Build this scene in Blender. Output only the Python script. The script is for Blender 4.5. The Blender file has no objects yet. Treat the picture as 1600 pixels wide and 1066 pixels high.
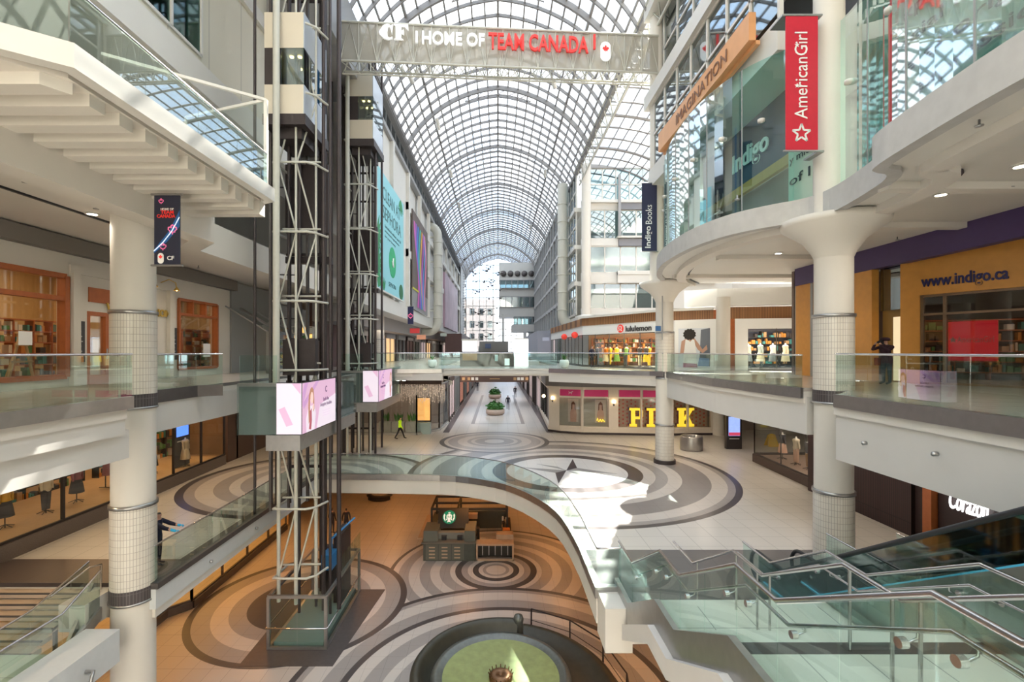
import bpy, bmesh, math, random
from mathutils import Vector, Matrix
random.seed(7)
C = bpy.context.scene.collection
PI = math.pi
# ------------------------------------------------------------------ camera, world, sun, exposure
F = 745.0; HX = 778.0; HY = 549.0; EYE = 12.5
cam_d = bpy.data.cameras.new('camera'); cam = bpy.data.objects.new('camera', cam_d); C.objects.link(cam)
cam.location = (0, 0, EYE); cam.rotation_euler = (PI/2, 0, 0)
cam_d.sensor_fit = 'HORIZONTAL'; cam_d.sensor_width = 36; cam_d.lens = F/1600*36
cam_d.shift_x = (800-HX)/1600; cam_d.shift_y = (HY-533)/1600
cam_d.clip_start = .1; cam_d.clip_end = 1000
sc = bpy.context.scene; sc.camera = cam
sc.view_settings.view_transform = 'Standard'; sc.view_settings.look = 'None'
sc.view_settings.gamma = 1; sc.view_settings.use_curve_mapping = False
sc.view_settings.exposure = 0.80
try:
    sc.cycles.transparent_max_bounces = 24; sc.cycles.max_bounces = 8; sc.cycles.diffuse_bounces = 4
    sc.cycles.glossy_bounces = 3; sc.cycles.sample_clamp_indirect = 6.0
    sc.cycles.caustics_reflective = False; sc.cycles.caustics_refractive = False
except Exception: pass
world = bpy.data.worlds.new('world'); sc.world = world; world.use_nodes = True
wn = world.node_tree; wn.nodes.clear()
wo = wn.nodes.new('ShaderNodeOutputWorld'); wb = wn.nodes.new('ShaderNodeBackground')
wt = wn.nodes.new('ShaderNodeTexCoord'); wns = wn.nodes.new('ShaderNodeTexNoise'); wr = wn.nodes.new('ShaderNodeValToRGB')
wns.inputs['Scale'].default_value = 3.0; wns.inputs['Detail'].default_value = 3
wr.color_ramp.elements[0].color = (.62, .78, 1, 1); wr.color_ramp.elements[1].color = (1, .98, .95, 1)
wr.color_ramp.elements[0].position = .42; wr.color_ramp.elements[1].position = .56
wn.links.new(wt.outputs['Generated'], wns.inputs['Vector']); wn.links.new(wns.outputs['Fac'], wr.inputs['Fac'])
wn.links.new(wr.outputs['Color'], wb.inputs['Color']); wb.inputs['Strength'].default_value = 2.2
wn.links.new(wb.outputs['Background'], wo.inputs['Surface'])
sun_d = bpy.data.lights.new('sun', 'SUN'); sun = bpy.data.objects.new('sun', sun_d); C.objects.link(sun)
SUN_DIR = Vector((.40, 1, 1.30)).normalized()      # towards the sun: up the hall, over the cross hall roof
sun.rotation_euler = SUN_DIR.to_track_quat('Z', 'Y').to_euler()
sun_d.energy = 22; sun_d.angle = .012; sun_d.color = (1, .93, .82)

# ------------------------------------------------------------------ levels
L0, L1, L2, L3, L4, L5 = 0.0, 5.5, 11.25, 17.4, 23.4, 28.6
def P(px, py, z):                       # where the sight line through a spot of the photo meets height z
    Y = F*(EYE-z)/(py-HY); return Vector(((px-HX)*Y/F, Y, z))
def Q(px, py, Y):                       # ... or depth Y
    return Vector(((px-HX)*Y/F, Y, EYE-(py-HY)*Y/F))

# ------------------------------------------------------------------ materials
MATS = {}
def mat(name, col, rough=.6, metal=0, emit=0, ecol=None, var=0.0, scale=6, spec=None, bump=0):
    if name in MATS: return MATS[name]
    m = bpy.data.materials.new(name); m.use_nodes = True; nt = m.node_tree; b = nt.nodes['Principled BSDF']
    b.inputs['Base Color'].default_value = (*col, 1); b.inputs['Roughness'].default_value = rough
    b.inputs['Metallic'].default_value = metal
    if spec is not None: b.inputs['Specular IOR Level'].default_value = spec
    if emit:
        b.inputs['Emission Color'].default_value = (*(ecol or col), 1); b.inputs['Emission Strength'].default_value = emit
    if var or bump:
        g = nt.nodes.new('ShaderNodeNewGeometry'); n = nt.nodes.new('ShaderNodeTexNoise'); n.inputs['Scale'].default_value = scale
        n.inputs['Detail'].default_value = 4
        nt.links.new(g.outputs['Position'], n.inputs['Vector'])
        if var:
            mx = nt.nodes.new('ShaderNodeMixRGB'); mx.inputs['Color1'].default_value = (*[c*(1-var) for c in col], 1)
            mx.inputs['Color2'].default_value = (*[min(1, c*(1+var)) for c in col], 1)
            nt.links.new(n.outputs['Fac'], mx.inputs['Fac']); nt.links.new(mx.outputs['Color'], b.inputs['Base Color'])
        if bump:
            bp = nt.nodes.new('ShaderNodeBump'); bp.inputs['Strength'].default_value = bump; bp.inputs['Distance'].default_value = .02
            nt.links.new(n.outputs['Fac'], bp.inputs['Height']); nt.links.new(bp.outputs['Normal'], b.inputs['Normal'])
    MATS[name] = m; return m
def glass(name, tint, refl=.08, rough=.02, grad=.5):
    if name in MATS: return MATS[name]
    m = bpy.data.materials.new(name); m.use_nodes = True; nt = m.node_tree; nt.nodes.clear()
    o = nt.nodes.new('ShaderNodeOutputMaterial'); t = nt.nodes.new('ShaderNodeBsdfTransparent'); g = nt.nodes.new('ShaderNodeBsdfGlossy')
    mx = nt.nodes.new('ShaderNodeMixShader'); lw = nt.nodes.new('ShaderNodeLayerWeight'); ma = nt.nodes.new('ShaderNodeMath')
    ma.operation = 'MULTIPLY_ADD'; ma.inputs[1].default_value = grad; ma.inputs[2].default_value = refl; ma.use_clamp = True
    lw.inputs['Blend'].default_value = .25
    t.inputs['Color'].default_value = (*tint, 1); g.inputs['Roughness'].default_value = rough; g.inputs['Color'].default_value = (.9, .97, 1, 1)
    nt.links.new(lw.outputs['Fresnel'], ma.inputs[0]); nt.links.new(ma.outputs[0], mx.inputs['Fac'])
    nt.links.new(t.outputs[0], mx.inputs[1]); nt.links.new(g.outputs[0], mx.inputs[2]); nt.links.new(mx.outputs[0], o.inputs['Surface'])
    MATS[name] = m; return m
def perforated(name, col, a):
    m = bpy.data.materials.new(name); m.use_nodes = True; nt = m.node_tree; nt.nodes.clear()
    o = nt.nodes.new('ShaderNodeOutputMaterial'); t = nt.nodes.new('ShaderNodeBsdfTransparent'); g = nt.nodes.new('ShaderNodeBsdfDiffuse'); mx = nt.nodes.new('ShaderNodeMixShader')
    g.inputs['Color'].default_value = (*col, 1); mx.inputs['Fac'].default_value = a
    nt.links.new(t.outputs[0], mx.inputs[1]); nt.links.new(g.outputs[0], mx.inputs[2]); nt.links.new(mx.outputs[0], o.inputs['Surface']); MATS[name] = m; return m
def bricked(name, c1, c2, mortar, bw, rh, mode='XY', msize=.02, rough=.5, offset=0, metal=0, var=.1):
    """tiles / slats / planks laid by world position; mode picks the plane"""
    if name in MATS: return MATS[name]
    m = bpy.data.materials.new(name); m.use_nodes = True; nt = m.node_tree; b = nt.nodes['Principled BSDF']
    g = nt.nodes.new('ShaderNodeNewGeometry') if mode != 'CYL' else nt.nodes.new('ShaderNodeTexCoord')
    sx = nt.nodes.new('ShaderNodeSeparateXYZ'); cx = nt.nodes.new('ShaderNodeCombineXYZ')
    nt.links.new(g.outputs['Position' if mode != 'CYL' else 'Object'], sx.inputs[0])
    br = nt.nodes.new('ShaderNodeTexBrick')
    if mode == 'CYL':
        at = nt.nodes.new('ShaderNodeMath'); at.operation = 'ARCTAN2'; ml = nt.nodes.new('ShaderNodeMath'); ml.operation = 'MULTIPLY'; ml.inputs[1].default_value = .56
        nt.links.new(sx.outputs[1], at.inputs[0]); nt.links.new(sx.outputs[0], at.inputs[1]); nt.links.new(at.outputs[0], ml.inputs[0])
        nt.links.new(ml.outputs[0], cx.inputs[0]); nt.links.new(sx.outputs[2], cx.inputs[1])
    else:
        a, c = {'XY': (0, 1), 'YX': (1, 0), 'XZ': (0, 2), 'YZ': (1, 2), 'ZY': (2, 1), 'ZX': (2, 0)}[mode]
        nt.links.new(sx.outputs[a], cx.inputs[0]); nt.links.new(sx.outputs[c], cx.inputs[1])
    nt.links.new(cx.outputs[0], br.inputs['Vector'])
    br.inputs['Color1'].default_value = (*c1, 1); br.inputs['Color2'].default_value = (*c2, 1); br.inputs['Mortar'].default_value = (*mortar, 1)
    br.inputs['Scale'].default_value = 1; br.inputs['Brick Width'].default_value = bw; br.inputs['Row Height'].default_value = rh
    br.inputs['Mortar Size'].default_value = msize; br.inputs['Mortar Smooth'].default_value = .1; br.offset = offset; br.squash = 1
    nt.links.new(br.outputs['Color'], b.inputs['Base Color']); b.inputs['Roughness'].default_value = rough; b.inputs['Metallic'].default_value = metal
    MATS[name] = m; return m

WHITE = mat('off_white_paint', (.70, .68, .63), .55, var=.05, scale=.7)
PLAST = mat('warm_plaster', (.72, .68, .61), .7, var=.06, scale=.5)
CONC = mat('grey_concrete', (.50, .49, .47), .8, var=.15, scale=3, bump=.1)
SOFFIT = mat('soffit_paint', (.72, .68, .62), .7, var=.04, scale=.6)
STEEL = mat('brushed_steel', (.42, .41, .40), .33, .9, var=.12, scale=5)
DSTEEL = mat('dark_steel', (.12, .105, .10), .5, .5, var=.15, scale=5)
CHROME = mat('chrome_rail', (.62, .60, .60), .22, 1)
BROWN = mat('dark_brown_paint', (.055, .042, .042), .45, .2, var=.2)
CREAM = mat('cream_steel_paint', (.58, .57, .50), .4, var=.06)
BLACK = mat('black_rubber', (.02, .02, .022), .45)
GREYF = mat('grey_frame', (.34, .34, .34), .5, .2)
ORANGE = mat('honey_wood', (.66, .31, .065), .45, var=.12, scale=4)
ORANGE_LIP = mat('orange_panel_paint', (.72, .36, .16), .45, var=.08, scale=3)
PURPLE = mat('purple_paint', (.075, .045, .14), .5, var=.1)
REDW = mat('reddish_wood', (.42, .12, .035), .4, var=.2, scale=5)
NAVY = mat('navy_paint', (.022, .026, .07), .6)
CREAMW = mat('cream_wood_paint', (.78, .70, .60), .45, var=.04)
PINK = mat('hot_pink', (.75, .04, .22), .5)
RED = mat('banner_red', (.62, .02, .045), .6, var=.08)
LRED = mat('sign_red', (.80, .05, .04), .4, emit=.15, ecol=(1, .1, .05))
LWHITE = mat('sign_white', (.9, .9, .88), .4)
GOLD = mat('brass_letters', (.75, .50, .12), .35, .6)
GREEN = mat('leaf_green', (.06, .20, .04), .6, var=.5, scale=20)
TERRA = mat('planter_terracotta_grey', (.62, .50, .43), .7, var=.1)
G_RAIL = glass('rail_glass', (.86, .945, .915), .02, .01, .24)
G_VAULT = glass('vault_glass', (.93, .97, 1.0), .02, .05, .35)
G_SHOP = glass('shop_glass', (.93, .94, .92), .06, .02, .5)
G_TEAL = glass('teal_curtain_glass', (.50, .82, .78), .12, .03, .5)
G_WIN = glass('office_glass', (.45, .58, .60), .28, .03, .7)
G_DEEP = glass('deep_green_glass', (.30, .46, .42), .06, .04, .18)
LAMP = mat('lamp_diffuser', (1, .95, .85), .5, emit=9, ecol=(1, .93, .8))
WARMLAMP = mat('warm_bulb', (1, .75, .35), .5, emit=14, ecol=(1, .62, .22))
SKIN = mat('skin', (.55, .32, .23), .6)
DARKCLOTH = mat('dark_clothing', (.02, .02, .03), .85, var=.3, scale=20)
TILEC = bricked('column_tile', (.74, .70, .62), (.70, .65, .57), (.42, .37, .33), .075, .2, 'CYL', .006, .3)
TILED = bricked('column_dark_tile', (.075, .06, .06), (.06, .05, .05), (.14, .12, .12), .075, .3, 'CYL', .008, .4)

# ------------------------------------------------------------------ floor patterns
def floor_mat(name, base1, base2, mortar, tile, circles, bands, rough=.28):
    m = bpy.data.materials.new(name); m.use_nodes = True; nt = m.node_tree; b = nt.nodes['Principled BSDF']
    g = nt.nodes.new('ShaderNodeNewGeometry'); N = nt.nodes; K = nt.links
    br = N.new('ShaderNodeTexBrick'); K.new(g.outputs['Position'], br.inputs['Vector']); br.offset = 0
    br.inputs['Scale'].default_value = 1; br.inputs['Brick Width'].default_value = tile; br.inputs['Row Height'].default_value = tile
    br.inputs['Mortar Size'].default_value = .006; br.inputs['Color1'].default_value = (*base1, 1); br.inputs['Color2'].default_value = (*base2, 1)
    br.inputs['Mortar'].default_value = (*mortar, 1); br.inputs['Mortar Smooth'].default_value = .1
    cur = br.outputs['Color']
    xy = N.new('ShaderNodeSeparateXYZ'); K.new(g.outputs['Position'], xy.inputs[0])
    def M(op, a, c, clamp=False):
        n = N.new('ShaderNodeMath'); n.operation = op; n.use_clamp = clamp
        for i, v in enumerate((a, c)):
            if v is None: continue
            if isinstance(v, (int, float)): n.inputs[i].default_value = v
            else: K.new(v, n.inputs[i])
        return n.outputs[0]
    def over(fac, col):
        nonlocal cur
        mx = N.new('ShaderNodeMixRGB'); K.new(fac, mx.inputs['Fac']); K.new(cur, mx.inputs['Color1'])
        if isinstance(col, tuple): mx.inputs['Color2'].default_value = (*col, 1)
        else: K.new(col, mx.inputs['Color2'])
        cur = mx.outputs['Color']
    for (cx, cy, R, rings) in circles:
        dx = M('SUBTRACT', xy.outputs[0], cx); dy = M('SUBTRACT', xy.outputs[1], cy)
        d = M('SQRT', M('ADD', M('MULTIPLY', dx, dx), M('MULTIPLY', dy, dy)), None)
        rp = N.new('ShaderNodeValToRGB'); rp.color_ramp.interpolation = 'CONSTANT'
        K.new(M('DIVIDE', d, R), rp.inputs['Fac']); el = rp.color_ramp.elements
        el[0].position = 0; el[0].color = (*rings[0][1], 1); el.remove(el[1])
        for (r, c) in rings[1:]:
            e = el.new(r/R); e.color = (*c, 1)
        over(M('LESS_THAN', d, R), rp.outputs['Color'])
    for (x0, x1, y0, y1, col) in bands:
        f = M('MULTIPLY', M('MULTIPLY', M('GREATER_THAN', xy.outputs[0], x0), M('LESS_THAN', xy.outputs[0], x1)),
              M('MULTIPLY', M('GREATER_THAN', xy.outputs[1], y0), M('LESS_THAN', xy.outputs[1], y1)))
        over(f, col)
    # grout darkening carried over the coloured rings
    mm = N.new('ShaderNodeMixRGB'); mm.blend_type = 'MULTIPLY'; mm.inputs['Fac'].default_value = .35
    K.new(cur, mm.inputs['Color1']); iv = M('SUBTRACT', 1, br.outputs['Fac']); cc = N.new('ShaderNodeCombineXYZ')
    for i in range(3): K.new(iv, cc.inputs[i])
    K.new(cc.outputs[0], mm.inputs['Color2']); K.new(mm.outputs['Color'], b.inputs['Base Color'])
    b.inputs['Roughness'].default_value = rough
    MATS[name] = m; return m
DK, GR, MG, LT, WH = (.075, .065, .065), (.33, .30, .28), (.25, .225, .21), (.56, .51, .46), (.66, .63, .59)
rA = [(0, WH), (.75, GR), (1.5, LT), (1.8, GR), (2.1, LT), (2.85, GR), (3.57, LT), (3.87, DK)]
rB = [(0, WH), (3.46, DK), (4.3, LT), (4.95, GR), (5.6, LT), (6.3, MG), (7.75, LT), (8.5, GR), (8.85, DK)]
rF = [(0, LT), (1.2, GR), (2.2, LT), (3.0, GR), (3.6, LT), (4.1, GR), (4.8, LT), (5.6, GR), (6.05, DK)]
rC = [(0, DK), (2.5, GR), (3.25, LT), (4.0, GR), (4.75, DK)]
rD = [(0, LT), (.55, GR), (.75, LT), (.98, DK), (1.31, LT), (1.6, GR), (1.95, DK), (2.3, LT), (2.6, GR), (3.2, LT), (3.7, GR), (4.3, LT), (4.9, GR), (5.5, LT), (5.85, DK)]
rE = [(0, LT), (3.6, GR), (4.3, LT), (4.7, GR), (5.4, LT), (6.0, DK), (6.28, GR), (6.95, LT), (7.7, GR), (7.95, DK)]
FL1 = floor_mat('level_one_tile', (.60, .565, .52), (.575, .54, .495), (.30, .28, .26), .9,
    [(-10.1, 26.3, 6.43, rF), (4.0, 27.9, 9.2, rB), (-.27, 37.1, 4.25, rA)],
    [(3.0, 40, 10, 16.8, (.13, .12, .12)), (-40, -10.2, 10, 16.05, (.10, .075, .07)), (-2.6, -2.25, 46, 76, (.16, .14, .14)), (2.25, 2.6, 46, 76, (.16, .14, .14)),
     (-2.6, 2.6, 45.8, 46.1, (.16, .14, .14)), (-4.75, -4.2, 41, 140, (.12, .1, .1)), (4.2, 4.75, 41, 140, (.12, .1, .1))])
FL0 = floor_mat('lower_level_tile', (.50, .45, .40), (.475, .425, .375), (.30, .26, .23), .75,
    [(-.11, 27.25, 6.07, rD), (.24, 17.0, 8.22, rE), (-9.7, 23.8, 5.07, rC)], [], .35)
FL2 = floor_mat('upper_level_tile', (.52, .47, .42), (.50, .45, .40), (.3, .28, .26), .9, [], [], .22)
STEPM = mat('stair_stone', (.74, .74, .64), .5, var=.06, scale=2)
STEPW = mat('warm_stair_stone', (.58, .45, .34), .5, var=.08, scale=2)

# ------------------------------------------------------------------ mesh collector
class MB:
    def __init__(s): s.v = []; s.f = []; s.m = []; s.mi = 0; s.sm = []
    def add(s, vs, fs, smooth=False):
        o = len(s.v); s.v += [tuple(v) for v in vs]
        for f in fs: s.f.append([i+o for i in f]); s.m.append(s.mi); s.sm.append(smooth)
        return s
    def box(s, x0, x1, y0, y1, z0, z1):
        return s.add([(x, y, z) for z in (z0, z1) for y in (y0, y1) for x in (x0, x1)],
              [(0, 2, 3, 1), (4, 5, 7, 6), (0, 1, 5, 4), (2, 6, 7, 3), (0, 4, 6, 2), (1, 3, 7, 5)])
    def obox(s, o, u, v, w):              # corner o and three edge vectors
        o, u, v, w = map(Vector, (o, u, v, w))
        return s.add([o, o+u, o+v, o+u+v, o+w, o+u+w, o+v+w, o+u+v+w], [(0, 2, 3, 1), (4, 5, 7, 6), (0, 1, 5, 4), (2, 6, 7, 3), (0, 4, 6, 2), (1, 3, 7, 5)])
    def bar(s, a, b, w, h=None, up=(0, 0, 1)):   # rectangular bar from a to b
        a, b = Vector(a), Vector(b); d = (b-a)
        if d.length < 1e-6: return s
        d.normalize(); up = Vector(up); sd = d.cross(up)
        if sd.length < 1e-3: sd = d.cross(Vector((0, 1, 0)))
        sd.normalize(); u2 = sd.cross(d); h = h or w
        return s.obox(a-sd*w/2-u2*h/2, b-a, sd*w, u2*h)
    def tube(s, pts, r, n=8, caps=True, closed=False):
        pts = [Vector(p) for p in pts]; m = len(pts); rings = []
        rr = r if isinstance(r, (list, tuple)) else [r]*m
        prev = None
        for i, p in enumerate(pts):
            if closed: t = pts[(i+1) % m]-pts[i-1]
            elif i == 0: t = pts[1]-p
            elif i == m-1: t = p-pts[i-1]
            else: t = (pts[i+1]-p).normalized()+(p-pts[i-1]).normalized()
            t.normalize()
            if prev is None:
                a = t.cross(Vector((0, 0, 1)))
                if a.length < .05: a = t.cross(Vector((0, 1, 0)))
            else: a = prev-t*prev.dot(t)
            a.normalize(); prev = a; b = t.cross(a)
            k = rr[i]
            if 0 < i < m-1 and not closed:
                c = (pts[i+1]-p).normalized().dot((p-pts[i-1]).normalized()); c = max(.3, math.sqrt(max(0, (1+c)/2)))
            else: c = 1
            rings.append([p+(a*math.cos(2*PI*j/n)+b*math.sin(2*PI*j/n))*k/ (c if c > .6 else 1) for j in range(n)])
        vs = [v for q in rings for v in q]; fs = []
        for i in range(m if closed else m-1):
            for j in range(n):
                k = (i+1) % m; fs.append((i*n+j, i*n+(j+1) % n, k*n+(j+1) % n, k*n+j))
        s.add(vs, fs, True)
        if caps and not closed:
            s.add(rings[0], [tuple(range(n))[::-1]]); s.add(rings[-1], [tuple(range(n))])
        return s
    def lathe(s, prof, c=(0, 0, 0), n=24, a0=0, a1=2*PI, smooth=True):   # prof: (r, z)
        full = abs(a1-a0-2*PI) < 1e-6; k = n if full else n+1; vs = []; fs = []
        for (r, z) in prof:
            for j in range(k):
                a = a0+(a1-a0)*j/n; vs.append((c[0]+r*math.cos(a), c[1]+r*math.sin(a), c[2]+z))
        for i in range(len(prof)-1):
            for j in range(n):
                j2 = (j+1) % k; fs.append((i*k+j, i*k+j2, (i+1)*k+j2, (i+1)*k+j))
        return s.add(vs, fs, smooth)
    def cyl(s, x, y, z0, z1, r, n=24, r2=None):
        r2 = r if r2 is None else r2
        s.lathe([(r, z0), (r2, z1)], (x, y, 0), n); 
        s.add([(x+r*math.cos(2*PI*j/n), y+r*math.sin(2*PI*j/n), z0) for j in range(n)], [tuple(range(n))[::-1]])
        return s.add([(x+r2*math.cos(2*PI*j/n), y+r2*math.sin(2*PI*j/n), z1) for j in range(n)], [tuple(range(n))])
    def prism(s, poly, z0, z1):           # plan polygon, may be concave (n-gon)
        a = sum(poly[i][0]*poly[(i+1) % len(poly)][1]-poly[(i+1) % len(poly)][0]*poly[i][1] for i in range(len(poly)))
        if a < 0: poly = poly[::-1]
        n = len(poly); vs = [(p[0], p[1], z0) for p in poly]+[(p[0], p[1], z1) for p in poly]
        return s.add(vs, [tuple(range(n))[::-1], tuple(range(n, 2*n))]+[(i, (i+1) % n, n+(i+1) % n, n+i) for i in range(n)])
    def plate(s, o, u, v, poly, th):      # flat outline in the (u, v) frame at o, thickness th along u x v
        o, u, v = map(Vector, (o, u, v)); w = u.cross(v).normalized()*th
        a = sum(poly[i][0]*poly[(i+1) % len(poly)][1]-poly[(i+1) % len(poly)][0]*poly[i][1] for i in range(len(poly)))
        if a < 0: poly = poly[::-1]
        n = len(poly); b = [o+u*p[0]+v*p[1] for p in poly]
        return s.add(b+[p+w for p in b], [tuple(range(n))[::-1], tuple(range(n, 2*n))]+[(i, (i+1) % n, n+(i+1) % n, n+i) for i in range(n)])
    def sweep(s, path, prof, closed=False):   # prof (offset to the right of travel, z); path (x, y[, z])
        n = len(path); k = len(prof); vs = []; fs = []
        for i in range(n):
            p = Vector(path[i][:2]); z = path[i][2] if len(path[i]) > 2 else 0
            pa = Vector(path[i-1][:2]) if (i > 0 or closed) else None
            pb = Vector(path[(i+1) % n][:2]) if (i < n-1 or closed) else None
            d1 = (p-pa).normalized() if pa is not None and (p-pa).length > 1e-6 else None
            d2 = (pb-p).normalized() if pb is not None and (pb-p).length > 1e-6 else None
            if d1 is None: d1 = d2
            if d2 is None: d2 = d1
            n1 = Vector((d1.y, -d1.x)); n2 = Vector((d2.y, -d2.x)); nm = (n1+n2)
            nm = nm.normalized() if nm.length > 1e-6 else n1
            c = max(.35, nm.dot(n1))
            for (o, h) in prof: q = p+nm*o/c; vs.append((q.x, q.y, z+h))
        for i in range(n if closed else n-1):
            i2 = (i+1) % n
            for j in range(k):
                j2 = (j+1) % k; fs.append((i*k+j, i2*k+j, i2*k+j2, i*k+j2))
        if not closed: fs += [tuple(range(k)), tuple(range((n-1)*k, n*k))[::-1]]
        return s.add(vs, fs)
    def build(s, name, m, parent=None, bevel=0):
        if not s.v: return None
        me = bpy.data.meshes.new(name)
        if parent is not None: off = wloc(parent)
        else:
            xs, ys, zs = zip(*s.v); off = Vector(((min(xs)+max(xs))/2, (min(ys)+max(ys))/2, min(zs)))
        me.from_pydata([tuple(Vector(v)-off) for v in s.v], [], s.f)
        ms = m if isinstance(m, (list, tuple)) else [m]
        for q in ms: me.materials.append(q)
        me.polygons.foreach_set('material_index', s.m); me.polygons.foreach_set('use_smooth', s.sm)
        me.validate(); me.update()
        o = bpy.data.objects.new(name, me); C.objects.link(o)
        if parent is not None: o.parent = parent
        else: o.location = off
        if bevel:
            bv = o.modifiers.new('bevel', 'BEVEL'); bv.width = bevel; bv.segments = 2; bv.limit_method = 'ANGLE'
        return o
def wloc(o):
    v = Vector(o.location)
    while o.parent: o = o.parent; v += Vector(o.location)
    return v
def tag(o, label=None, cat=None, group=None, kind=None):
    if label: o['label'] = label
    if cat: o['category'] = cat
    if group: o['group'] = group
    if kind: o['kind'] = kind
    return o
def thing(name, label, cat, loc=(0, 0, 0), group=None):
    o = bpy.data.objects.new(name, None); C.objects.link(o); o.location = loc; o.empty_display_size = .3
    return tag(o, label, cat, group)
def struct(name, mb, m, parent=None, bevel=0):
    o = mb.build(name, m, parent, bevel)
    if parent is None: o['kind'] = 'structure'
    return o
def sroot(name, loc=(0, 0, 0)):
    o = bpy.data.objects.new(name, None); C.objects.link(o); o.location = loc; o['kind'] = 'structure'; return o
def kids(o): return [c for c in bpy.data.objects if c.parent == o]
def dup(root, loc=None, rotz=None, label=None, parent=None, mats=None):
    r = root.copy(); C.objects.link(r)
    if parent is not None: r.parent = parent
    if loc is not None: r.location = loc
    if rotz is not None: r.rotation_euler = (0, 0, rotz)
    if label: r['label'] = label
    for c in kids(root): dup(c, parent=r)
    return r
TXT = {}
def text_mb(body, o, u, v, width, height, th=.02, bold=False, shear=0, mb=None):
    """lettering laid into the (u, v) frame at o, fitted to width x height, as real solid letters"""
    cu = bpy.data.curves.new('t', 'FONT'); cu.body = body; cu.size = 1; cu.extrude = .01; cu.resolution_u = 3
    if bold: cu.offset = .018
    cu.shear = shear
    ob = bpy.data.objects.new('t', cu); C.objects.link(ob)
    dg = bpy.context.evaluated_depsgraph_get(); me = bpy.data.meshes.new_from_object(ob.evaluated_get(dg))
    vs = [Vector(q.co) for q in me.vertices]; fs = [tuple(p.vertices) for p in me.polygons]
    bpy.data.objects.remove(ob); bpy.data.curves.remove(cu); bpy.data.meshes.remove(me)
    x0 = min(q.x for q in vs); x1 = max(q.x for q in vs); y0 = min(q.y for q in vs); y1 = max(q.y for q in vs); z0 = min(q.z for q in vs); z1 = max(q.z for q in vs)
    u = Vector(u).normalized(); v = Vector(v).normalized(); w = u.cross(v); o = Vector(o)
    mb = mb or MB()
    mb.add([o+u*((q.x-x0)/(x1-x0)*width)+v*((q.y-y0)/(y1-y0)*height)+w*((q.z-z0)/(z1-z0)*th) for q in vs], fs)
    return mb
def text(name, body, o, u, v, width, height, m, parent, th=.02, bold=False, shear=0):
    return text_mb(body, o, u, v, width, height, th, bold, shear).build(name, m, parent)
def circ(r, n=24, cx=0, cy=0, a0=0, sx=1): return [(cx+sx*r*math.cos(a0+2*PI*i/n), cy+r*math.sin(a0+2*PI*i/n)) for i in range(n)]
def spot(x, y, z, e, col=(1, .85, .65), ang=150, rad=.12, blend=.6):
    d = bpy.data.lights.new('downlight_bulb', 'SPOT'); d.energy = e; d.color = col; d.spot_size = math.radians(ang); d.spot_blend = blend; d.shadow_soft_size = rad
    o = bpy.data.objects.new('downlight_bulb', d); C.objects.link(o); o.location = (x, y, z); return o
def area(x, y, z, sx, sy, e, col=(1, .85, .65), rot=(0, 0, 0)):
    d = bpy.data.lights.new('area_light', 'AREA'); d.shape = 'RECTANGLE'; d.size = sx; d.size_y = sy; d.energy = e; d.color = col
    o = bpy.data.objects.new('area_light', d); C.objects.link(o); o.location = (x, y, z); o.rotation_euler = rot; return o
# ------------------------------------------------------------------ SETTING: floors
struct('floor', MB().box(-30, 30, -10, 62, -.3, 0), FL0)
L1POLY = [(-28, 14.4), (-10.35, 14.4), (-10.35, 27.3), (-6.76, 27.06), (-4.84, 26.95), (-2.72, 26.8), (-1.21, 26.2), (.24, 25.3),
          (1.12, 24.2), (1.9, 22.8), (2.55, 21.15), (2.85, 19.4), (2.98, 16.9), (2.97, 14.1), (3.65, 14.1), (3.65, 13.1), (10.6, 13.1), (10.6, 13.1), (28, 13.1), (28, 60), (16, 60), (16, 150), (-28, 150)]
struct('floor', MB().prism(L1POLY, 5.38, 5.5), FL1)
struct('ceiling', MB().prism([(x*1.0 if abs(x) > 9 else x, y) for x, y in L1POLY], 4.45, 5.37), SOFFIT)     # slab under level one
L2POLY = [(-28, -10), (-9.8, -10), (-9.8, 12.6), (-10.8, 13.5), (-10.8, 33.2), (-7, 33.3), (-4, 33.6), (-4, 34.6), (3.7, 34.6), (9.6, 30.2), (10.4, 29.2), (10.1, 25.5), (9.95, 22), (10.1, 19),
          (10.45, 16.3), (11.0, 16.3), (11.0, 15.0), (9.45, 13.42), (9.4, 8), (9.4, 5), (9.5, -10), (28, -10), (28, 42), (-28, 42)]
struct('floor', MB().prism(L2POLY, 11.13, 11.25), FL2)
struct('ceiling', MB().prism(L2POLY, 10.72, 11.12), SOFFIT)
g = MB().box(5.2, 28, 42, 60, 11.05, 11.25).box(5.2, 16, 60, 145, 11.05, 11.25).box(-28, -5.2, 42, 145, 11.05, 11.25); struct('floor', g, FL2)
g = MB().box(5.2, 28, 42, 60, 10.3, 11.04).box(5.2, 16, 60, 145, 10.3, 11.04).box(-28, -5.2, 42, 145, 10.3, 11.04); struct('ceiling', g, SOFFIT)
g = MB()
for y in (60, 86, 112): g.box(-5.2, 5.2, y, y+6, 10.4, 11.25)
struct('floor', g, WHITE)
m = MB().plate((0, 0, 5.5), (1, 0, 0), (0, 1, 0), [(4.02, 28), (4.84, 30.9), (4.75, 28.6)], .006).plate((0, 0, 5.5), (1, 0, 0), (0, 1, 0), [(4.02, 28), (3.2, 25.2), (3.3, 27.45)], .006)
struct('trim_50', m, mat('compass_black', (.05, .045, .05), .3))
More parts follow.
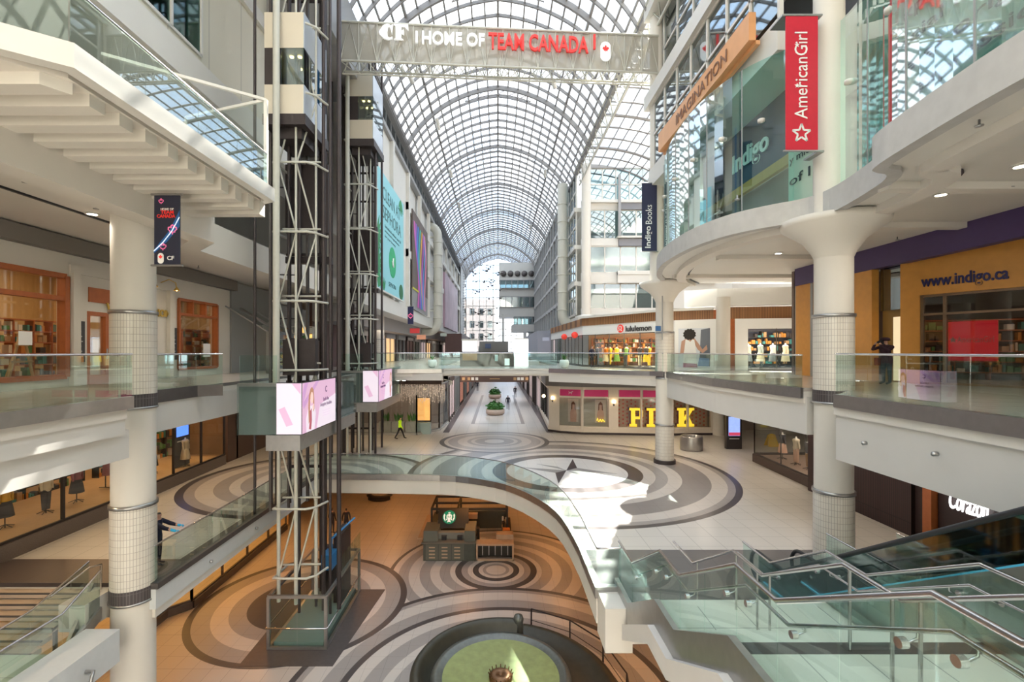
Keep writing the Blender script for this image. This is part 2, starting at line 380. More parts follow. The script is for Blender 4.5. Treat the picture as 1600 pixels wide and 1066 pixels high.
m = MB().plate((0, 0, 5.5), (1, 0, 0), (0, 1, 0), [(4.02, 28), (1.3, 28.8), (3.3, 27.45)], .005).plate((0, 0, 5.5), (1, 0, 0), (0, 1, 0), [(4.02, 28), (6.8, 27.2), (4.75, 28.6)], .005).plate((0, 0, 5.5), (1, 0, 0), (0, 1, 0), [(4.02, 28), (2.4, 29.6), (3.6, 28.9)], .004).plate((0, 0, 5.5), (1, 0, 0), (0, 1, 0), [(4.02, 28), (5.7, 26.4), (4.5, 27.1)], .004)
struct('trim_51', m, mat('compass_grey', (.26, .25, .24), .3))
# level three: curved right balcony slab and left slab
R3 = [(9.0, -10), (8.15, 4), (8.13, 7.4), (8.4, 9.5), (8.68, 11.1), (8.95, 11.35), (9.5, 11.5), (9.9, 12.8), (10.25, 14.6), (10.1, 15.6), (9.2, 16.3), (8.35, 17.5), (7.9, 19.4), (7.85, 21.5), (8.1, 24), (8.8, 26.6), (9.8, 28.8), (10.4, 29.6), (11, 30.4)]
def smooth(path, it=2):
    for _ in range(it):
        q = [path[0]]
        for a, b in zip(path[:-1], path[1:]):
            q += [(a[0]*.75+b[0]*.25, a[1]*.75+b[1]*.25), (a[0]*.25+b[0]*.75, a[1]*.25+b[1]*.75)]
        path = q+[path[-1]]
    return path
R3s = smooth(R3)
struct('ceiling', MB().prism([(x+.02, y) for x, y in R3s]+[(28, 31), (28, -10)], 16.85, 17.4), WHITE)
g = MB(); g.sweep(R3s, [(0, 16.75), (-0.0, 17.5), (.30, 17.5), (.30, 16.75)]); struct('trim_1', g, CONC)
g = MB(); g.sweep([(x+1.1, y) for x, y in R3s], [(0, 16.62), (0, 16.86), (.5, 16.86), (.5, 16.62)]); struct('trim_2', g, SOFFIT)
g = MB(); g.sweep([(x+1.75, y) for x, y in R3s], [(0, 16.8), (0, 16.855), (.09, 16.855), (.09, 16.8)]); struct('trim_3', g, BLACK)
# joists crossing the right soffit and recessed bays
g = MB()
for y in (12.2, 16.0, 21.5, 27): g.box(10, 27, y, y+.35, 16.66, 16.86)
struct('trim_4', g, SOFFIT)
L3POLY = [(-28, -10), (-9.7, -10), (-9.7, 16.2), (-11.0, 17.5), (-11.0, 34), (-28, 34)]
struct('ceiling', MB().prism(L3POLY, 16.55, 17.4), SOFFIT)
g = MB(); g.sweep([(-9.68, -10), (-9.68, 16.3), (-10.98, 17.6), (-10.98, 34)], [(0, 16.2), (0, 17.45), (-.7, 17.45), (-.7, 16.2)]); struct('trim_5', g, PLAST)
g = MB()
for x in (-12.2,): g.box(x, x+.08, 0, 33, 16.5, 16.56)
struct('trim_6', g, BLACK)
g = MB(); g.box(-16.5, -14.2, 0, 11.6, 16.15, 16.54); struct('trim_7', g, SOFFIT)     # dropped bulkhead
# protruding left balcony of level three
B3 = [(-16, 4.2), (-7.9, 7.45), (-7.2, 7.95), (-7.2, 14.7), (-9.7, 16.0), (-16, 16)]
bal = sroot('floor', (-9, 11, 17.0))
MB().prism(B3, 17.28, 17.5).build('balcony_deck', FL2, bal)
MB().sweep(B3[:5], [(0, 17.15), (0, 17.56), (.25, 17.56), (.25, 17.15)]).build('fascia', WHITE, bal)
for k in range(11):
    y = 7.9+k*.68
    MB().prism([(-9.72, y), (-7.35-(.25 if k == 0 else 0), y), (-7.35, y+.34), (-9.72, y+.34)], 16.93-.02*k, 17.3).build('soffit_rib', PLAST, bal)
MB().prism([(-16, 4.6), (-7.9, 7.6), (-7.3, 8.1), (-7.3, 14.6), (-9.7, 15.8), (-16, 15.8)], 17.14, 17.27).build('soffit', PLAST, bal)

# level four and above on the right
g = MB().box(9.5, 28, 16.2, 30.2, 22.75, 23.45).box(11.4, 28, -10, 16.2, 22.75, 23.45); struct('ceiling', g, WHITE)
g = MB().box(9.3, 28, 16.2, 30.4, 27.75, 28.6).box(11.2, 28, -10, 16.2, 27.75, 28.6); struct('ceiling', g, WHITE)
g = MB().box(9.3, 28, -10, 30.4, 33.4, 34.3); struct('ceiling', g, WHITE)
g = MB().box(9.5, 9.75, 16.2, 30, 23.45, 23.8); struct('trim_8', g, WHITE)
# L4 left slab, fascia, wall with panels
g = MB().box(-28, -12.0, -10, 27.5, 23.0, 24.2); struct('ceiling', g, WHITE)
g = MB().box(-28, -12.4, -10, 30, 29.6, 30.3); struct('ceiling', g, WHITE)
PANEL = bricked('wall_panels', (.70, .66, .55), (.66, .63, .52), (.45, .42, .36), 2.6, 6, 'YZ', .03, .7)
g = MB().box(-13.2, -12.6, -10, 16.5, 24.2, 34.4); struct('wall_left', g, PANEL)
g = MB().box(-13.2, -12.6, 16.5, 20.2, 24.2, 25.0).box(-13.2, -12.6, 16.5, 20.2, 28.6, 34.4).box(-13.2, -12.6, 20.2, 30, 24.2, 34.4); struct('wall_left', g, PANEL)
def window(name, n, x, y0, y1, z0, z1, cols, rows, fm, gm, axis='y', fw=.12, d=.15):
    """a framed glazed wall; axis 'y' runs along Y at x, axis 'x' runs along X (then x is the depth, y0..y1 the X range)"""
    r = sroot('window_%d' % n, (x, (y0+y1)/2, z0) if axis == 'y' else ((y0+y1)/2, x, z0))
    fr = MB(); gl = MB()
    def bx(m, a0, a1, b0, b1, c0, c1):
        if axis == 'y': m.box(b0, b1, a0, a1, c0, c1)
        else: m.box(a0, a1, b0, b1, c0, c1)
    for i in range(cols+1):
        a = y0+(y1-y0)*i/cols; bx(fr, a-fw/2, a+fw/2, x-d/2, x+d/2, z0, z1)
    for j in range(rows+1):
        c = z0+(z1-z0)*j/rows; bx(fr, y0, y1, x-d/2, x+d/2, c-fw/2, c+fw/2)
    bx(gl, y0, y1, x-.01, x+.01, z0, z1)
    fr.build('frame', fm, r); gl.build('glass', gm, r); return r
window('w', 1, -12.6, 16.5, 20.2, 25.0, 28.6, 2, 1, WHITE, G_DEEP)
MB().box(-12.56, -12.45, 8.0, 9.4, 25, 33).build('w_green', mat('pale_green_panel', (.45, .55, .36), .6))
bpy.data.objects['w_green'].name = 'wall_panel'; tag(bpy.data.objects['wall_panel'], 'pale green upright panel on the beige upper left wall', 'panel')
window('w', 2, 9.6, 16.2, 29.2, 23.8, 27.7, 7, 2, WHITE, G_WIN)
window('w', 3, 11.5, 2.0, 14.4, 23.8, 27.7, 6, 2, WHITE, G_WIN)
window('w', 4, 10.2, 16.0, 29.2, 28.7, 33.3, 6, 2, WHITE, G_WIN)

# left hall wall beyond the lift towers
g = MB().box(-11.2, -9.8, 34, 47.5, 17.0, 31.6).box(-11.2, -9.8, 47.5, 52, 16, 31.6).box(-11.2, -10.1, 52, 142, 16.4, 31.6)
g.box(-16, -9.6, 33.5, 142, 15.9, 17.2); struct('wall_left', g, WHITE)
g = MB()
for k in range(14):
    y = 35.5+k*7.6
    g.box(-9.82, -9.45, y, y+.7, 17.2, 31.6)
    if k > 1: g.box(-9.82, -9.5, y, y+7.6, 22.6, 23.4).box(-9.82, -9.5, y, y+7.6, 27.6, 28.4)
struct('trim_9', g, WHITE)
g = MB().box(-10.2, -9.5, 30, 142, 31.5, 31.9).box(-10.2, -9.4, 30, 142, 33.7, 34.1); struct('trim_10', g, GREYF)
window('w', 5, -9.9, 30, 142, 31.9, 33.7, 56, 1, GREYF, G_WIN, fw=.1)
g = MB().box(-28, -9.5, -10, 30, 34.0, 34.6); struct('ceiling', g, PLAST)
g = MB().box(-13, -9.2, 26, 34, 30.3, 34.1); struct('wall_left', g, GREYF)
# round porthole vents of the left wall
for y in (42.0, 43.0, 44.0, 57, 58.2, 59.4):
    o = MB(); o.lathe([(.0, 0), (.32, 0), (.32, .12), (.0, .12)], (0, 0, 0), 16)
    o.v = [(-9.8+v[2]*.6+.03, y+v[0], 27.2+v[1]) for v in o.v]
    o = o.build('porthole_vent', DSTEEL); tag(o, 'round dark porthole vent high on the left hall wall', 'vent', 'porthole vents in the left hall wall')

# right hall: gridded wall beyond the block, level-two shop bases
GRID = mat('grey_grid_wall', (.38, .38, .38), .6, var=.1)
g = MB().box(9.4, 11, 66, 142, 15.8, 34); struct('wall_right', g, GRID)
g = MB()
for k in range(20):
    y = 66+k*4; g.box(9.0, 9.42, y, y+.5, 15.8, 34)
for z in (15.8, 19.4, 23.0, 26.6, 30.2, 33.6): g.box(9.05, 9.42, 66, 142, z, z+.5)
struct('trim_11', g, mat('grey_trim', (.44, .44, .43), .5))
window('w', 6, 9.32, 66.4, 142, 16.3, 33.6, 38, 10, GREYF, G_WIN, fw=.08, d=.06)
window('w', 7, 9.5, 57.8, 66, 17.0, 34, 4, 8, WHITE, G_WIN, fw=.2)

# ------------------------------------------------------------------ vaulted glass roof
W, ZS, RISE = 9.5, 34.0, 5.6
def arch(x, w=W, rise=RISE, zs=ZS):
    R = (w*w+rise*rise)/(2*rise); return zs+math.sqrt(max(0, R*R-x*x))-(R-rise)
NS = 22
Rr = (W*W+RISE*RISE)/(2*RISE); A0 = math.asin(W/Rr)
def apt(t, off=0):                       # t -1..1 along the arc; slight peak at the ridge
    a = A0*t; r = Rr+off; return (r*math.sin(a), ZS-(Rr-RISE)+r*math.cos(a)+.35*(1-abs(t))**3)
vault = sroot('ceiling', (0, 0, 34))
VF = mat('vault_frame_paint', (.25, .24, .235), .5, .1)
m = MB()
ys = [-8+i*15 for i in range(11)]
for y0, y1 in zip(ys[:-1], ys[1:]):
    a = [apt(-1+2*i/NS) for i in range(NS+1)]
    vs = [(x, y0, z) for x, z in a]+[(x, y1, z) for x, z in a]
    m.add(vs, [(i, i+1, NS+2+i, NS+1+i) for i in range(NS)], True)
m.build('glazing', G_VAULT, vault)
def rib_mesh(th, dp, off):
    m = MB(); n = 28; vs = []
    for i in range(n+1):
        for o in (off, off-dp):
            x, z = apt(-1+2*i/n, o); vs += [(x, -th/2, z), (x, th/2, z)]
    fs = []
    for i in range(n):
        a = i*4; b = a+4; fs += [(a, b, b+1, a+1), (a+2, a+3, b+3, b+2), (a, a+2, b+2, b), (a+1, b+1, b+3, a+3)]
    return m.add(vs, fs)
r0 = None; y = -7.0; k = 0
ribm = rib_mesh(.13, .24, .0); big = rib_mesh(.22, .42, .03)
rib0 = ribm.build('glazing_rib', VF, vault); big0 = big.build('arch_rib', VF, vault)
base_r = rib0.location.copy(); 
while y < 142:
    src = big0 if k % 8 == 0 else rib0
    if k < 1: o = big0
    elif k == 1: o = rib0
    else: o = src.copy(); C.objects.link(o)
    o.location = (0, y, 0); y += 1.76; k += 1
for i in range(1, NS):
    x, z = apt(-1+2*i/NS, -.02); w = .17 if i in (4, 11, 18) else .11
    MB().bar((x, -8, z), (x, 142, z), w, w*1.7).build('purlin', VF, vault)
for sx in (-1, 1): MB().bar((sx*9.5, -8, 34.05), (sx*9.5, 142, 34.05), .35, .5).build('eaves_beam', VF, vault)
# lattice tie trusses under the ridge
for yy in [7+14.08*j for j in range(1, 10)]:
    t = MB()
    for i in range(6):
        x0, z0 = apt(-.30+.1*i); x1, z1 = apt(-.30+.1*(i+1)); 
        t.bar((x0, yy, z0-.9), (x1, yy, z1-.9), .07); t.bar((x0, yy, z0-.9), (x1, yy, z1-.1), .05)
    t.build('lattice_truss', VF, vault)
# side vault over the cross hall
side = sroot('ceiling', (14, 40, 34))
def spt(t): a = t*PI/2; return (10.0+9.3*math.sin(a), 30.6+4.3*math.cos(a))
m = MB(); n = 14
vs = [(spt(i/n)[0], yy, spt(i/n)[1]) for yy in (30.4, 60) for i in range(n+1)]
m.add(vs, [(i, i+1, n+2+i, n+1+i) for i in range(n)], True); m.build('glazing', G_VAULT, side)
for j in range(13):
    yy = 30.6+j*2.4; m = MB(); m.tube([(spt(i/n)[0], yy, spt(i/n)[1]-.08) for i in range(n+1)], .09 if j % 3 else .16, 6); m.build('arch_rib', VF, side)
for i in range(1, n):
    x, z = spt(i/n); MB().bar((x, 30.4, z-.04), (x, 60, z-.04), .07, .12).build('purlin', VF, side)
# lattice girder between the two vaults
lg = sroot('ceiling', (9.9, 36, 33))
for (x, z) in ((9.3, 34.2), (10.6, 34.2), (9.9, 32.7)):
    MB().tube([(x, 8, z), (x, 58, z)], .10, 8).build('chord', CREAM, lg)
m = MB()
for j in range(25):
    y0 = 8+j*2
    for x in (9.3, 10.6): m.tube([(x, y0, 34.2), (9.9, y0+1, 32.7), (x, y0+2, 34.2)], .05, 6)
    m.tube([(9.3, y0, 34.2), (10.6, y0, 34.2)], .05, 6)
m.build('lattice_web', CREAM, lg)

g = MB().box(-30, 30, -11, -10.6, 0, 34.2); g.plate((0, -10.6, 34), (1, 0, 0), (0, 0, 1), [(-9.5, 0)]+[(apt(-1+2*i/20)[0], apt(-1+2*i/20)[1]-34) for i in range(21)]+[(9.5, 0)], .3); struct('wall_front', g, PLAST)
g = MB().box(-30, -9.6, 30, 145, 34.0, 34.4).box(9.5, 30, -10, 30.4, 34.3, 34.6); struct('ceiling', g, PLAST)
# ------------------------------------------------------------------ end of the hall
g = MB().box(.3, 9.6, 120, 128, 21.2, 23.6).box(.3, 9.6, 120.4, 128, 26.2, 28.4).box(.3, 9.6, 120, 128, 30.4, 34.8).box(.5, 9.6, 120.6, 128, 23.6, 26.2)
g.box(3.6, 9.6, 119.6, 128, 17.4, 19.2).box(1.0, 1.6, 119.6, 120.6, 11, 21.2).box(6.4, 7.2, 119.6, 120.6, 11, 17.4)
struct('wall_back', g, WHITE)
for n_, (x0, x1, z0, z1) in enumerate([(.5, 9.5, 23.6, 26.2), (.5, 9.5, 28.4, 30.4), (4, 9.5, 19.2, 21.2)]):
    window('w', 20+n_, 119.9, x0, x1, z0, z1, 6, 1, GREYF, G_WIN, 'x', .15)
for k in range(5):
    m = MB().lathe([(0, 0), (.75, 0), (.75, .2), (0, .2)], (0, 0, 0), 18); x = 1.4+k*1.75
    m.v = [(x+v[0], 119.9-v[2], 32.0+v[1]) for v in m.v]; o = m.build('porthole_window', DSTEEL)
    tag(o, 'dark round porthole window in the row on the white far tower', 'window', 'five porthole windows on the white far tower')
window('w', 30, 141, -9.4, .6, 11.3, 38, 5, 11, WHITE, G_VAULT, 'x', .18)
window('w', 31, 141, .6, 5.6, 11.3, 21, 3, 5, WHITE, G_VAULT, 'x', .18)
g = MB()
for k in range(30):
    z = 11.5+k*.75; g.bar((-9.4, 128, z), (-8.6, 128, z+.3), .1); g.bar((-9.3, 126, z), (-8.7, 130, z+.4), .08)
g.box(-9.5, -9.3, 120, 132, 11.3, 34).box(-8.7, -8.5, 128, 128.3, 11.3, 34); struct('trim_12', g, GREYF)
ob = thing('far_office_building', 'pale pink stone office building seen through the far glass wall', 'building', (-6, 160, 0))
MB().box(-14, -1, 160, 170, 0, 30).build('wall', mat('pale_stone', (.75, .62, .55), .7, var=.1), ob)
for i in range(4):
    for j in range(4): MB().box(-12.5+i*3, -10.9+i*3, 159.9, 160, 12+j*4.2, 14.2+j*4.2).build('window', G_WIN, ob)
MB().box(18.6, 23.6, 75, 112, 0, 100).build('sun_blocker', mat('sun_blocker_pale', (.86, .85, .82), .8))  # added outside to keep direct sun off the left part of the floors
tag(bpy.data.objects['sun_blocker'], 'tall pale block added outside, right of the glass roof, to block the sun', 'building')
MB().box(17.2, 20, 84.5, 230, 0, 190).build('sun_blocker_slab', MATS['sun_blocker_pale'])  # second added block, shades the left hall wall from the sun
tag(bpy.data.objects['sun_blocker_slab'], 'taller thin pale slab added outside to keep sun off the left wall', 'building')
# hanging flock
def goose(x, y, z, a, s):
    m = MB(); m.lathe([(0, -.5), (.07, -.42), (.13, -.15), (.12, .12), (.05, .32), (.035, .62), (.06, .72), (0, .85)], (0, 0, 0), 8)
    m.v = [(v[0], v[2], v[1]) for v in m.v]
    for sx in (-1, 1): m.add([(0, -.2, .02), (0, .15, .02), (sx*.55, .02, .28), (sx*.95, -.25, .16), (sx*.5, -.25, .24)], [(0, 1, 2, 4), (2, 3, 4), (4, 2, 1, 0), (4, 3, 2)])
    ca, sa = math.cos(a), math.sin(a)
    m.v = [(x+s*(v[0]*ca-v[1]*sa), y+s*(v[0]*sa+v[1]*ca), z+s*v[2]) for v in m.v]
    m.box(x-.004, x+.004, y-.004, y+.004, z, 39.2-abs(x)*.25)
    return m.build('hanging_goose', mat('goose_grey', (.16, .14, .13), .7))
random.seed(3)
for k in range(42):
    o = goose(random.uniform(-6.5, .6), random.uniform(84, 118), random.uniform(14.5, 31.5), random.uniform(-.6, .6)+PI, random.uniform(1.0, 1.5))
    tag(o, 'sculpted grey goose with spread wings hung in the flock before the far window', 'sculpture', 'flock of hanging geese')
# ------------------------------------------------------------------ COLUMNS
def column(x, y, r, label, top, base=0.0, cap=True, levels=(L1, L2), z_top=None):
    t = thing('column', label, 'column', (x, y, base), 'great round tile-banded columns')
    MB().cyl(x, y, base, top, r, 40).build('shaft', PLAST, t)
    for lv in levels:
        if lv < base: continue
        MB().cyl(x, y, lv-.02, lv+2.4, r+.025, 40).build('tile_band', TILEC, t)
        MB().cyl(x, y, lv-.40, lv-.02, r+.04, 40).build('dark_base_band', TILED, t)
        MB().lathe([(r, 2.36), (r+.06, 2.36), (r+.06, 2.46), (r, 2.46)], (x, y, lv), 40).build('steel_collar', STEEL, t)
        MB().lathe([(r, -.46), (r+.06, -.46), (r+.06, -.40), (r, -.40)], (x, y, lv), 40).build('steel_collar', STEEL, t)
    if cap:
        m = MB().lathe([(r, 15.55), (r+.08, 15.75), (r+.35, 16.15), (r+.95, 16.6), (r+1.0, 16.8), (0, 16.8)], (x, y, 0), 32); m.build('flared_cap', PLAST, t)
    if z_top:
        MB().cyl(x-.5, y-.5 if y < 20 else y, top, z_top, r*.78, 32).build('upper_shaft', PLAST, t)
    return t
column(-11.0, 14.4, .56, 'thick round column with a tile band on the left, the person with blue gloves half hidden behind it', 16.6, cap=False)
column(11.05, 15.7, .55, 'thick round column on the right beside the escalator, below the red banner', 16.8, z_top=34)
C_BACK = column(10.45, 29.9, .53, 'round column on the right between the two big wall shop signs, its foot on the dark ringed floor', 16.8, z_top=34)
column(-11.6, 46.0, .62, 'white round column behind the second lift tower, at the foot of the turquoise poster', 17.0, base=11.25, cap=False, levels=(L2,))
MB().cyl(10.45, 29.9, L1, L1+.24, .66, 40).build('foot_ring', BROWN, C_BACK)
column(14.6, 30.9, .42, 'plain white column between the two white framed shop fronts', 16.0, base=11.25, cap=False, levels=())
column(18.4, 39.9, .45, 'white round column at the end of the pale shop front with pink headers', 10.3, base=5.5, cap=False, levels=())

# ------------------------------------------------------------------ GLASS RAILINGS
def railing(label, path, h=1.15, dn=.12, off=0.0, pitch=1.35, rail_r=.028, curb=None, curbm=None, gm=None, post=False, group='glass balustrades'):
    """glass panes in a row, a tube handrail on top and (curb) a steel edge strip; path is the floor line in plan with z"""
    p0 = path[0]; t = thing('glass_railing', label, 'railing', (p0[0], p0[1], p0[2]), group)
    pts = [Vector(p) for p in path]; gm = gm or G_RAIL
    for a, b in zip(pts[:-1], pts[1:]):
        d = b-a; L = math.hypot(d.x, d.y)
        if L < .15: continue
        n = max(1, round(L/pitch)); u = d/n
        nn = Vector((u.y, -u.x, 0)).normalized()*.016
        for i in range(n):
            q = a+u*i+u.normalized()*.008; e = a+u*(i+1)-u.normalized()*.008
            m = MB(); lo = Vector((0, 0, -dn)); hi = Vector((0, 0, h-.03))
            m.add([q+lo, e+lo, e+hi, q+hi, q+lo+nn, e+lo+nn, e+hi+nn, q+hi+nn], [(0, 1, 2, 3), (7, 6, 5, 4), (0, 4, 5, 1), (1, 5, 6, 2), (2, 6, 7, 3), (3, 7, 4, 0)])
            m.build('glass_pane', gm, t)
    MB().tube([p+Vector((0, 0, h)) for p in pts], rail_r, 8).build('handrail', CHROME, t)
    if curb:
        o0, z0, o1, z1 = curb
        MB().sweep([tuple(p) for p in pts], [(o0, z0), (o0, z1), (o1, z1), (o1, z0)]).build('edge_strip', curbm or STEEL, t)
    return t
def z_(path, z): return [(x, y, z) for x, y in path]
# level two, near left / near right / far right / back
railing('glass balustrade on the upper left balcony in front of the cookware shop', z_([(-9.75, -9), (-9.75, 12.7)], 11.3), h=1.12, curb=(.06, -.32, -.14, .0))
railing('glass balustrade just beyond the left column, before the second shop window', z_([(-10.75, 14.2), (-10.75, 17.0), (-10.1, 17.5)], 11.28), h=1.12, curb=(.06, -.4, -.12, .0), curbm=DSTEEL)
railing('glass balustrade curving in front of the orange wood shop on the right', z_([(9.5, -9), (9.4, 5), (9.4, 8), (9.42, 11), (9.45, 13.35)], 11.3), h=1.12, curb=(-.06, -.36, .12, .0)[:4], curbm=STEEL)
railing('glass balustrade between the two right columns on the upper level', z_([(10.4, 16.3), (10.1, 19), (9.95, 22), (10.1, 25.5), (10.3, 29.0)], 11.25), h=1.12, curb=(-.06, -.36, .12, .0), curbm=STEEL)
railing('glass balustrade along the far edge from the bridge to the right column', z_([(3.7, 34.55), (9.6, 30.1), (10.2, 29.4)], 11.25), h=1.12, curb=(.06, -.30, -.12, .0))
railing('glass balustrade on the footbridge crossing the hall', z_([(-4.0, 34.55), (3.7, 34.55)], 11.25), h=1.12, curb=(.06, -.12, -.12, .0), curbm=WHITE)
railing('glass balustrade left of the footbridge before the hanging lights', z_([(-10.0, 33.2), (-7, 33.25), (-4, 33.55), (-4, 34.5)], 11.25), h=1.12, curb=(.06, -.28, -.12, .0))
for sx, w in ((-1, 'left'), (1, 'right')):
    railing('far glass balustrade along the %s gallery beyond the footbridge' % w, z_([(sx*5.2, 42), (sx*5.2, 118)], 11.25), h=1.12, pitch=4)
# concrete edge beams of level two
BEAM = mat('painted_edge_beam', (.64, .615, .575), .6, var=.05, scale=1.2)
g = MB(); g.sweep([(9.56, -10), (9.46, 5), (9.46, 8), (9.48, 11), (9.5, 13.4)], [(0, 9.46), (0, 10.98), (1.2, 10.98), (1.2, 9.46)]); struct('trim_13', g, BEAM)
g = MB(); g.sweep([(10.5, 16.2), (10.2, 19), (10.05, 22), (10.2, 25.5), (10.4, 29.3)], [(0, 9.66), (0, 10.95), (.5, 10.95), (.5, 9.66)]); struct('trim_14', g, BEAM)
g = MB(); g.sweep([(-9.85, 12.6), (-9.85, -10)], [(0, 10.3), (0, 11.0), (.4, 11.0), (.4, 10.3)]); g.box(-10.6, -9.98, -10, 12.9, 9.62, 10.38); struct('trim_15', g, BEAM)
g = MB(); g.box(-11.3, -10.75, 14.6, 33, 9.95, 10.95); struct('trim_16', g, BEAM)
g = MB(); g.box(-10.6, -3.9, 33.4, 33.8, 10.45, 10.95).box(-4.1, 3.8, 34.5, 35, 10.85, 11.1); g.sweep([(3.7, 34.6), (9.7, 30.2), (10.5, 29.3)], [(.02, 10.3), (.02, 11), (-.3, 11), (-.3, 10.3)]); struct('trim_17', g, BEAM)
# level one edge round the opening
ED = [(-10.3, 14.3), (-10.3, 22.5), (-10.3, 27.2), (-6.76, 27.0), (-4.84, 26.9), (-2.72, 26.75), (-1.21, 26.15), (.22, 25.2), (1.1, 24.1), (1.85, 22.75), (2.5, 21.1), (2.8, 19.4), (2.93, 16.9), (2.93, 14.1), (3.65, 14.1)]
railing('glass balustrade on the left edge of the middle level where the blue-gloved hand rests', z_(ED[:3], 5.55), h=1.12, curb=(.10, -.2, -.35, -.02), curbm=DSTEEL)
eds = [(-10.3, 27.15)]+[(-6.76, 27.0)]+smooth(ED[4:13], 1)+[(2.93, 14.1), (3.65, 14.1)]
railing('curving glass balustrade around the opening above the coffee kiosk', z_(eds, 5.55), h=1.12, pitch=1.3, curb=(.07, -.33, -.13, .0))
WB = mat('cool_white_edge', (.62, .64, .64), .5, var=.05)
g = MB(); g.sweep(ED[:3], [(.04, 4.75), (.04, 5.36), (-.35, 5.36), (-.35, 4.75)]); struct('trim_18', g, WB)
g = MB(); g.sweep([(-10.3, 27.15)]+eds[1:-1], [(.02, 4.45), (.02, 5.22), (-.35, 5.22), (-.35, 4.45)]); struct('trim_19', g, PLAST)
g = MB().box(2.95, 3.7, 13.1, 14.15, 4.2, 5.42); struct('trim_20', g, PLAST)
g = MB().box(-11.5, -10.55, 6, 13.3, 3.85, 4.75); struct('trim_21', g, WB)   # stub beam beside the left stair
g = MB().tube([(-10.6, 12.2, 4.3), (-10.35, 12.2, 4.3), (-10.3, 12.1, 4.25), (-10.3, 12.0, 3.9)], .04, 8).box(-10.42, -10.2, 11.9, 12.1, 3.7, 3.9)
tag(g.build('wall_bracket_pipe', STEEL), 'small bent metal pipe with a box end on the lower left stub beam', 'pipe')
# level three glazing curbs
railing('frameless glass balustrade on the sunlit upper left balcony', z_([(-16, 4.2), (-7.85, 7.4), (-7.15, 7.95), (-7.15, 14.75)], 17.5), h=1.1, pitch=1.9, curb=(.05, -.22, -.05, .06))
sf = thing('glass_screen', 'framed glass wind screen at the end of the upper left balcony', 'screen', (-7.2, 14.8, 17.5))
m = MB().bar((-7.2, 14.8, 17.5), (-7.2, 14.8, 20.3), .1).bar((-7.2, 14.8, 20.3), (-10.4, 12.5, 20.3), .08).bar((-7.2, 14.8, 20.3), (-10.4, 15.9, 20.3), .08).bar((-10.4, 15.9, 17.5), (-10.4, 15.9, 20.3), .08)
m.build('frame', WHITE, sf); MB().add([(-7.2, 14.8, 17.5), (-10.4, 15.9, 17.5), (-10.4, 15.9, 20.3), (-7.2, 14.8, 20.3)], [(0, 1, 2, 3)]).build('pane', G_RAIL, sf)

# ------------------------------------------------------------------ STAIR rising on the right (level one to two)
SX0, SX1 = 3.65, 7.5
prof = [(12.95, 5.5)]; segs = [(12.95, 10.75, 5.5, 6.75, 8), (9.57, 7.31, 6.75, 7.98, 8), (6.25, 3.99, 7.98, 9.22, 8), (3.3, -.4, 9.22, 11.25, 13)]
st = sroot('floor', (5.5, 8, 5.5))
def step_run(x0, x1, y0, y1, z0, z1, n, th=.32):
    m = MB(); ry = (y1-y0)/n; rz = (z1-z0)/n
    for i in range(n): 
        a, b = y0+ry*i, y0+ry*(i+1); m.box(x0, x1, min(a, b), max(a, b), z0+rz*i-th, z0+rz*(i+1))
    return m
for (a, b, z0, z1, n) in segs: step_run(SX0, SX1, a, b, z0, z1, n).build('stair_flight', STEPM, st)
LAND = bricked('landing_tile', (.76, .77, .66), (.73, .73, .62), (.36, .36, .32), .9, .9, 'XY', .012, .45)
for (a, b, z) in ((10.75, 9.57, 6.75), (7.31, 6.25, 7.98), (3.99, 3.3, 9.22)):
    MB().box(SX0, SX1, b, a, z-.35, z).build('landing', LAND, st)
    if z > 7: MB().box(SX0, SX1, a-.2, a+.08, z, z+.006).build('dark_nosing', DSTEEL, st)
FP = [(14.4, 5.5), (12.95, 5.5), (10.75, 6.75), (9.57, 6.75), (7.31, 7.98), (6.25, 7.98), (3.99, 9.22), (3.3, 9.22), (.5, 10.78)]
def along(x, off=0, dy=0): return [(x, y+dy, z+off) for y, z in FP]
m = MB().sweep(along(3.58), [(-.06, -.42), (-.06, .16), (.06, .16), (.06, -.42)]); m.build('steel_stringer', STEEL, st)
m = MB().sweep([(3.62, y, z) for y, z in FP[1:]], [(-.2, -.85), (-.2, -.42), (.25, -.42), (.25, -.85)]); m.build('white_stringer', BEAM, st)
m = MB().sweep([(SX1+.1, y, z) for y, z in FP[1:]], [(-.1, -.8), (-.1, .16), (.1, .16), (.1, -.8)]); m.build('stringer', STEEL, st)
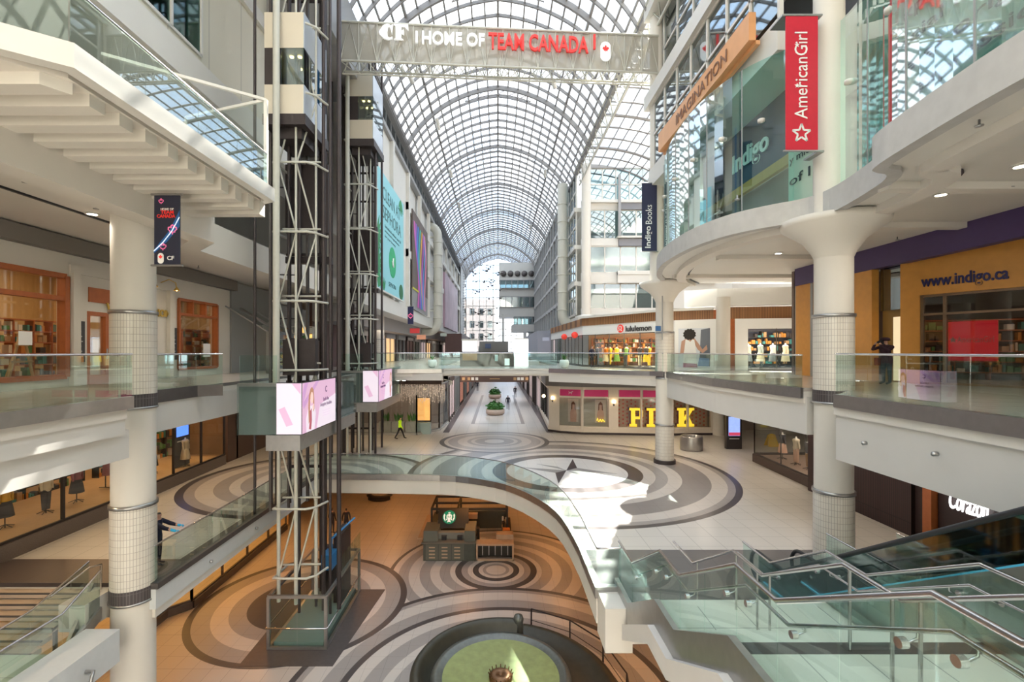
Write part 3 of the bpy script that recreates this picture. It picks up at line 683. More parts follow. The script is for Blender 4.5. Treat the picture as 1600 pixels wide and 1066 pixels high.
def stair_rail(label, x, inner, pitch=1.1, glassy=True, y_from=0):
    t = thing('stair_railing', label, 'railing', (x, 14.3, 5.5), 'stair balustrades on the right')
    pts = [Vector(p) for p in along(x)]
    if glassy:
        for a, b in zip(pts[:-1], pts[1:]):
            d = b-a; n = max(1, round(math.hypot(d.x, d.y)/pitch)); u = d/n
            for i in range(n):
                q = a+u*i+u.normalized()*.01; e = a+u*(i+1)-u.normalized()*.01; lo = Vector((0, 0, .12)); hi = Vector((0, 0, 1.2)); nn = Vector((.016, 0, 0))
                MB().add([q+lo, e+lo, e+hi, q+hi, q+lo+nn, e+lo+nn, e+hi+nn, q+hi+nn], [(0, 1, 2, 3), (7, 6, 5, 4), (0, 4, 5, 1), (1, 5, 6, 2), (2, 6, 7, 3), (3, 7, 4, 0)]).build('glass_pane', G_RAIL, t)
    hr = MB().tube([p+Vector((0, 0, 1.25)) for p in pts], .032, 10).build('handrail', CHROME, t)
    if inner:
        ip = [p+Vector((inner, 0, .93)) for p in pts[0:]]; lh = MB().tube(ip, .024, 8).build('lower_handrail', CHROME, t)
        for i in range(1, len(ip)-1):
            for f in ((.15, .85) if i % 2 else (.3,)):
                c = ip[i].lerp(ip[i+1], f)
                m = MB().tube([c, c+Vector((0, 0, -.07)), c+Vector((-inner*.5, 0, -.11)), c+Vector((-inner, 0, -.11))], .011, 6)
                m.tube([c+Vector((-inner-.02, 0, -.11)), c+Vector((-inner+.05, 0, -.11))], .05, 12); m.build('rail_bracket', CHROME, lh)
    if not glassy:
        for a, b in zip(pts[1:-1], pts[2:]):
            c = a.lerp(b, .12); MB().tube([c, c+Vector((0, 0, 1.24))], .024, 8).build('post', CHROME, t)
            if abs(a.z-b.z) < .01: c = a.lerp(b, .85); MB().tube([c, c+Vector((0, 0, 1.24))], .024, 8).build('post', CHROME, t)
    return t
stair_rail('glass stair balustrade nearest the opening, with stepped double steel handrails', 3.65, .16)
stair_rail('steel post handrail running up the middle of the right stair', 5.3, 0, glassy=False)
stair_rail('glass stair balustrade between the right stair and the escalator', 7.4, -.16)
# escalator beside it
def escalator(x0, x1, y0, y1, za, zb, label):
    t = thing('escalator', label, 'escalator', ((x0+x1)/2, y0, za), None)
    s = 1 if zb > za else -1; d = -1
    line = [(y0, za), (y0-1.1, za), (y1+1.1, zb), (y1, zb)]
    n = 26; m = MB()
    for i in range(n):
        a = line[1][0]+(line[2][0]-line[1][0])*i/n; b = line[1][0]+(line[2][0]-line[1][0])*(i+1)/n; z = za+(zb-za)*(i+.5)/n
        m.box(x0+.22, x1-.22, b, a, z-.25, z)
    m.box(x0+.22, x1-.22, y0-1.1, y0, za-.2, za+.01); m.build('step_band', GREYF, t)
    MB().sweep([((x0+x1)/2, y, z) for y, z in line], [(-(x1-x0)/2, -.95), (-(x1-x0)/2, -.25), ((x1-x0)/2, -.25), ((x1-x0)/2, -.95)]).build('truss_cladding', STEEL, t)
    for xx, sg in ((x0+.1, -1), (x1-.1, 1)):
        MB().sweep([(xx, y, z) for y, z in line], [(-.11, -.26), (-.11, .12), (.11, .12), (.11, -.26)]).build('skirt', STEEL, t)
        m = MB(); pr = [(y0+.15, za+.1), (y0+.15, za+.9), (y0-1.1, za+.92), (y1+1.1, zb+.92), (y1, zb+.9), (y1, zb+.1), (y1+1.1, zb+.1), (y0-1.1, za+.1)]
        m.add([(xx-.01, a, b) for a, b in pr]+[(xx+.01, a, b) for a, b in pr], [(7, 0, 1, 2), (7, 2, 3, 6), (6, 3, 4, 5), (15, 10, 9, 8), (15, 14, 11, 10), (14, 13, 12, 11)]); m.build('side_glass', G_DEEP, t)
        arc = [(y0+.15+.42*math.cos(a), za+.53+.42*math.sin(a)) for a in [(-PI/2+PI*k/10) for k in range(11)]]
        pts = [(xx, a, b) for a, b in arc]+[(xx, y0-1.1, za+.96), (xx, y1+1.1, zb+.97), (xx, y1, zb+.97)]
        MB().tube(pts, .055, 8).build('rubber_handrail', BLACK, t)
        MB().tube([(xx-sg*.06, a*1.0, b) for a, b in [(y0, za+.14), (y0-1.1, za+.16), (y1+1.1, zb+.16)]], .02, 6).build('skirt_light', mat('blue_skirt_light', (.3, .6, .9), .4, emit=1.5, ecol=(.3, .6, 1)), t)
    return t
escalator(7.75, 9.2, 14.2, 2.6, L1, L2, 'glass sided escalator rising toward the viewer beside the right stair')
# stair going down at far right with rails
g = step_run(10.7, 16.0, 13.1, 9.6, 5.5, 3.4, 12); struct('trim_22', g, STEPM)
railing('short glass balustrade beside the escalator foot behind the right column base', [(10.55, 15.3, 5.5), (10.55, 12.9, 5.5), (10.55, 9.5, 3.6)], h=1.15, group=None)
railing('sloping glass balustrade in front of the dark brown shop front', [(12.8, 15.3, 5.5), (12.8, 13.2, 5.5), (12.8, 9.5, 3.6)], h=1.15, group=None)
for x, w in ((14.05, 'left'), (16.0, 'right')):
    m = MB().tube([(x, 14.9, 5.5), (x, 14.9, 6.45), (x, 14.75, 6.6), (x, 13.6, 6.6), (x, 13.4, 6.52), (x, 10.5, 4.9)], .026, 8)
    tag(m.build('stair_handrail', CHROME), 'bent steel tube handrail at the head of the descending stair, the %s one of two' % w, 'handrail')

# ------------------------------------------------------------------ left stair going down
g = step_run(-18, -12.35, 14.4, 12.6, 5.5, 4.48, 6, .3); st2 = struct('floor', g, STEPW)
g = MB()
for i in range(6): g.box(-18, -12.35, 14.4-.3*(i+1)-.012, 14.4-.3*(i+1)+.03, 5.5-.17*(i+1)-.03+.0, 5.5-.17*(i+1)+.012)
struct('trim_23', g, DSTEEL)
g = MB().box(-18, -11.6, 8.0, 12.62, 4.2, 4.48); struct('floor', g, LAND)
g = MB().box(-11.68, -11.55, 8, 12.9, 3.9, 4.55); g.add([(-12.3, 14.4, 5.5), (-12.3, 14.4, 5.1), (-11.6, 12.7, 4.55), (-11.6, 12.7, 4.15), (-12.2, 14.4, 5.5), (-12.2, 14.4, 5.1), (-11.5, 12.7, 4.55), (-11.5, 12.7, 4.15)], [(0, 2, 3, 1), (4, 5, 7, 6), (0, 4, 6, 2), (1, 3, 7, 5)]); struct('trim_24', g, STEEL)
railing('glass stair balustrade along the lower left steps', [(-12.35, 14.4, 5.0), (-12.35, 12.6, 4.48), (-12.35, 11.8, 4.45)], h=1.15, dn=-.05, group=None)
railing('glass balustrade of the lower left landing with bright steel rail', [(-11.6, 13.9, 5.0), (-11.6, 12.7, 4.4), (-11.6, 8, 4.4)], h=1.1, dn=0.1, group=None, curb=(.06, -.3, -.06, .05))
for x, w in ((-14.75, 'left'), (-11.65, 'right')):
    m = MB().tube([(x, 13.2, 4.9), (x, 13.2, 5.95), (x, 13.1, 6.0), (x, 12.6, 5.8), (x-1.2 if w == 'left' else x, 11.8, 5.2)], .026, 8)
    if w == 'right': m = MB().tube([(-11.9, 14.3, 5.0), (-11.9, 14.3, 6.1), (-12.0, 14.0, 6.15), (-12.2, 13.0, 5.8)], .026, 8)
    tag(m.build('stair_handrail', CHROME), 'bent tube handrail on the lower left steps, the %s one of two' % w, 'handrail')
g = MB().prism([(-12.35, 14.4), (-11.6, 14.4), (-11.6, 13.4), (-12.35, 13.4)], 4.6, 5.36); struct('trim_25', g, PLAST)

# ------------------------------------------------------------------ LIFT TOWERS
BLUEB = mat('blue_cable_box', (.04, .22, .5), .4)
def lift_tower(dy, label, zc, cab_label, screen_label, base):
    Y0 = 20.0+dy
    t = thing('lift_tower', label, 'lift tower', (-8.6, Y0+2, 0))
    bx = dict(b=.0)
    def pole(x, y, r, z0, z1, m, nm='mast_pole'):
        if not base and x > -7.7: return
        MB().tube([(x, y, z0), (x, y, z1)], r, 10).build(nm, m, t)
    zb = 1.7 if base else 5.5
    # tall cream mast and dark guide rails
    pole(-9.18, 19.75+dy, .14, 9.2 if base else 9.2, 34, CREAM)
    for (x, y) in ((-9.45, Y0+.55), (-8.62, Y0+.35), (-8.05, Y0+1.1)): pole(x, y, .08, zb, 9.4, CREAM); pole(x, y, .05, 9.4, 34, CREAM)
    for (x, y, r) in ((-9.7, Y0+1.0, .08), (-9.15, Y0+1.9, .09), (-7.75, Y0+1.2, .085), (-7.45, Y0+2.3, .07), (-7.1, Y0+1.3, .10), (-7.35, Y0+.9, .06), (-8.35, Y0+1.9, .07), (-9.4, Y0+2.7, .08), (-7.9, Y0+3.6, .08), (-8.6, Y0+3.8, .07), (-9.9, Y0+3.4, .07), (-10.1, Y0+1.8, .09), (-10.4, Y0+.4, .06), (-9.3, Y0+1.2, .06), (-8.75, Y0+1.0, .07), (-8.2, Y0+1.5, .06), (-9.6, Y0+2.0, .07), (-8.5, Y0+2.9, .08)):
        pole(x, y, r, 1.0 if (base and x > -9.3) else 5.5, 34, BROWN, 'guide_rail')
    for (x, y) in ((-9.95, Y0+.9), (-8.9, Y0+2.3), (-8.3, Y0+2.6)):
        MB().box(x-.05, x+.05, y-.09, y+.09, 5.5, 34).build('guide_rail', DSTEEL, t)
    z = 2.84; k = 0
    while z < 33.5:
        if z > (2 if base else 6):
            xs = (-9.5, -7.9); yy = Y0+.25
            p = [(-9.5, Y0+1.6, z), (-9.55, yy+.05, z), (-9.3, yy, z), (-8.15, yy, z), (-7.85, yy+.25, z), (-7.6, Y0+1.3, z)]
            MB().tube(p, .05, 8).build('hoop_tie', CREAM, t)
            MB().tube([(-9.45, Y0+.95, z+.28), (-7.8, Y0+1.0, z+.28)], .045, 6).build('hoop_tie', CREAM, t)
            if z < 31:
                a, b = ((-9.45, Y0+.55), (-8.62, Y0+.4)); 
                if k % 2: a, b = b, a
                MB().tube([(a[0], a[1], z), (b[0], b[1], z+2.95)], .04, 6).build('brace', CREAM, t)
                MB().tube([(-8.62, Y0+.4, z+ (2.95 if k % 2 else 0)), (-8.05, Y0+1.1, z+(0 if k % 2 else 2.95))], .04, 6).build('brace', CREAM, t)
        z += 2.95; k += 1
    for z in range(7, 33, 2):
        MB().box(-10.0, -8.2, Y0+2.5, Y0+2.6, z, z+.12).build('cross_tie', BROWN, t)
        MB().tube([(-10.1, Y0+1.8, z+1), (-9.15, Y0+1.9, z+1)], .03, 6).build('cross_tie', BROWN, t)
    # black counterweights and controller frames
    for (x0, x1, y, za, zb_) in ((-9.35, -8.75, Y0+.7, 11.45, 13.0), (-8.7, -7.95, Y0+.75, 11.45, 13.05), (-9.9, -7.9, Y0+2.2, 18.0, 21.2), (-9.9, -7.8, Y0+2.2, 16.6, 16.9), (-9.5, -8.2, Y0+2.2, 14.9, 15.2)):
        MB().box(x0, x1, y, y+.35, za, zb_).build('counterweight', BROWN, t)
    MB().tube([(-7.7 if base else -8.6, Y0+3.0, 15), (-7.7 if base else -8.6, Y0+3.0, 28)], .06, 6).build('cable_duct', BLUEB, t)
    if not base: t.location.x -= .55
    # cab
    c = thing('lift_cab', cab_label, 'lift cab', (-9, Y0+1.3, zc))
    x0, x1, y0, y1 = -9.85, -8.2, Y0+.1, Y0+2.7
    lo, hi, wl, wh = zc, zc+4.3, zc+1.25, zc+2.8
    if base: pass
    MB().box(x0, x1, y0, y1, lo, wl).build('lower_shell', mat('cab_cream', (.74, .66, .53), .35), c)
    us = MB().box(x0, x1, y0, y1, wh, hi).build('upper_shell', MATS['cab_cream'], c)
    CPB = mat('cab_pale_blue', (.66, .72, .80), .15, .3)
    MB().box(x1, x1+.03, y0, y1, lo, wl).build('lower_side_panel', CPB, c); MB().box(x1, x1+.03, y0, y1, wh, hi).build('upper_side_panel', CPB, c)
    MB().box(x0, x0+.7, y0+.02, y1, wl, wh).box(x0+.7, x1-.06, y1-.1, y1-.02, wl, wh).build('back_wall', BROWN, c)
    MB().box(x0+.7, x1+.02, y0+.01, y0+.03, wl, wh).box(x1, x1+.02, y0, y1, wl, wh).build('window_glass', G_WIN, c)
    MB().box(x0-.05, x1+.1, y0-.05, y1+.1, lo-.45, lo).build('underframe', BROWN, c)
    MB().box(x0+.2, x1-.2, y0+.3, y1-.3, lo-.9, lo-.45).build('buffer', BROWN, c)
    for j in range(4): MB().lathe([(0, 0), (.09, 0), (.09, .03), (0, .03)], (x0+.9+.35*(j % 2), y0+.6+.9*(j//2), wh-.04), 10).build('ceiling_lamp', WARMLAMP, us)
    # level-two box round the shaft: glass skirt, steel soffit, screens
    b = thing('lift_landing_box', 'green glass and steel landing box round the %s lift tower at the upper level' % ('front' if base else 'rear'), 'landing', (-9, 17.5+dy, 9))
    fx0, fx1, fy, fyb = -9.55, -7.22, 17.45+dy, 24.2+dy
    MB().box(fx0, -8.05, fy, fy+.05, 9.42, 11.3).build('glass_skirt', glass('sage_glass', (.84, .88, .87), .05, .03, .3), b); MB().box(fx1, fx1+.04, 20.9+dy, fyb, 9.42, 11.4).build('glass_skirt', MATS['sage_glass'], b)
    m = MB().box(fx0, -8.1, fy+.12, fy+.2, 9.42, 11.2).box(fx1-.2, fx1-.1, 20.9+dy, fyb, 9.42, 11.2); m.build('skirt_backing', mat('sage_backing', (.19, .235, .225), .5), b)
    MB().box(-8.5, fx1-.02, fy, fy+.9, 8.85, 9.42).box(fx1-.6, fx1-.02, fy+.9, fyb, 8.85, 9.42).build('soffit', STEEL, b)
    MB().box(fx0, fx1, fy+.02, fy+.4, 11.2, 11.32).box(fx1-.25, fx1, fy, fyb, 11.2, 11.32).build('floor_edge', STEEL, b)
    for i in range(2): MB().box(fx0+.1+i*.7, fx0+.76+i*.7, fy, fy+.02, 11.33, 12.35).build('glass_pane', G_RAIL, b)
    # screens
    s = thing('led_screen', screen_label, 'screen', (-7.2, 17.4+dy, 9.43))
    hs = MB().box(-8.05, -7.22, fy-.12, fy-.02, 9.45, 11.36).box(fx1, fx1+.1, fy-.1, 20.85+dy, 9.45, 11.36).build('housing', BLACK, s); s = hs
    PK = mat('screen_pink', (.4, .22, .34), .4, emit=.36, ecol=(.95, .62, .82)); PW = mat('screen_pale', (.4, .34, .4), .4, emit=.42, ecol=(.98, .86, .95))
    PV = mat('screen_lilac', (.35, .16, .35), .4, emit=.32, ecol=(.85, .5, .85)); INK = mat('screen_ink', (.08, .02, .1), .5, emit=.1, ecol=(.35, .04, .4))
    HAIR_ = mat('screen_hair', (.3, .15, .08), .5, emit=.3, ecol=(.75, .35, .22)); FACE_ = mat('screen_face', (.5, .3, .25), .5, emit=.45, ecol=(.95, .68, .62)); SCF = mat('screen_scarf', (.3, .05, .08), .5, emit=.3, ecol=(.7, .2, .25))
    MB().box(-8.04, -7.14, fy-.14, fy-.12, 9.48, 11.33).build('side_picture', PW, s)
    MB().plate((-8.04, fy-.145, 9.48), (1, 0, 0), (0, 0, 1), [(.08, .9), (.3, 1.0), (.6, .35), (.36, .28)], .004).plate((-8.04, fy-.145, 9.48), (1, 0, 0), (0, 0, 1), [(.55, 1.85), (.88, 1.85), (.88, 1.45)], .004).build('picture_ribbon', PK, s)
    o = Vector((fx1+.101, fy-.1, 9.48)); U = Vector((0, 1, 0)); V = Vector((0, 0, 1)); LW = 20.85-17.45+.1
    if not base: o = Vector((fx1+.101, fy-.1, 9.48))
    MB().plate(o, U, V, [(0, 0), (LW, 0), (LW, 1.85), (0, 1.85)], .01).build('picture', PK, s)
    o2 = o+Vector((.012, 0, 0))
    m = MB().plate(o2, U, V, [(1.35, 0), (LW, 0), (LW, 1.2), (1.7, .9)], .004); m.build('picture_glow', PW, s)
    MB().plate(o2, U, V, [(0, 1.0), (.5, 1.85), (.2, 1.85), (0, 1.5)], .004).plate(o2, U, V, [(.1, .9), (1.6, 1.85), (1.3, 1.85), (.0, 1.1)], .004).build('picture_ribbon', PV, s)
    w0 = .25 if base else 2.55
    def pp(pts, th, nm, m_): MB().plate(o+Vector((.012+th, 0, 0)), U, V, [(w0+a, b) for a, b in pts], .004).build(nm, m_, s)
    pp([(.1, .0), (.85, .0), (1.0, .6), (.85, .95), (.3, .95), (.05, .5)], .004, 'picture_coat', PW)
    pp([(.3, .3), (.25, .9), (.3, 1.35), (.45, 1.6), (.6, 1.66), (.75, 1.55), (.82, 1.2), (.85, .8), (.7, .7), (.7, 1.2), (.4, 1.2), (.42, .4)], .008, 'picture_hair', HAIR_)
    pp([(.58+.14*math.cos(q*PI/6), 1.25+.22*math.sin(q*PI/6)) for q in range(12)], .012, 'picture_face', FACE_)
    pp([(.4, .75), (.55, .85), (.58, .4), (.5, .05), (.3, .1), (.38, .4)], .012, 'picture_scarf', SCF)
    pp([(.62, .9), (.72, 1.02), (.8, .98), (.78, .8), (.66, .75)], .014, 'picture_hand', FACE_)
    tx = 1.75 if base else .45
    for (bd, yy, hh, ww, b_) in (('C', 1.34, .26, .2, True), ("Let's be", 1.0, .15, .62, True), ('shopping buddies', .76, .19, 1.3, True)):
        text('caption', bd, o2+U*(tx+.62-ww/2)+V*yy, U, V, ww, hh, INK, s, .006, b_)
    for j in range(3): MB().plate(o2, U, V, [(tx+.2, .6-.1*j), (tx+1.05, .6-.1*j), (tx+1.05, .62-.1*j), (tx+.2, .62-.1*j)], .004).build('caption_line', PV, s)
    return t
lift_tower(0, 'front glass lift tower of cream masts and dark guide rails', 22.5, 'pale panelled lift cab in the front tower, its window lit by four lamps', 'bright pink advertising screen with a long haired woman, wrapped round the front lift landing', True)
lift_tower(11.1, 'rear lift tower of cream masts and dark rails, nearer the turquoise poster', 26.4, 'pale lift cab high in the rear tower', 'smaller looking pink advertising screen on the rear lift landing', False)
# glass enclosure at the tower foot
e = thing('glass_enclosure', 'framed glass enclosure around the foot of the front lift tower on the lower floor', 'enclosure', (-8.4, 22.4, 0))
x0, x1, y0, y1, h = -9.62, -7.22, 20.0, 24.8, 2.2
fr = MB()
for (x, y) in ((x0, y0), (x1, y0), (x1, y1), (x0, y1)): fr.bar((x, y, 0), (x, y, h), .12)
for z in (.05, h):
    fr.bar((x0, y0, z), (x1, y0, z), .12).bar((x1, y0, z), (x1, y1, z), .12).bar((x0, y0, z), (x0, y1, z), .12).bar((x0, y1, z), (x1, y1, z), .12)
fr.build('frame', STEEL, e)
for (a, b) in (((x0, y0), ((x0+x1)/2, y0)), (((x0+x1)/2, y0), (x1, y0)), ((x1, y0), (x1, (y0+y1)/2)), ((x1, (y0+y1)/2), (x1, y1)), ((x0, y0), (x0, (y0+y1)/2)), ((x0, (y0+y1)/2), (x0, y1))):
    m = MB(); a = Vector((*a, .1)); b = Vector((*b, .1)); d = (b-a).normalized()*.02; m.add([a+d, b-d, b-d+Vector((0, 0, h-.15)), a+d+Vector((0, 0, h-.15))], [(0, 1, 2, 3)]); m.build('glass_pane', G_RAIL, e)
MB().tube([(x0-.06, y1, .9), (x0-.08, y0-.06, .9), (x1+.02, y0-.08, .9), (x1+.08, y0, .9), (x1+.06, y1, .9)], .03, 8).build('handrail', CHROME, e)
MB().box(x0+.15, x1-.15, y0+.15, y1-.1, .0, .22).build('pit_kerb', mat('sage_pit', (.20, .27, .25), .6), e)
for j in range(6): MB().box(x1+.08, x1+.1, y0+1.2+.6*j, y0+1.7+.6*j, h+.02, h+.95).build('upper_pane', G_RAIL, e)
MB().box(-8.0, -7.6, 23.2, 24.6, .25, 3.6).box(-8.9, -8.2, 24.0, 24.5, .3, 2.6).build('machine_cabinet', BROWN, e)
MB().tube([(-7.9, 22.6, 2.9), (-7.9, 22.6, 3.6), (-7.4, 24.6, 3.9)], .05, 8).box(-8.3, -7.8, 22.4, 23.2, 2.2, 2.9).build('machine_pipe', BLUEB, e)
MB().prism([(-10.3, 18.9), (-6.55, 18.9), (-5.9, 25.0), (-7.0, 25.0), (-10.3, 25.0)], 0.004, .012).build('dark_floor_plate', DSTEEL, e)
# plant / back walls behind towers
# ------------------------------------------------------------------ enclosing walls
g = MB().box(-30, 30, 48, 48.4, 0, 5.3); struct('wall_back', g, mat('lower_wall', (.50, .36, .22), .7))
g = MB().box(-30.2, -30, -2, 145, 0, 34).box(28.0, 28.2, -2, 60, 0, 34); struct('wall_left', g, PLAST)
g = MB().box(16, 16.2, 60, 145, 5.5, 16); struct('wall_right', g, PLAST)
HEAD = mat('grey_header', (.20, .18, .16), .6)

def shelves(parent, o, u, nb, nr, w, h, cols, m_sh, dz=.5, z0=.3, nm='shelf_goods', depth=.35):
    """one shelving bay: frame mesh and small boxed goods"""
    u = Vector(u).normalized(); n = Vector((-u.y, u.x, 0))
    m = MB()
    for j in range(nr+1): m.obox(Vector(o)+Vector((0, 0, z0+j*h/nr)), u*w, n*depth, (0, 0, .04))
    for i in range(nb+1): m.obox(Vector(o)+u*(w*i/nb-.02), u*.04, n*depth, (0, 0, z0+h))
    m.build('shelving', m_sh, parent)
    ms = [MB() for _ in cols]
    for j in range(nr):
        x = .08
        while x < w-.15:
            bw = random.uniform(.08, .28); bh = random.uniform(.3, .8)*h/nr
            if random.random() < .8: random.choice(ms).obox(Vector(o)+u*x+n*.05+Vector((0, 0, z0+j*h/nr+.04)), u*bw, n*(depth-.1), (0, 0, bh))
            x += bw+.04
    for q, c in zip(ms, cols): q.build(nm, c, parent)
GC = [mat('goods_white', (.75, .72, .66), .5), mat('goods_tan', (.45, .27, .13), .6), mat('goods_teal', (.06, .25, .25), .5), mat('goods_dark', (.05, .04, .04), .6), mat('goods_orange', (.6, .25, .05), .5), mat('goods_green', (.1, .25, .08), .6)]

# ---------------- left, level two: cookware shop with white wall
def wallY(name, x, y0, y1, z0, z1, holes, m, th=.3):
    """wall along Y at x with rectangular openings (ya, yb, za, zb)"""
    g = MB(); cuts = sorted(holes); y = y0
    for (a, b, c, d) in cuts:
        g.box(x-th/2, x+th/2, y, a, z0, z1)
        if c > z0: g.box(x-th/2, x+th/2, a, b, z0, c)
        if d < z1: g.box(x-th/2, x+th/2, a, b, d, z1)
        y = b
    g.box(x-th/2, x+th/2, y, y1, z0, z1); return struct(name, g, m)
wallY('wall_left', -15.45, 4, 27.2, 11.25, 16.55, [(9.5, 16.85, 11.6, 15.15), (17.75, 18.9, 11.25, 14.0), (19.4, 21.0, 11.25, 14.9), (22.8, 25.9, 11.65, 15.0)], PLAST)
g = MB().box(-15.3, -14.95, 4, 27.4, 15.95, 16.5); struct('trim_26', g, HEAD)
g = MB().box(-15.3, -15.22, 17.0, 22.3, 15.3, 15.6).box(-15.3, -15.12, 17.0, 17.3, 11.25, 15.3).box(-15.3, -15.12, 22.0, 22.3, 11.25, 15.3); struct('trim_27', g, PLAST)
w = sroot('window_40', (-15.4, 13.2, 11.6)); 
fr = MB()
for y in (9.5, 13.3, 16.85): fr.box(-15.5, -15.2, y-.09, y+.09, 11.6, 15.15)
for z in (11.6, 14.35, 15.15): fr.box(-15.5, -15.22, 9.5, 16.85, z-.08, z+.08)
fr.build('frame', REDW, w); MB().box(-15.42, -15.40, 9.5, 16.85, 11.6, 15.1).build('glass', G_SHOP, w)
MB().box(-15.39, -15.38, 15.3, 15.75, 12.7, 13.15).build('notice', LWHITE, w)
w = sroot('window_41', (-15.4, 24.3, 11.65)); fr = MB()
for y in (22.8, 23.8, 24.85, 25.9): fr.box(-15.5, -15.2, y-.06, y+.06, 14.3 if y not in (22.8, 25.9) else 11.65, 15.0)
for z in (11.65, 14.3, 15.0): fr.box(-15.5, -15.22, 22.8, 25.9, z-.06, z+.06)
fr.build('frame', REDW, w); MB().box(-15.42, -15.40, 22.8, 25.9, 11.65, 15.0).build('glass', G_SHOP, w)
MB().box(-15.39, -15.38, 24.9, 25.5, 12.2, 12.9).build('notice', LWHITE, w)
d = sroot('door_1', (-15.4, 18.3, 11.25)); MB().box(-15.5, -15.3, 17.75, 17.9, 11.25, 14.0).box(-15.5, -15.3, 18.6, 18.9, 11.25, 14.0).box(-15.5, -15.3, 17.9, 18.6, 13.85, 14).box(-15.5, -15.3, 17.9, 18.6, 11.25, 11.6).build('frame', REDW, d)
MB().box(-15.42, -15.4, 17.9, 18.6, 11.6, 13.85).build('glass', G_SHOP, d); MB().box(-15.29, -15.26, 18.62, 18.66, 12.2, 12.6).build('handle', STEEL, d)
g = MB().box(-15.31, -15.25, 17.8, 18.9, 14.35, 14.9); 
w = sroot('window_42', (-15.3, 18.3, 14.35)); g.build('transom', REDW, w)
for (y, yy, z, hh, lab) in ((17.15, 17.6, 12.1, 1.5, 'tall dark menu board on the white wall left of the thick column'), (22.35, 22.65, 12.1, 1.5, 'narrow dark menu board right of the thick column, before the second shop window')):
    b = thing('menu_board', lab, 'sign board', (-15.28, y, z)); MB().box(-15.3, -15.24, y, yy, z, z+hh).build('board', mat('slate_board', (.05, .05, .055), .5), b)
    m = MB()
    for k in range(6): m.box(-15.238, -15.234, y+.1, yy-.1-.03*(k % 3), z+.2+k*.18, z+.24+k*.18)
    m.lathe([(0, 0), (.06, 0), (.06, .01), (0, .01)], (0, 0, 0), 10); 
    m.build('lettering', mat('chalk', (.5, .5, .5), .6), b)
sg = thing('shop_sign', 'brass shop name letters on the white wall, its middle hidden by the thick column', 'sign', (-15.3, 18.7, 14.1))
text('letters', 'WILLIAMS SONOMA', (-15.25, 18.55, 14.06), (0, 1, 0), (0, 0, 1), 3.9, .33, GOLD, sg, .05, True)
for (y, lab) in ((20.2, 'left'), (21.6, 'right')):
    b = MB().tube([(-15.3, y, 15.6), (-14.9, y, 15.75), (-14.6, y, 15.6), (-14.55, y, 15.35)], .02, 6); b.lathe([(.03, 0), (.14, -.16)], (-14.55, y, 15.4), 12)
    l = thing('gooseneck_lamp', 'brass gooseneck lamp over the shop sign, the %s one of two' % lab, 'lamp', (-15.3, y, 15.6)); b.build('arm', GOLD, l); MB().lathe([(0, -.1), (.06, -.06), (0, 0)], (-14.55, y, 15.33), 10).build('bulb', WARMLAMP, l)
# interior
inner = mat('shop_inner_wall', (.62, .42, .20), .7, var=.08)
g = MB().box(-20.2, -20, 5, 27.2, 11.25, 16).box(-20, -15.6, 30, 30.2, 11.25, 16).box(-20, -18.0, 21.5, 21.65, 11.25, 16); struct('wall_left', g, inner)
for (y0, lab, cc) in ((16.6, 'tall wooden shelving of cookware seen through the big left window', REDW), (25.0, 'shelving of bright bottles seen through the second shop window', REDW)):
    s = thing('display_shelf', lab, 'shelf', (-18.8, y0+1.5, 11.25)); shelves(s, (-17.6 if y0 < 20 else -16.5, y0, 11.25), (0, 1, 0), 4, 5, 3.0, 2.1, GC, cc)
t = thing('display_easel', 'pale wooden easel standing in the big left shop window', 'easel', (-16.0, 15.9, 11.7)); m = MB()
m.bar((-16, 15.6, 11.65), (-16, 16.0, 13.2), .06).bar((-16, 16.4, 11.65), (-16, 16.05, 13.2), .06).bar((-16.5, 16, 11.65), (-16, 16.02, 13.1), .05).bar((-16, 15.65, 12.15), (-16, 16.4, 12.15), .06).bar((-16, 15.8, 12.7), (-16, 16.25, 12.7), .05); m.build('frame', mat('pale_wood', (.6, .42, .22), .6), t)
tb = thing('display_table', 'low display table of folded linen behind the big left window', 'table', (-16.6, 14.2, 11.25)); MB().box(-17.1, -16.1, 13.0, 15.2, 12.0, 12.1).box(-17.0, -16.9, 13.1, 13.2, 11.25, 12).box(-17.0, -16.9, 15, 15.1, 11.25, 12).box(-16.3, -16.2, 13.1, 13.2, 11.25, 12).box(-16.3, -16.2, 15, 15.1, 11.25, 12).build('top', REDW, tb)
for k in range(6): MB().box(-16.9, -16.4, 13.1+k*.35, 13.35+k*.35, 12.1, 12.16+.04*k).build('folded_linen', GC[(k*2) % 6], tb)
# glass canopy and shopfront beyond
for k, (y, w_) in enumerate(((26.6, 'near'), (28.4, 'far'))):
    c = thing('glass_canopy', 'sloping clear glass canopy over the grey shop entrance, the %s one of two' % w_, 'canopy', (-15.2, y+.7, 13.6), 'clear glass canopies')
    MB().add([(-15.2, y, 15.0), (-15.2, y+1.5, 15.0), (-12.9, y+1.5, 13.6), (-12.9, y, 13.6)], [(0, 1, 2, 3)]).build('pane', G_SHOP, c)
    MB().bar((-15.2, y, 15.02), (-12.9, y, 13.62), .07).bar((-15.2, y+1.5, 15.02), (-12.9, y+1.5, 13.62), .07).bar((-12.9, y, 13.6), (-12.9, y+1.5, 13.6), .07).build('frame', GREYF, c)
GSHOP = mat('grey_shopfront', (.30, .31, .31), .5)
g = MB().box(-15.5, -15.2, 27.2, 33.4, 11.25, 16.5).box(-28, -15.5, 33.0, 33.4, 11.25, 16.5); struct('wall_left', g, GSHOP)
g = MB().box(-12.9, -12.8, 26.6, 29.9, 11.25, 13.6); 
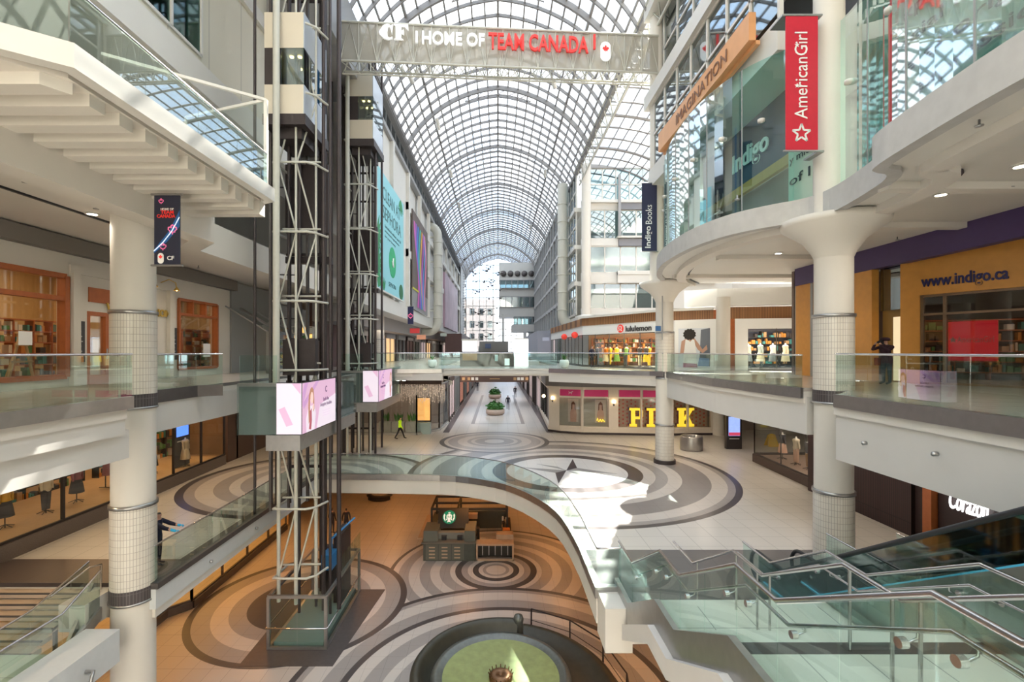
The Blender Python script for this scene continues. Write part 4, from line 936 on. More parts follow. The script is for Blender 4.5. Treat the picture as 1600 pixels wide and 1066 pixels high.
t = thing('glass_lobby', 'grey glass lobby standing under the clear canopies', 'screen', (-12.9, 28, 11.25)); g.build('pane', G_SHOP, t); MB().box(-12.93, -12.77, 26.6, 26.7, 11.25, 13.6).box(-12.93, -12.77, 29.8, 29.9, 11.25, 13.6).box(-12.93, -12.77, 26.6, 29.9, 11.25, 11.5).build('frame', GREYF, t)
t = thing('display_shelf', 'bright lit shelf of bottles beyond the grey glass lobby', 'shelf', (-14.5, 32.6, 11.25)); shelves(t, (-15.0, 32.4, 11.25), (1, 0, 0), 3, 6, 2.4, 2.6, [mat('lit_bottles', (.8, .5, .15), .4, emit=.8), GC[4], GC[5], GC[0]], GC[0])

# ---------------- left, level one: clothes shop behind black framed glass
BK = mat('black_frame', (.025, .02, .02), .4)
GRAN = mat('speckled_granite', (.12, .095, .085), .35, var=.5, scale=30)
def shopfront(name_n, path, z0, z1, plinth, fm, gm, pl_m, pitch=2.2, header=.0, hm=None, mull=.1, mids=()):
    r = sroot('window_%d' % name_n, (path[0][0], path[0][1], z0)); fr = MB(); gl = MB(); pb = MB(); hb = MB()
    for a, b in zip(path[:-1], path[1:]):
        a = Vector((*a, 0)); b = Vector((*b, 0)); L = (b-a).length; n = max(1, round(L/pitch)); u = (b-a)/n
        for i in range(n+1): q = a+u*i; fr.bar(q+Vector((0, 0, z0)), q+Vector((0, 0, z1)), mull)
        for z in (z0+plinth+.04, z1-header-.04)+tuple(mids): fr.bar(a+Vector((0, 0, z)), b+Vector((0, 0, z)), mull*.9)
        gl.add([a+Vector((0, 0, z0)), b+Vector((0, 0, z0)), b+Vector((0, 0, z1)), a+Vector((0, 0, z1))], [(0, 1, 2, 3)])
        if plinth: pb.bar(a+Vector((0, 0, z0+plinth/2)), b+Vector((0, 0, z0+plinth/2)), .26, plinth)
        if header: hb.bar(a+Vector((0, 0, z1-header/2)), b+Vector((0, 0, z1-header/2)), .3, header)
    fr.build('frame', fm, r); gl.build('glass', gm, r)
    if plinth: pb.build('plinth', pl_m, r)
    if header: hb.build('header', hm or fm, r)
    return r
shopfront(43, [(-16.5, 8), (-16.5, 20.6), (-16.75, 22.3), (-17.0, 29.6)], L1, 10.3, .55, BK, G_SHOP, GRAN, 2.4, mids=(9.4,))
g = MB().box(-23, -22.8, 5, 31, 5.5, 10.3).box(-28, -17, 31, 31.2, 5.5, 10.3).box(-28, -17.1, 29.6, 29.8, 5.5, 6.0); struct('wall_left', g, mat('dark_shop_inner', (.26, .15, .07), .7, var=.4, scale=1.2))
s = thing('display_shelf', 'dark shelving with folded clothes at the back of the left clothes shop', 'shelf', (-20.5, 29, 5.5)); shelves(s, (-20.5, 24.5, 5.5), (0, 1, 0), 6, 5, 6.0, 3.4, GC, BK)
s = thing('display_shelf', 'dark shelving at the back of the clothes shop left of the thick column', 'shelf', (-21, 22, 5.5)); shelves(s, (-20.8, 18.0, 5.5), (0, 1, 0), 6, 5, 6.0, 3.2, GC, BK)
g = MB().prism([(-22.8, 9), (-16.6, 9), (-16.7, 21), (-17.1, 30), (-22.8, 30)], 5.5, 5.98); struct('floor', g, mat('shop_boards', (.62, .42, .22), .5, var=.1))
def mannequin(x, y, z, label, top, skirt, trousers=False, s=1.0):
    t = thing('mannequin', label, 'mannequin', (x, y, z))
    m = MB().lathe([(.02, 0), (.02, .78), (.03, .8)], (x, y, z), 8)
    for k in range(5): a = k*2*PI/5; m.tube([(x, y, z+.12), (x+.28*math.cos(a), y+.28*math.sin(a), z+.02)], .015, 5)
    m.build('stand', BK, t)
    MB().lathe([(.02, .85), (.13, .88), (.17, 1.0), (.13, 1.12), (.15, 1.3), (.19, 1.42), (.15, 1.5), (.05, 1.53), (.045, 1.62), (.02, 1.63)], (x, y, z), 16).build('torso_form', GC[0], t)
    for sx in (-1, 1): MB().tube([(x, y+sx*.17, z+1.44), (x+.02, y+sx*.24, z+1.2), (x+.05, y+sx*.23, z+.95)], [.06, .055, .04], 8).build('sleeve', top, t)
    MB().lathe([(.16, .92), (.175, 1.0), (.145, 1.12), (.165, 1.3), (.20, 1.42), (.15, 1.5), (.08, 1.52)], (x, y, z), 16).build('top_garment', top, t)
    if trousers:
        for sx in (-1, 1): MB().lathe([(.075, .15), (.10, .6), (.12, .95), (.02, 1.0)], (x, y+sx*.08, z), 12).build('trouser_leg', skirt, t)
    else: MB().lathe([(.27, .42), (.23, .7), (.17, 1.0), (.02, 1.01)], (x, y, z), 16).build('skirt', skirt, t)
    return t
MU = mat('mustard_cloth', (.70, .42, .08), .8); CRM = mat('cream_cloth', (.72, .62, .45), .8); MAUVE = mat('mauve_cloth', (.35, .14, .16), .8); CHAR = mat('charcoal_cloth', (.06, .06, .07), .85); PCH = mat('peach_cloth', (.68, .42, .30), .8)
mannequin(-17.7, 27.0, 5.98, 'mannequin in a cream dress by the dark corner post of the left clothes shop', CRM, CRM, s=1)
mannequin(-18.4, 25.4, 5.98, 'mannequin in a mustard top and charcoal skirt in the left clothes shop window', MU, CHAR)
r = thing('clothes_rack', 'black wheeled clothes rack with hung garments in the left shop window', 'clothes rack', (-18.6, 23.4, 5.98))
MB().tube([(-18.6, 22.6, 6.05), (-18.6, 22.6, 7.6), (-18.6, 24.3, 7.6), (-18.6, 24.3, 6.05)], .025, 8).tube([(-18.9, 22.6, 6.05), (-18.3, 22.6, 6.05)], .02, 6).tube([(-18.9, 24.3, 6.05), (-18.3, 24.3, 6.05)], .02, 6).build('frame', BK, r)
for k in range(9): MB().lathe([(.02, 1.0), (.2, .92), (.24, .5), (.26, .1), (.02, .1)], (-18.6, 22.8+k*.16, 6.5), 8).build('hung_garment', [MAUVE, CHAR, CRM, PCH][k % 4], r)
for k, (y, c) in enumerate(((17.6, MU), (19.2, CRM), (20.6, MAUVE))): mannequin(-18.2, y, 5.98, 'mannequin in a %s garment behind the dark glass left of the thick column' % ('mustard', 'cream', 'mauve')[k], c, CHAR, k == 1)
s = thing('info_screen', 'blue lit information screen standing in the left clothes shop', 'screen', (-17.9, 27.0, 5.98)); MB().box(-18.0, -17.9, 26.4, 27.7, 6.0, 9.4).build('stand', CHAR, s); MB().box(-17.9, -17.88, 26.55, 27.55, 7.7, 9.3).build('picture', mat('blue_screen', (.05, .15, .6), .4, emit=1.2, ecol=(.08, .2, .8)), s)
MB().box(-17.9, -17.88, 26.6, 27.5, 7.4, 7.45).build('caption_line', LWHITE, s)
area(-20, 26, 10.1, 5, 7, 150, (1, .62, .28)); area(-19.5, 16, 10.1, 4, 8, 45, (1, .66, .35))
area(-18, 15, 15.8, 3.6, 7, 110, (1, .70, .40)); area(-18, 25, 15.8, 3.6, 5.5, 110, (1, .70, .40)); area(-17.5, 18.0, 15.8, 2, 1.6, 60, (1, .7, .4))

# ---------------- level zero
shopfront(44, [(-15.6, 14.0), (-15.6, 22.4), (-14.9, 23.2), (-14.9, 33.5)], 0, 3.6, .35, DSTEEL, G_SHOP, DSTEEL, 2.4)
g = MB().box(-22, -21.8, 10, 36, 0, 4.4).box(-22, -15, 34, 34.2, 0, 4.4).box(-15.1, -14.8, 14, 34, 3.6, 4.45); struct('wall_left', g, inner)
bd = thing('wall_bulkhead', 'long slanting dark bronze bulkhead above the lower left shop glass', 'bulkhead', (-14.6, 27, 3.2)); MB().obox((-14.8, 22, 3.1), (0, 10, 0), (.9, 0, 0), (0, 0, .6)).build('casing', mat('bronze_casing', (.16, .09, .04), .4, .3), bd)
MB().box(-14.3, -14.0, 28.2, 28.6, 2.85, 3.1).build('camera_box', BK, bd)
for k in range(2):
    m = MB().tube([(-16.2, 25+k*2.2, 0), (-16.2, 25+k*2.2, 1.2), (-16.2, 26.3+k*2.2, 1.2), (-16.2, 26.3+k*2.2, 0)], .03, 6)
    tag(m.build('display_rail', BK), 'black tube display rail behind the lower left glass, the %s one of two' % ('nearer', 'farther')[k], 'rail')
area(-18.2, 28, 4.2, 5, 11, 230, (1, .52, .14)); area(-18.5, 18, 4.2, 4, 6, 90, (1, .52, .16))
for (x, y, e) in ((-8, 30, 1), (-2, 30, 1), (4, 30, 1), (10, 30, 1), (-8, 36, 1.1), (-2, 36, 1.1), (4, 36, 1.1), (10, 36, 1), (-12.3, 30, 1.1), (-12.3, 24, 1), (-12.3, 18, .9), (6, 24, .9), (10, 24, .9), (6, 18, .9), (11, 18, .8), (-2, 42, 1), (-9, 42, 1), (6, 42, 1)):
    spot(x, y, 4.35, 125*e, (1, .42, .13), 160, .15)
    t = thing('ceiling_light', 'round warm recessed downlight in the soffit over the lower floor', 'light', (x, y, 4.40), 'recessed downlights over the lower floor')
    MB().lathe([(0, 0), (.12, 0), (.12, .045), (0, .045)], (x, y, 4.4), 14).build('diffuser', WARMLAMP, t)
    MB().lathe([(.12, -.005), (.16, -.005), (.16, .045), (.12, .045)], (x, y, 4.4), 14).build('trim_ring', WHITE, t)

# fountain
ft = thing('fountain', 'large round bronze fountain with a green inner dish and raised outer rim', 'fountain', (.1, 17, 0))
BRZ = mat('dark_bronze', (.05, .047, .033), .5, .2, var=.35, scale=3, bump=.2); BRZ2 = mat('worn_bronze', (.13, .135, .12), .35, .4, var=.3, scale=8)
DISH = mat('green_patina', (.25, .29, .10), .5, .0, var=.3, scale=4)
fc = (.1, 17.0, 0)
MB().lathe([(3.15, 0), (3.25, .6), (3.2, 1.15), (3.1, 1.28), (2.95, 1.28), (2.85, 1.15), (2.7, .75), (2.35, .62)], fc, 56, PI*.42, PI*1.6).build('outer_rim', BRZ, ft)
MB().lathe([(4.3, 0), (4.3, .38), (4.15, .5), (3.9, .5), (3.75, .36), (3.0, .30), (2.4, .55)], fc, 56, -PI*.4, PI*.42).build('low_basin', BRZ, ft)
MB().lathe([(2.45, .4), (2.5, .95), (2.42, 1.08), (2.25, 1.08), (2.12, .98), (1.9, .93)], fc, 64).build('inner_rim', BRZ2, ft)
MB().lathe([(2.15, .98), (1.2, .86), (0, .80)], fc, 64).build('dish', DISH, ft)
m = MB().lathe([(0, .86), (.1, 1.0), (.3, 1.02), (.42, .95), (.42, .8)], fc, 24)
for k in range(16): a = k*PI/8; m.tube([(fc[0]+.38*math.cos(a), fc[1]+.38*math.sin(a), .9), (fc[0]+.44*math.cos(a), fc[1]+.44*math.sin(a), 1.06)], .02, 5)
m.build('spout_rose', mat('copper_rose', (.16, .08, .035), .4, .6, var=.4, scale=15), ft)
ka = PI*.42; m = MB().lathe([(.0, 1.5), (.17, 1.44), (.22, 1.3), (.2, 1.15), (.2, 0), (0, 0)], (fc[0]+3.05*math.cos(ka), fc[1]+3.05*math.sin(ka), 0), 20); m.build('rim_finial', BRZ2, ft)
MB().lathe([(4.3, 0), (4.55, 0.02), (4.3, .05)], fc, 56, -PI*.4, PI*.42).build('floor_ring', BRZ, ft)
rl = thing('fountain_rail', 'thin black guard rail beside the fountain basin', 'railing', (2, 20.5, 0))
pts = [(fc[0]+4.5*math.cos(a), fc[1]+4.5*math.sin(a)) for a in (PI*.40, PI*.27, PI*.14, 0, -PI*.1)]
m = MB().tube([(x, y, 1.0) for x, y in pts], .03, 6); m.tube([(x, y, .5) for x, y in pts], .015, 6)
m.build('rail', BK, rl)
for x, y in pts: MB().tube([(x, y, 0), (x, y, 1.0)], .035, 6).lathe([(.0, 0), (.12, 0), (.12, .03), (0, .03)], (x, y, 0), 12).build('post', BK, rl)

# coffee kiosk
KX = 0
ks = thing('coffee_kiosk', 'dark coffee kiosk with a round green logo on the lower floor', 'kiosk', (-2, 30.5, 0))
KG = mat('kiosk_dark_green_grey', (.075, .078, .062), .5, var=.15); KW = mat('kiosk_wood', (.48, .33, .22), .5, var=.15, scale=5); KD = mat('kiosk_dark', (.03, .025, .02), .5)
MB().box(-4.45, -1.35, 28.4, 29.3, 0, 1.05).build('front_counter', KG, ks)
MB().box(-4.55, -1.3, 28.3, 29.4, 1.05, 1.12).build('counter_top', mat('kiosk_top', (.16, .14, .11), .4), ks)
for i in range(3):
    df = MB().box(-4.3+i*.78, -3.58+i*.78, 28.375, 28.4, .08, .98).build('drawer_front', mat('kiosk_panel', (.12, .115, .09), .45), ks)
    for j in range(4): MB().box(-4.1+i*.75, -3.75+i*.75, 28.35, 28.375, .18+j*.2, .25+j*.2).build('drawer_pull', KW, df)
KC = mat('kiosk_case', (.13, .13, .105), .4); MB().box(-4.45, -3.6, 28.5, 30.0, 1.12, 1.75).build('display_case', KC, ks); MB().box(-2.0, -1.35, 28.5, 30.2, 1.12, 1.75).build('display_case', KC, ks)
MB().box(-3.6, -2.0, 28.9, 29.3, 1.12, 1.5).build('machine_back', mat('kiosk_grey', (.22, .21, .18), .4), ks)
for x in (-3.4, -2.45): MB().box(x, x+.3, 28.7, 29.0, 1.12, 1.36).build('card_reader', BK, ks)
MB().plate((-3.75, 29.6, 1.5), (1, 0, 0), (0, .62, .78), [(0, 0), (1.9, 0), (1.9, 1.25), (0, 1.25)], .05).build('menu_panel', KD, ks)
# logo: green ring, white figure with crown, hair, two tails
lo = Vector((-3.05, 29.95, 2.05)); U = Vector((1, 0, 0)); V = Vector((0, .62, .78)).normalized(); Nn = U.cross(V)
LG = mat('logo_green', (.0, .20, .10), .4, emit=.12, ecol=(0, .4, .22)); LW = mat('logo_white', (.85, .88, .85), .4, emit=.25, ecol=(.9, 1, .95))
ld = MB().plate(lo+Nn*.06, U, V, circ(.42, 32), .03).build('logo_disc', LG, ks)
m = MB()
def lp(pts): m.plate(lo+Nn*.095, U, V, pts, .01)
lp([(-.06, .02), (.06, .02), (.08, .16), (0, .22), (-.08, .16)]); lp([(-.09, .24), (-.05, .3), (-.02, .25), (0, .34), (.02, .25), (.05, .3), (.09, .24)])
for s_ in (-1, 1):
    lp([(s_*.1, .18), (s_*.17, .1), (s_*.16, -.12), (s_*.2, -.2), (s_*.11, -.2), (s_*.1, 0)]); lp([(s_*.3, .22), (s_*.36, .1), (s_*.34, -.1), (s_*.24, -.28), (s_*.22, -.18), (s_*.28, -.02), (s_*.25, .12)])
lp([(-.09, -.02), (.09, -.02), (.07, -.2), (.12, -.34), (0, -.3), (-.12, -.34), (-.07, -.2)])
m.build('logo_figure', LW, ld)
m = MB()
for (y, z) in ((31.0, 2.25), (32.2, 2.25), (33.6, 2.25)): m.bar((-4.3, y, z), (.6, y, z), .12)
for x in (-4.3, -2.6, .6): m.bar((x, 31, 2.25), (x, 33.6, 2.25), .12)
for (x, y) in ((-4.3, 31), (.6, 31), (-4.3, 33.6), (.6, 33.6), (-2.6, 33.6)): m.bar((x, y, 0), (x, y, 2.25), .12)
m.build('pergola_frame', KD, ks)
MB().box(-4.5, -4.0, 29.4, 34.0, 0, 1.05).box(-4.3, .6, 33.7, 34.2, 0, 1.2).build('side_counter', KG, ks)
MB().box(-4.95, -4.5, 29.4, 33.6, .9, .98).build('standing_ledge', KW, ks)
MB().box(-1.3, .95, 28.35, 29.1, .92, 1.02).box(-.1, .95, 29.1, 29.7, .92, 1.3).box(-1.3, -1.2, 28.4, 29.1, 0, .92).box(.85, .95, 28.4, 29.7, 0, .92).box(-1.3, .95, 28.4, 28.5, 0, .12).build('wood_counter', KW, ks)
MB().box(-1.2, .85, 28.8, 29.1, .1, .9).build('fridge_well', KD, ks)
for k in range(5): MB().box(-.95+k*.38, -.9+k*.38, 28.74, 28.8, .2, .85).build('fridge_handle', STEEL, ks)
MB().box(.25, .85, 29.7, 33.0, 0, 1.0).build('bar_counter', KD, ks)
for k in range(14):
    x = random.uniform(.3, .7); y = 29.9+k*.21; h = random.uniform(.12, .4); MB().cyl(x, y, 1.0, 1.0+h, .06, 8).build('bottle', random.choice([GC[3], GC[0], GC[1], KD]), ks)
MB().box(.3, .75, 29.75, 30.15, 1.0, 1.35).build('crate', mat('crate_orange', (.55, .16, .03), .5), ks)
for k in range(4): MB().box(-3.9+k*.55, -3.55+k*.55, 30.9, 31.2, 1.0, 1.5+.1*(k % 2)).build('coffee_machine', [STEEL, KD, KG, STEEL][k], ks)
MB().box(-4.0, -1.2, 30.8, 31.3, 0, 1.0).build('work_counter', KD, ks)
MB().box(-3.55, -2.7, 32.6, 33.2, 1.0, 1.45).build('pastry_box', KW, ks); MB().box(-2.2, -1.4, 32.7, 33.2, 1, 1.3).build('pastry_box', KW, ks)
bn = MB().lathe([(.75, .3), (1.15, .3), (1.15, .42), (.75, .42), (.75, .3)], (-10, 40.6, 0), 20, PI*1.1, PI*1.9); bn.lathe([(.85, 0), (1.05, 0), (1.05, .3), (.85, .3)], (-10, 40.6, 0), 20, PI*1.15, PI*1.85)
tag(bn.build('curved_bench', BK), 'small curved black bench on the orange-lit lower floor behind the rear lift tower', 'bench')

# ---------------- level one, centre: glass front with string lights
shopfront(45, [(-17, 40.2), (-9.6, 39.8), (-6.8, 39.8), (-5.2, 42.2), (-4.9, 46.5)], L1, 9.6, .15, GREYF, G_SHOP, CONC, 1.9)
g = MB().box(-17, -4.75, 39.9, 40.5, 9.6, 10.35); g.box(-17, -17.2, 30, 40.4, 5.5, 10.35).box(-28, -5.4, 48, 48.2, 5.5, 10.35); struct('wall_back', g, mat('brown_fascia', (.09, .055, .045), .6))
m = MB(); random.seed(11)
for k in range(120):
    x = -9.4+k*.042+random.uniform(-.02, .02); yy = 39.65+random.uniform(-.1, .15); l = random.uniform(.7, 1.7)
    m.box(x, x+.012, yy, yy+.012, 9.75-l, 9.75)
    for j in range(3): z = 9.7-l*random.random(); m.box(x-.015, x+.03, yy-.015, yy+.03, z, z+.07)
tag(m.build('string_light_curtain', mat('crystal_string', (.62, .52, .46), .3, .3, emit=.15, ecol=(1, .8, .6))), 'curtain of hanging glass drops and little lights along the cafe ceiling edge', 'light curtain', kind='stuff')
p = thing('poster_case', 'upright poster case with an orange picture behind the cafe glass corner', 'poster case', (-6.3, 40.6, 5.5)); MB().box(-6.95, -5.7, 40.7, 40.8, 5.65, 8.6).build('case', BK, p); MB().box(-6.85, -5.8, 40.66, 40.7, 6.6, 8.5).build('picture', mat('poster_orange', (.75, .38, .10), .5, emit=.5, ecol=(1, .5, .15), var=.4, scale=2), p)
MB().box(-6.95, -5.7, 40.2, 40.7, 5.5, 6.45).build('base_box', mat('pale_blue_box', (.38, .50, .52), .5), p)
for k in range(3):
    p = thing('planter_box', 'white trough planter with greenery inside the cafe front, number %s from the left' % ('one', 'two', 'three')[k], 'planter', (-9.6+k*1.15, 40.7, 5.5)); MB().box(-10.1+k*1.15, -9.1+k*1.15, 40.4, 40.9, 5.5, 6.5).build('trough', mat('trough_grey', (.5, .52, .5), .5), p)
    m = MB()
    for j in range(26): a = random.uniform(0, 2*PI); x, y = -9.6+k*1.15+random.uniform(-.35, .35), 40.65; m.add([(x, y, 6.5), (x+.08*math.cos(a)+.05, y+.1*math.sin(a), 6.9), (x+.2*math.cos(a), y+.2*math.sin(a), 7.0+random.uniform(0, .4)), (x+.06*math.cos(a)-.05, y+.1*math.sin(a), 6.8)], [(0, 1, 2, 3)])
    m.build('foliage', GREEN, p)
area(-8, 43.5, 10.2, 8, 5, 45, (1, .7, .45))
# corridor walls
CW = mat('corridor_wall', (.42, .37, .34), .5)
g = MB().box(-28, -4.9, 46.5, 47, 5.5, 10.35).box(-5.3, -4.9, 46.5, 140, 5.5, 10.35); struct('wall_left', g, CW)
g = MB().box(4.9, 5.3, 41.9, 140, 5.5, 10.35); struct('wall_right', g, CW)
g = MB().box(-5.3, 5.3, 138, 139, 5.5, 10.3); struct('wall_back', g, CW)
PE = mat('peach_lit_panel', (.85, .42, .30), .5, emit=.4, ecol=(1, .42, .28)); PE2 = mat('pale_lit_panel', (.7, .6, .6), .5, emit=.3, ecol=(.8, .6, .6)); 
random.seed(5)
for k in range(13):
    y = 47.2+k*6.6
    for sx in (-1, 1):
        w = sroot('window_%d' % (60+k*2+(sx > 0)), (sx*4.87, y, 5.5)); x = sx*4.88
        MB().box(min(x, x-sx*.05), max(x, x-sx*.05), y, y+5.2, 5.9, 9.4).build('pane', [PE if sx < 0 else PE2, G_DEEP, PE2, G_WIN][(k*3+(sx > 0)) % 4] if k not in (0, 2) or sx > 0 else (PE2 if k == 0 else PE), w)
        fr = MB()
        for yy in (y, y+1.7, y+3.5, y+5.2): fr.box(min(x, x-sx*.12), max(x, x-sx*.12), yy-.08, yy+.08, 5.5, 9.8)
        fr.box(min(x, x-sx*.12), max(x, x-sx*.12), y, y+5.2, 9.4, 9.9); fr.build('frame', GREYF if k % 2 else BROWN, w)
        if k % 3 == 0: area(sx*3.6, y+3, 10.25, .8, 3, 26, (1, .75, .55))
# planters, overhead sign
def planter(x, y, r, h, label, big=True):
    t = thing('planter', label, 'planter', (x, y, L1)); MB().lathe([(0, 0), (r*.8, 0), (r*.82, .12), (r*.98, .14), (r, h), (r*.93, h), (r*.9, h-.1), (0, h-.1)], (x, y, L1), 28).build('pot', TERRA, t)
    m = MB()
    for j in range(160):
        a = random.uniform(0, 2*PI); q = r*math.sqrt(random.random())*.95; px, py = x+q*math.cos(a), y+q*math.sin(a); hh = h+(.3+.9*(1-q/r))*random.uniform(.5, 1); s = .16
        b = random.uniform(0, 2*PI); c = Vector((px, py, L1+hh)); u = Vector((math.cos(b), math.sin(b), random.uniform(-.4, .4)))*s; v = Vector((-math.sin(b), math.cos(b), random.uniform(.2, .9)))*s
        m.add([c-u, c+v, c+u, c-v*.6], [(0, 1, 2, 3)])
    m.lathe([(0, h+.75), (r*.3, h+.65), (r*.75, h+.3), (r*.92, h-.05)], (x, y, L1), 14); m.build('foliage', GREEN, t)
planter(-.3, 52.7, 1.05, .62, 'nearer low round planter with dark green bushes in the middle of the ground corridor')
planter(-.45, 71.0, .95, .6, 'farther low round planter with bushes in the middle of the ground corridor')
ws = thing('overhead_sign', 'long dark brown wayfinding sign hung across the ground corridor under the footbridge', 'sign', (-.4, 52, 9.25))
MB().box(-4.1, 3.3, 51.9, 52.05, 9.15, 9.85).build('board', mat('sign_brown', (.09, .05, .04), .5), ws)
for k, x in enumerate((-3.9, -3.3, -2.9, -2.45, 1.7, 2.1, 2.5, 3.0)): MB().box(x, x+.3, 51.87, 51.9, 9.35, 9.65).build('pictogram', GC[0] if k in (2, 3, 5, 6) else GC[1], ws)
MB().box(-.9, .2, 51.87, 51.9, 9.45, 9.55).build('lettering_strip', GC[1], ws)
for x in (-3, 2): MB().box(x, x+.06, 51.95, 52.0, 9.85, 10.4).build('hanger', BK, ws)

# ---------------- PINK shop
pk = sroot('wall_right', (7, 40, 5.5)); PP = [(4.95, 60), (4.4, 41.7), (5.3, 40.9), (7.2, 40.1), (13, 39.5), (17.9, 39.8)]
MB().sweep(PP, [(0, 5.5), (0, 6.05), (-.25, 6.05), (-.25, 5.5)]).build('plinth', CREAMW, pk)
MB().sweep(PP, [(.03, 5.5), (.03, 5.68), (0, 5.68), (0, 5.5)]).build('dark_skirting', BROWN, pk)
MB().sweep(PP, [(.06, 9.25), (.06, 9.5), (-.25, 9.5), (-.25, 9.25)]).build('cornice', CREAMW, pk)
g = MB().sweep(PP, [(.25, 9.5), (.25, 10.35), (-.2, 10.35), (-.2, 9.5)]); g.build('grey_fascia', mat('dark_grey_fascia', (.22, .20, .19), .6), pk)
def on(px, d=0):      # point of the shop's front line under photo column px
    k = (px-HX)/F
    for (a, b) in zip(PP[1:-1], PP[2:]):
        # solve a+(b-a)t with x = k y
        den = (b[0]-a[0])-k*(b[1]-a[1])
        if abs(den) < 1e-6: continue
        t = (k*a[1]-a[0])/den
        if -.001 <= t <= 1.001: return Vector((a[0]+(b[0]-a[0])*t, a[1]+(b[1]-a[1])*t-d, 0))
    return Vector((k*40, 40-d, 0))
def zpx(py, Y): return EYE-(py-HY)*Y/F
pil = MB()
for (a, b) in ((858, 874), (908, 911.5), (951, 966), (1001, 1003.5), (1040, 1052), (1073, 1076), (1110, 1126)):
    A, B = on(a), on(b); pil.bar(A+Vector((0, 0, 7.6)), A+Vector((0, 0, 7.61)), .01)
    pil.prism([(A.x, A.y-.06), (B.x, B.y-.06), (B.x, B.y+.2), (A.x, A.y+.2)], 5.9, 9.3)
pil.build('pilasters', CREAMW, pk)
bays = [(874, 908), (911.5, 951), (966, 1001), (1003.5, 1040), (1052, 1073), (1076, 1110)]
for k, (a, b) in enumerate(bays):
    A, B = on(a), on(b); w = sroot('window_%d' % (90+k), (A.x, A.y, 6.05))
    u = (B-A)
    m = MB().add([A+Vector((0, 0, 6.05)), B+Vector((0, 0, 6.05)), B+Vector((0, 0, 8.55)), A+Vector((0, 0, 8.55))], [(0, 1, 2, 3)]); m.build('glass', G_SHOP, w)
    m = MB().bar(A+Vector((0, 0, 8.62)), B+Vector((0, 0, 8.62)), .2, .14).bar(A+Vector((0, 0, 6.1)), B+Vector((0, 0, 6.1)), .2, .14); m.build('frame', CREAMW, w)
    m = MB().bar(A+u*.03+Vector((0, -.05, 8.98)), B-u*.03+Vector((0, -.05, 8.98)), .08, .56); m.build('pink_header', PINK, w)
    m = MB().add([A+Vector((0, .6, 6.05)), B+Vector((0, .6, 6.05)), B+Vector((0, .6, 8.6)), A+Vector((0, .6, 8.6))], [(0, 1, 2, 3)]); m.build('display_back', mat('display_back_tan', (.50, .36, .28), .7) if k > 1 else mat('display_back_grey', (.42, .40, .34), .7), w)
    un = u.normalized()
    if k < 2:
        c = A+u*(.68 if k == 0 else .72)+Vector((0, .45, 6.45)); hw = .45
        MB().plate(c-un*hw, un, (0, 0, 1), [(0, 0), (2*hw, 0), (2*hw, 1.95), (0, 1.95)], .02).build('portrait_panel', mat('portrait_pale', (.66, .58, .50), .6), w)
        o = c-un*hw-Vector((0, .03, 0))
        MB().plate(o, un, (0, 0, 1), [(.2, .0), (.7, .0), (.74, .7), (.62, 1.3), (.3, 1.3), (.16, .7)], .01).build('portrait_body', mat('portrait_skin', (.66, .40, .30), .6), w)
        MB().plate(o-Vector((0, .012, 0)), un, (0, 0, 1), [(.25, 1.0), (.28, 1.6), (.45, 1.78), (.62, 1.6), (.66, 1.0), (.56, 1.1), (.56, 1.5), (.36, 1.5), (.34, 1.1)], .01).build('portrait_hair', mat('portrait_hair', (.20, .07, .03), .6), w)
        MB().plate(o-Vector((0, .01, 0)), un, (0, 0, 1), [(.37+.1*0, 1.3), (.55, 1.3), (.56, 1.5), (.46, 1.6), (.36, 1.5)], .01).build('portrait_face', MATS['portrait_skin'], w)
    if k == 1: MB().tube([A+u*.7+un*(-.3+i*.06)+Vector((0, .2, 6.65+(.22 if i < 3 else .12)*math.sin(i*1.7))) for i in range(12)], .03, 6).build('neon_squiggle', mat('neon_yellow', (.9, .75, .05), .4, emit=.8, ecol=(1, .8, .05)), w)
    if k == 0: MB().plate(A+u*.42+Vector((0, -.11, 8.85)), un, (0, 0, 1), [(0, 0), (.04, 0), (.07, .1), (.22, .09), (.24, 0), (.28, 0), (.28, .14), (.33, .2), (.4, .2), (.38, .25), (.3, .28), (.24, .18), (.08, .18), (0, .26), (.03, .14)], .012).build('dog_emblem', mat('pale_pink', (.9, .55, .65), .5), w)
    if k >= 2:
        m = MB(); L = u.length
        for i in range(int(L/.34)):
            for j in range(7):
                q = A+un*(.2+i*.34)+Vector((0, .57, 6.25+j*.33+(.16 if i % 2 else 0))); m.plate(q, un, (0, 0, 1), circ(.085, 10), .01)
        m.build('polka_dots', mat('dot_red', (.55, .12, .10), .6), w)
YL = mat('marquee_yellow', (.8, .55, .03), .4, emit=.55, ecol=(1, .72, .05)); PB = mat('marquee_shadow', (.10, .03, .10), .6)
ml = thing('marquee_letters', 'row of glowing yellow marquee letters spelling a word behind the shop glass with pink headers', 'sign', (13.8, 40, 6.1))
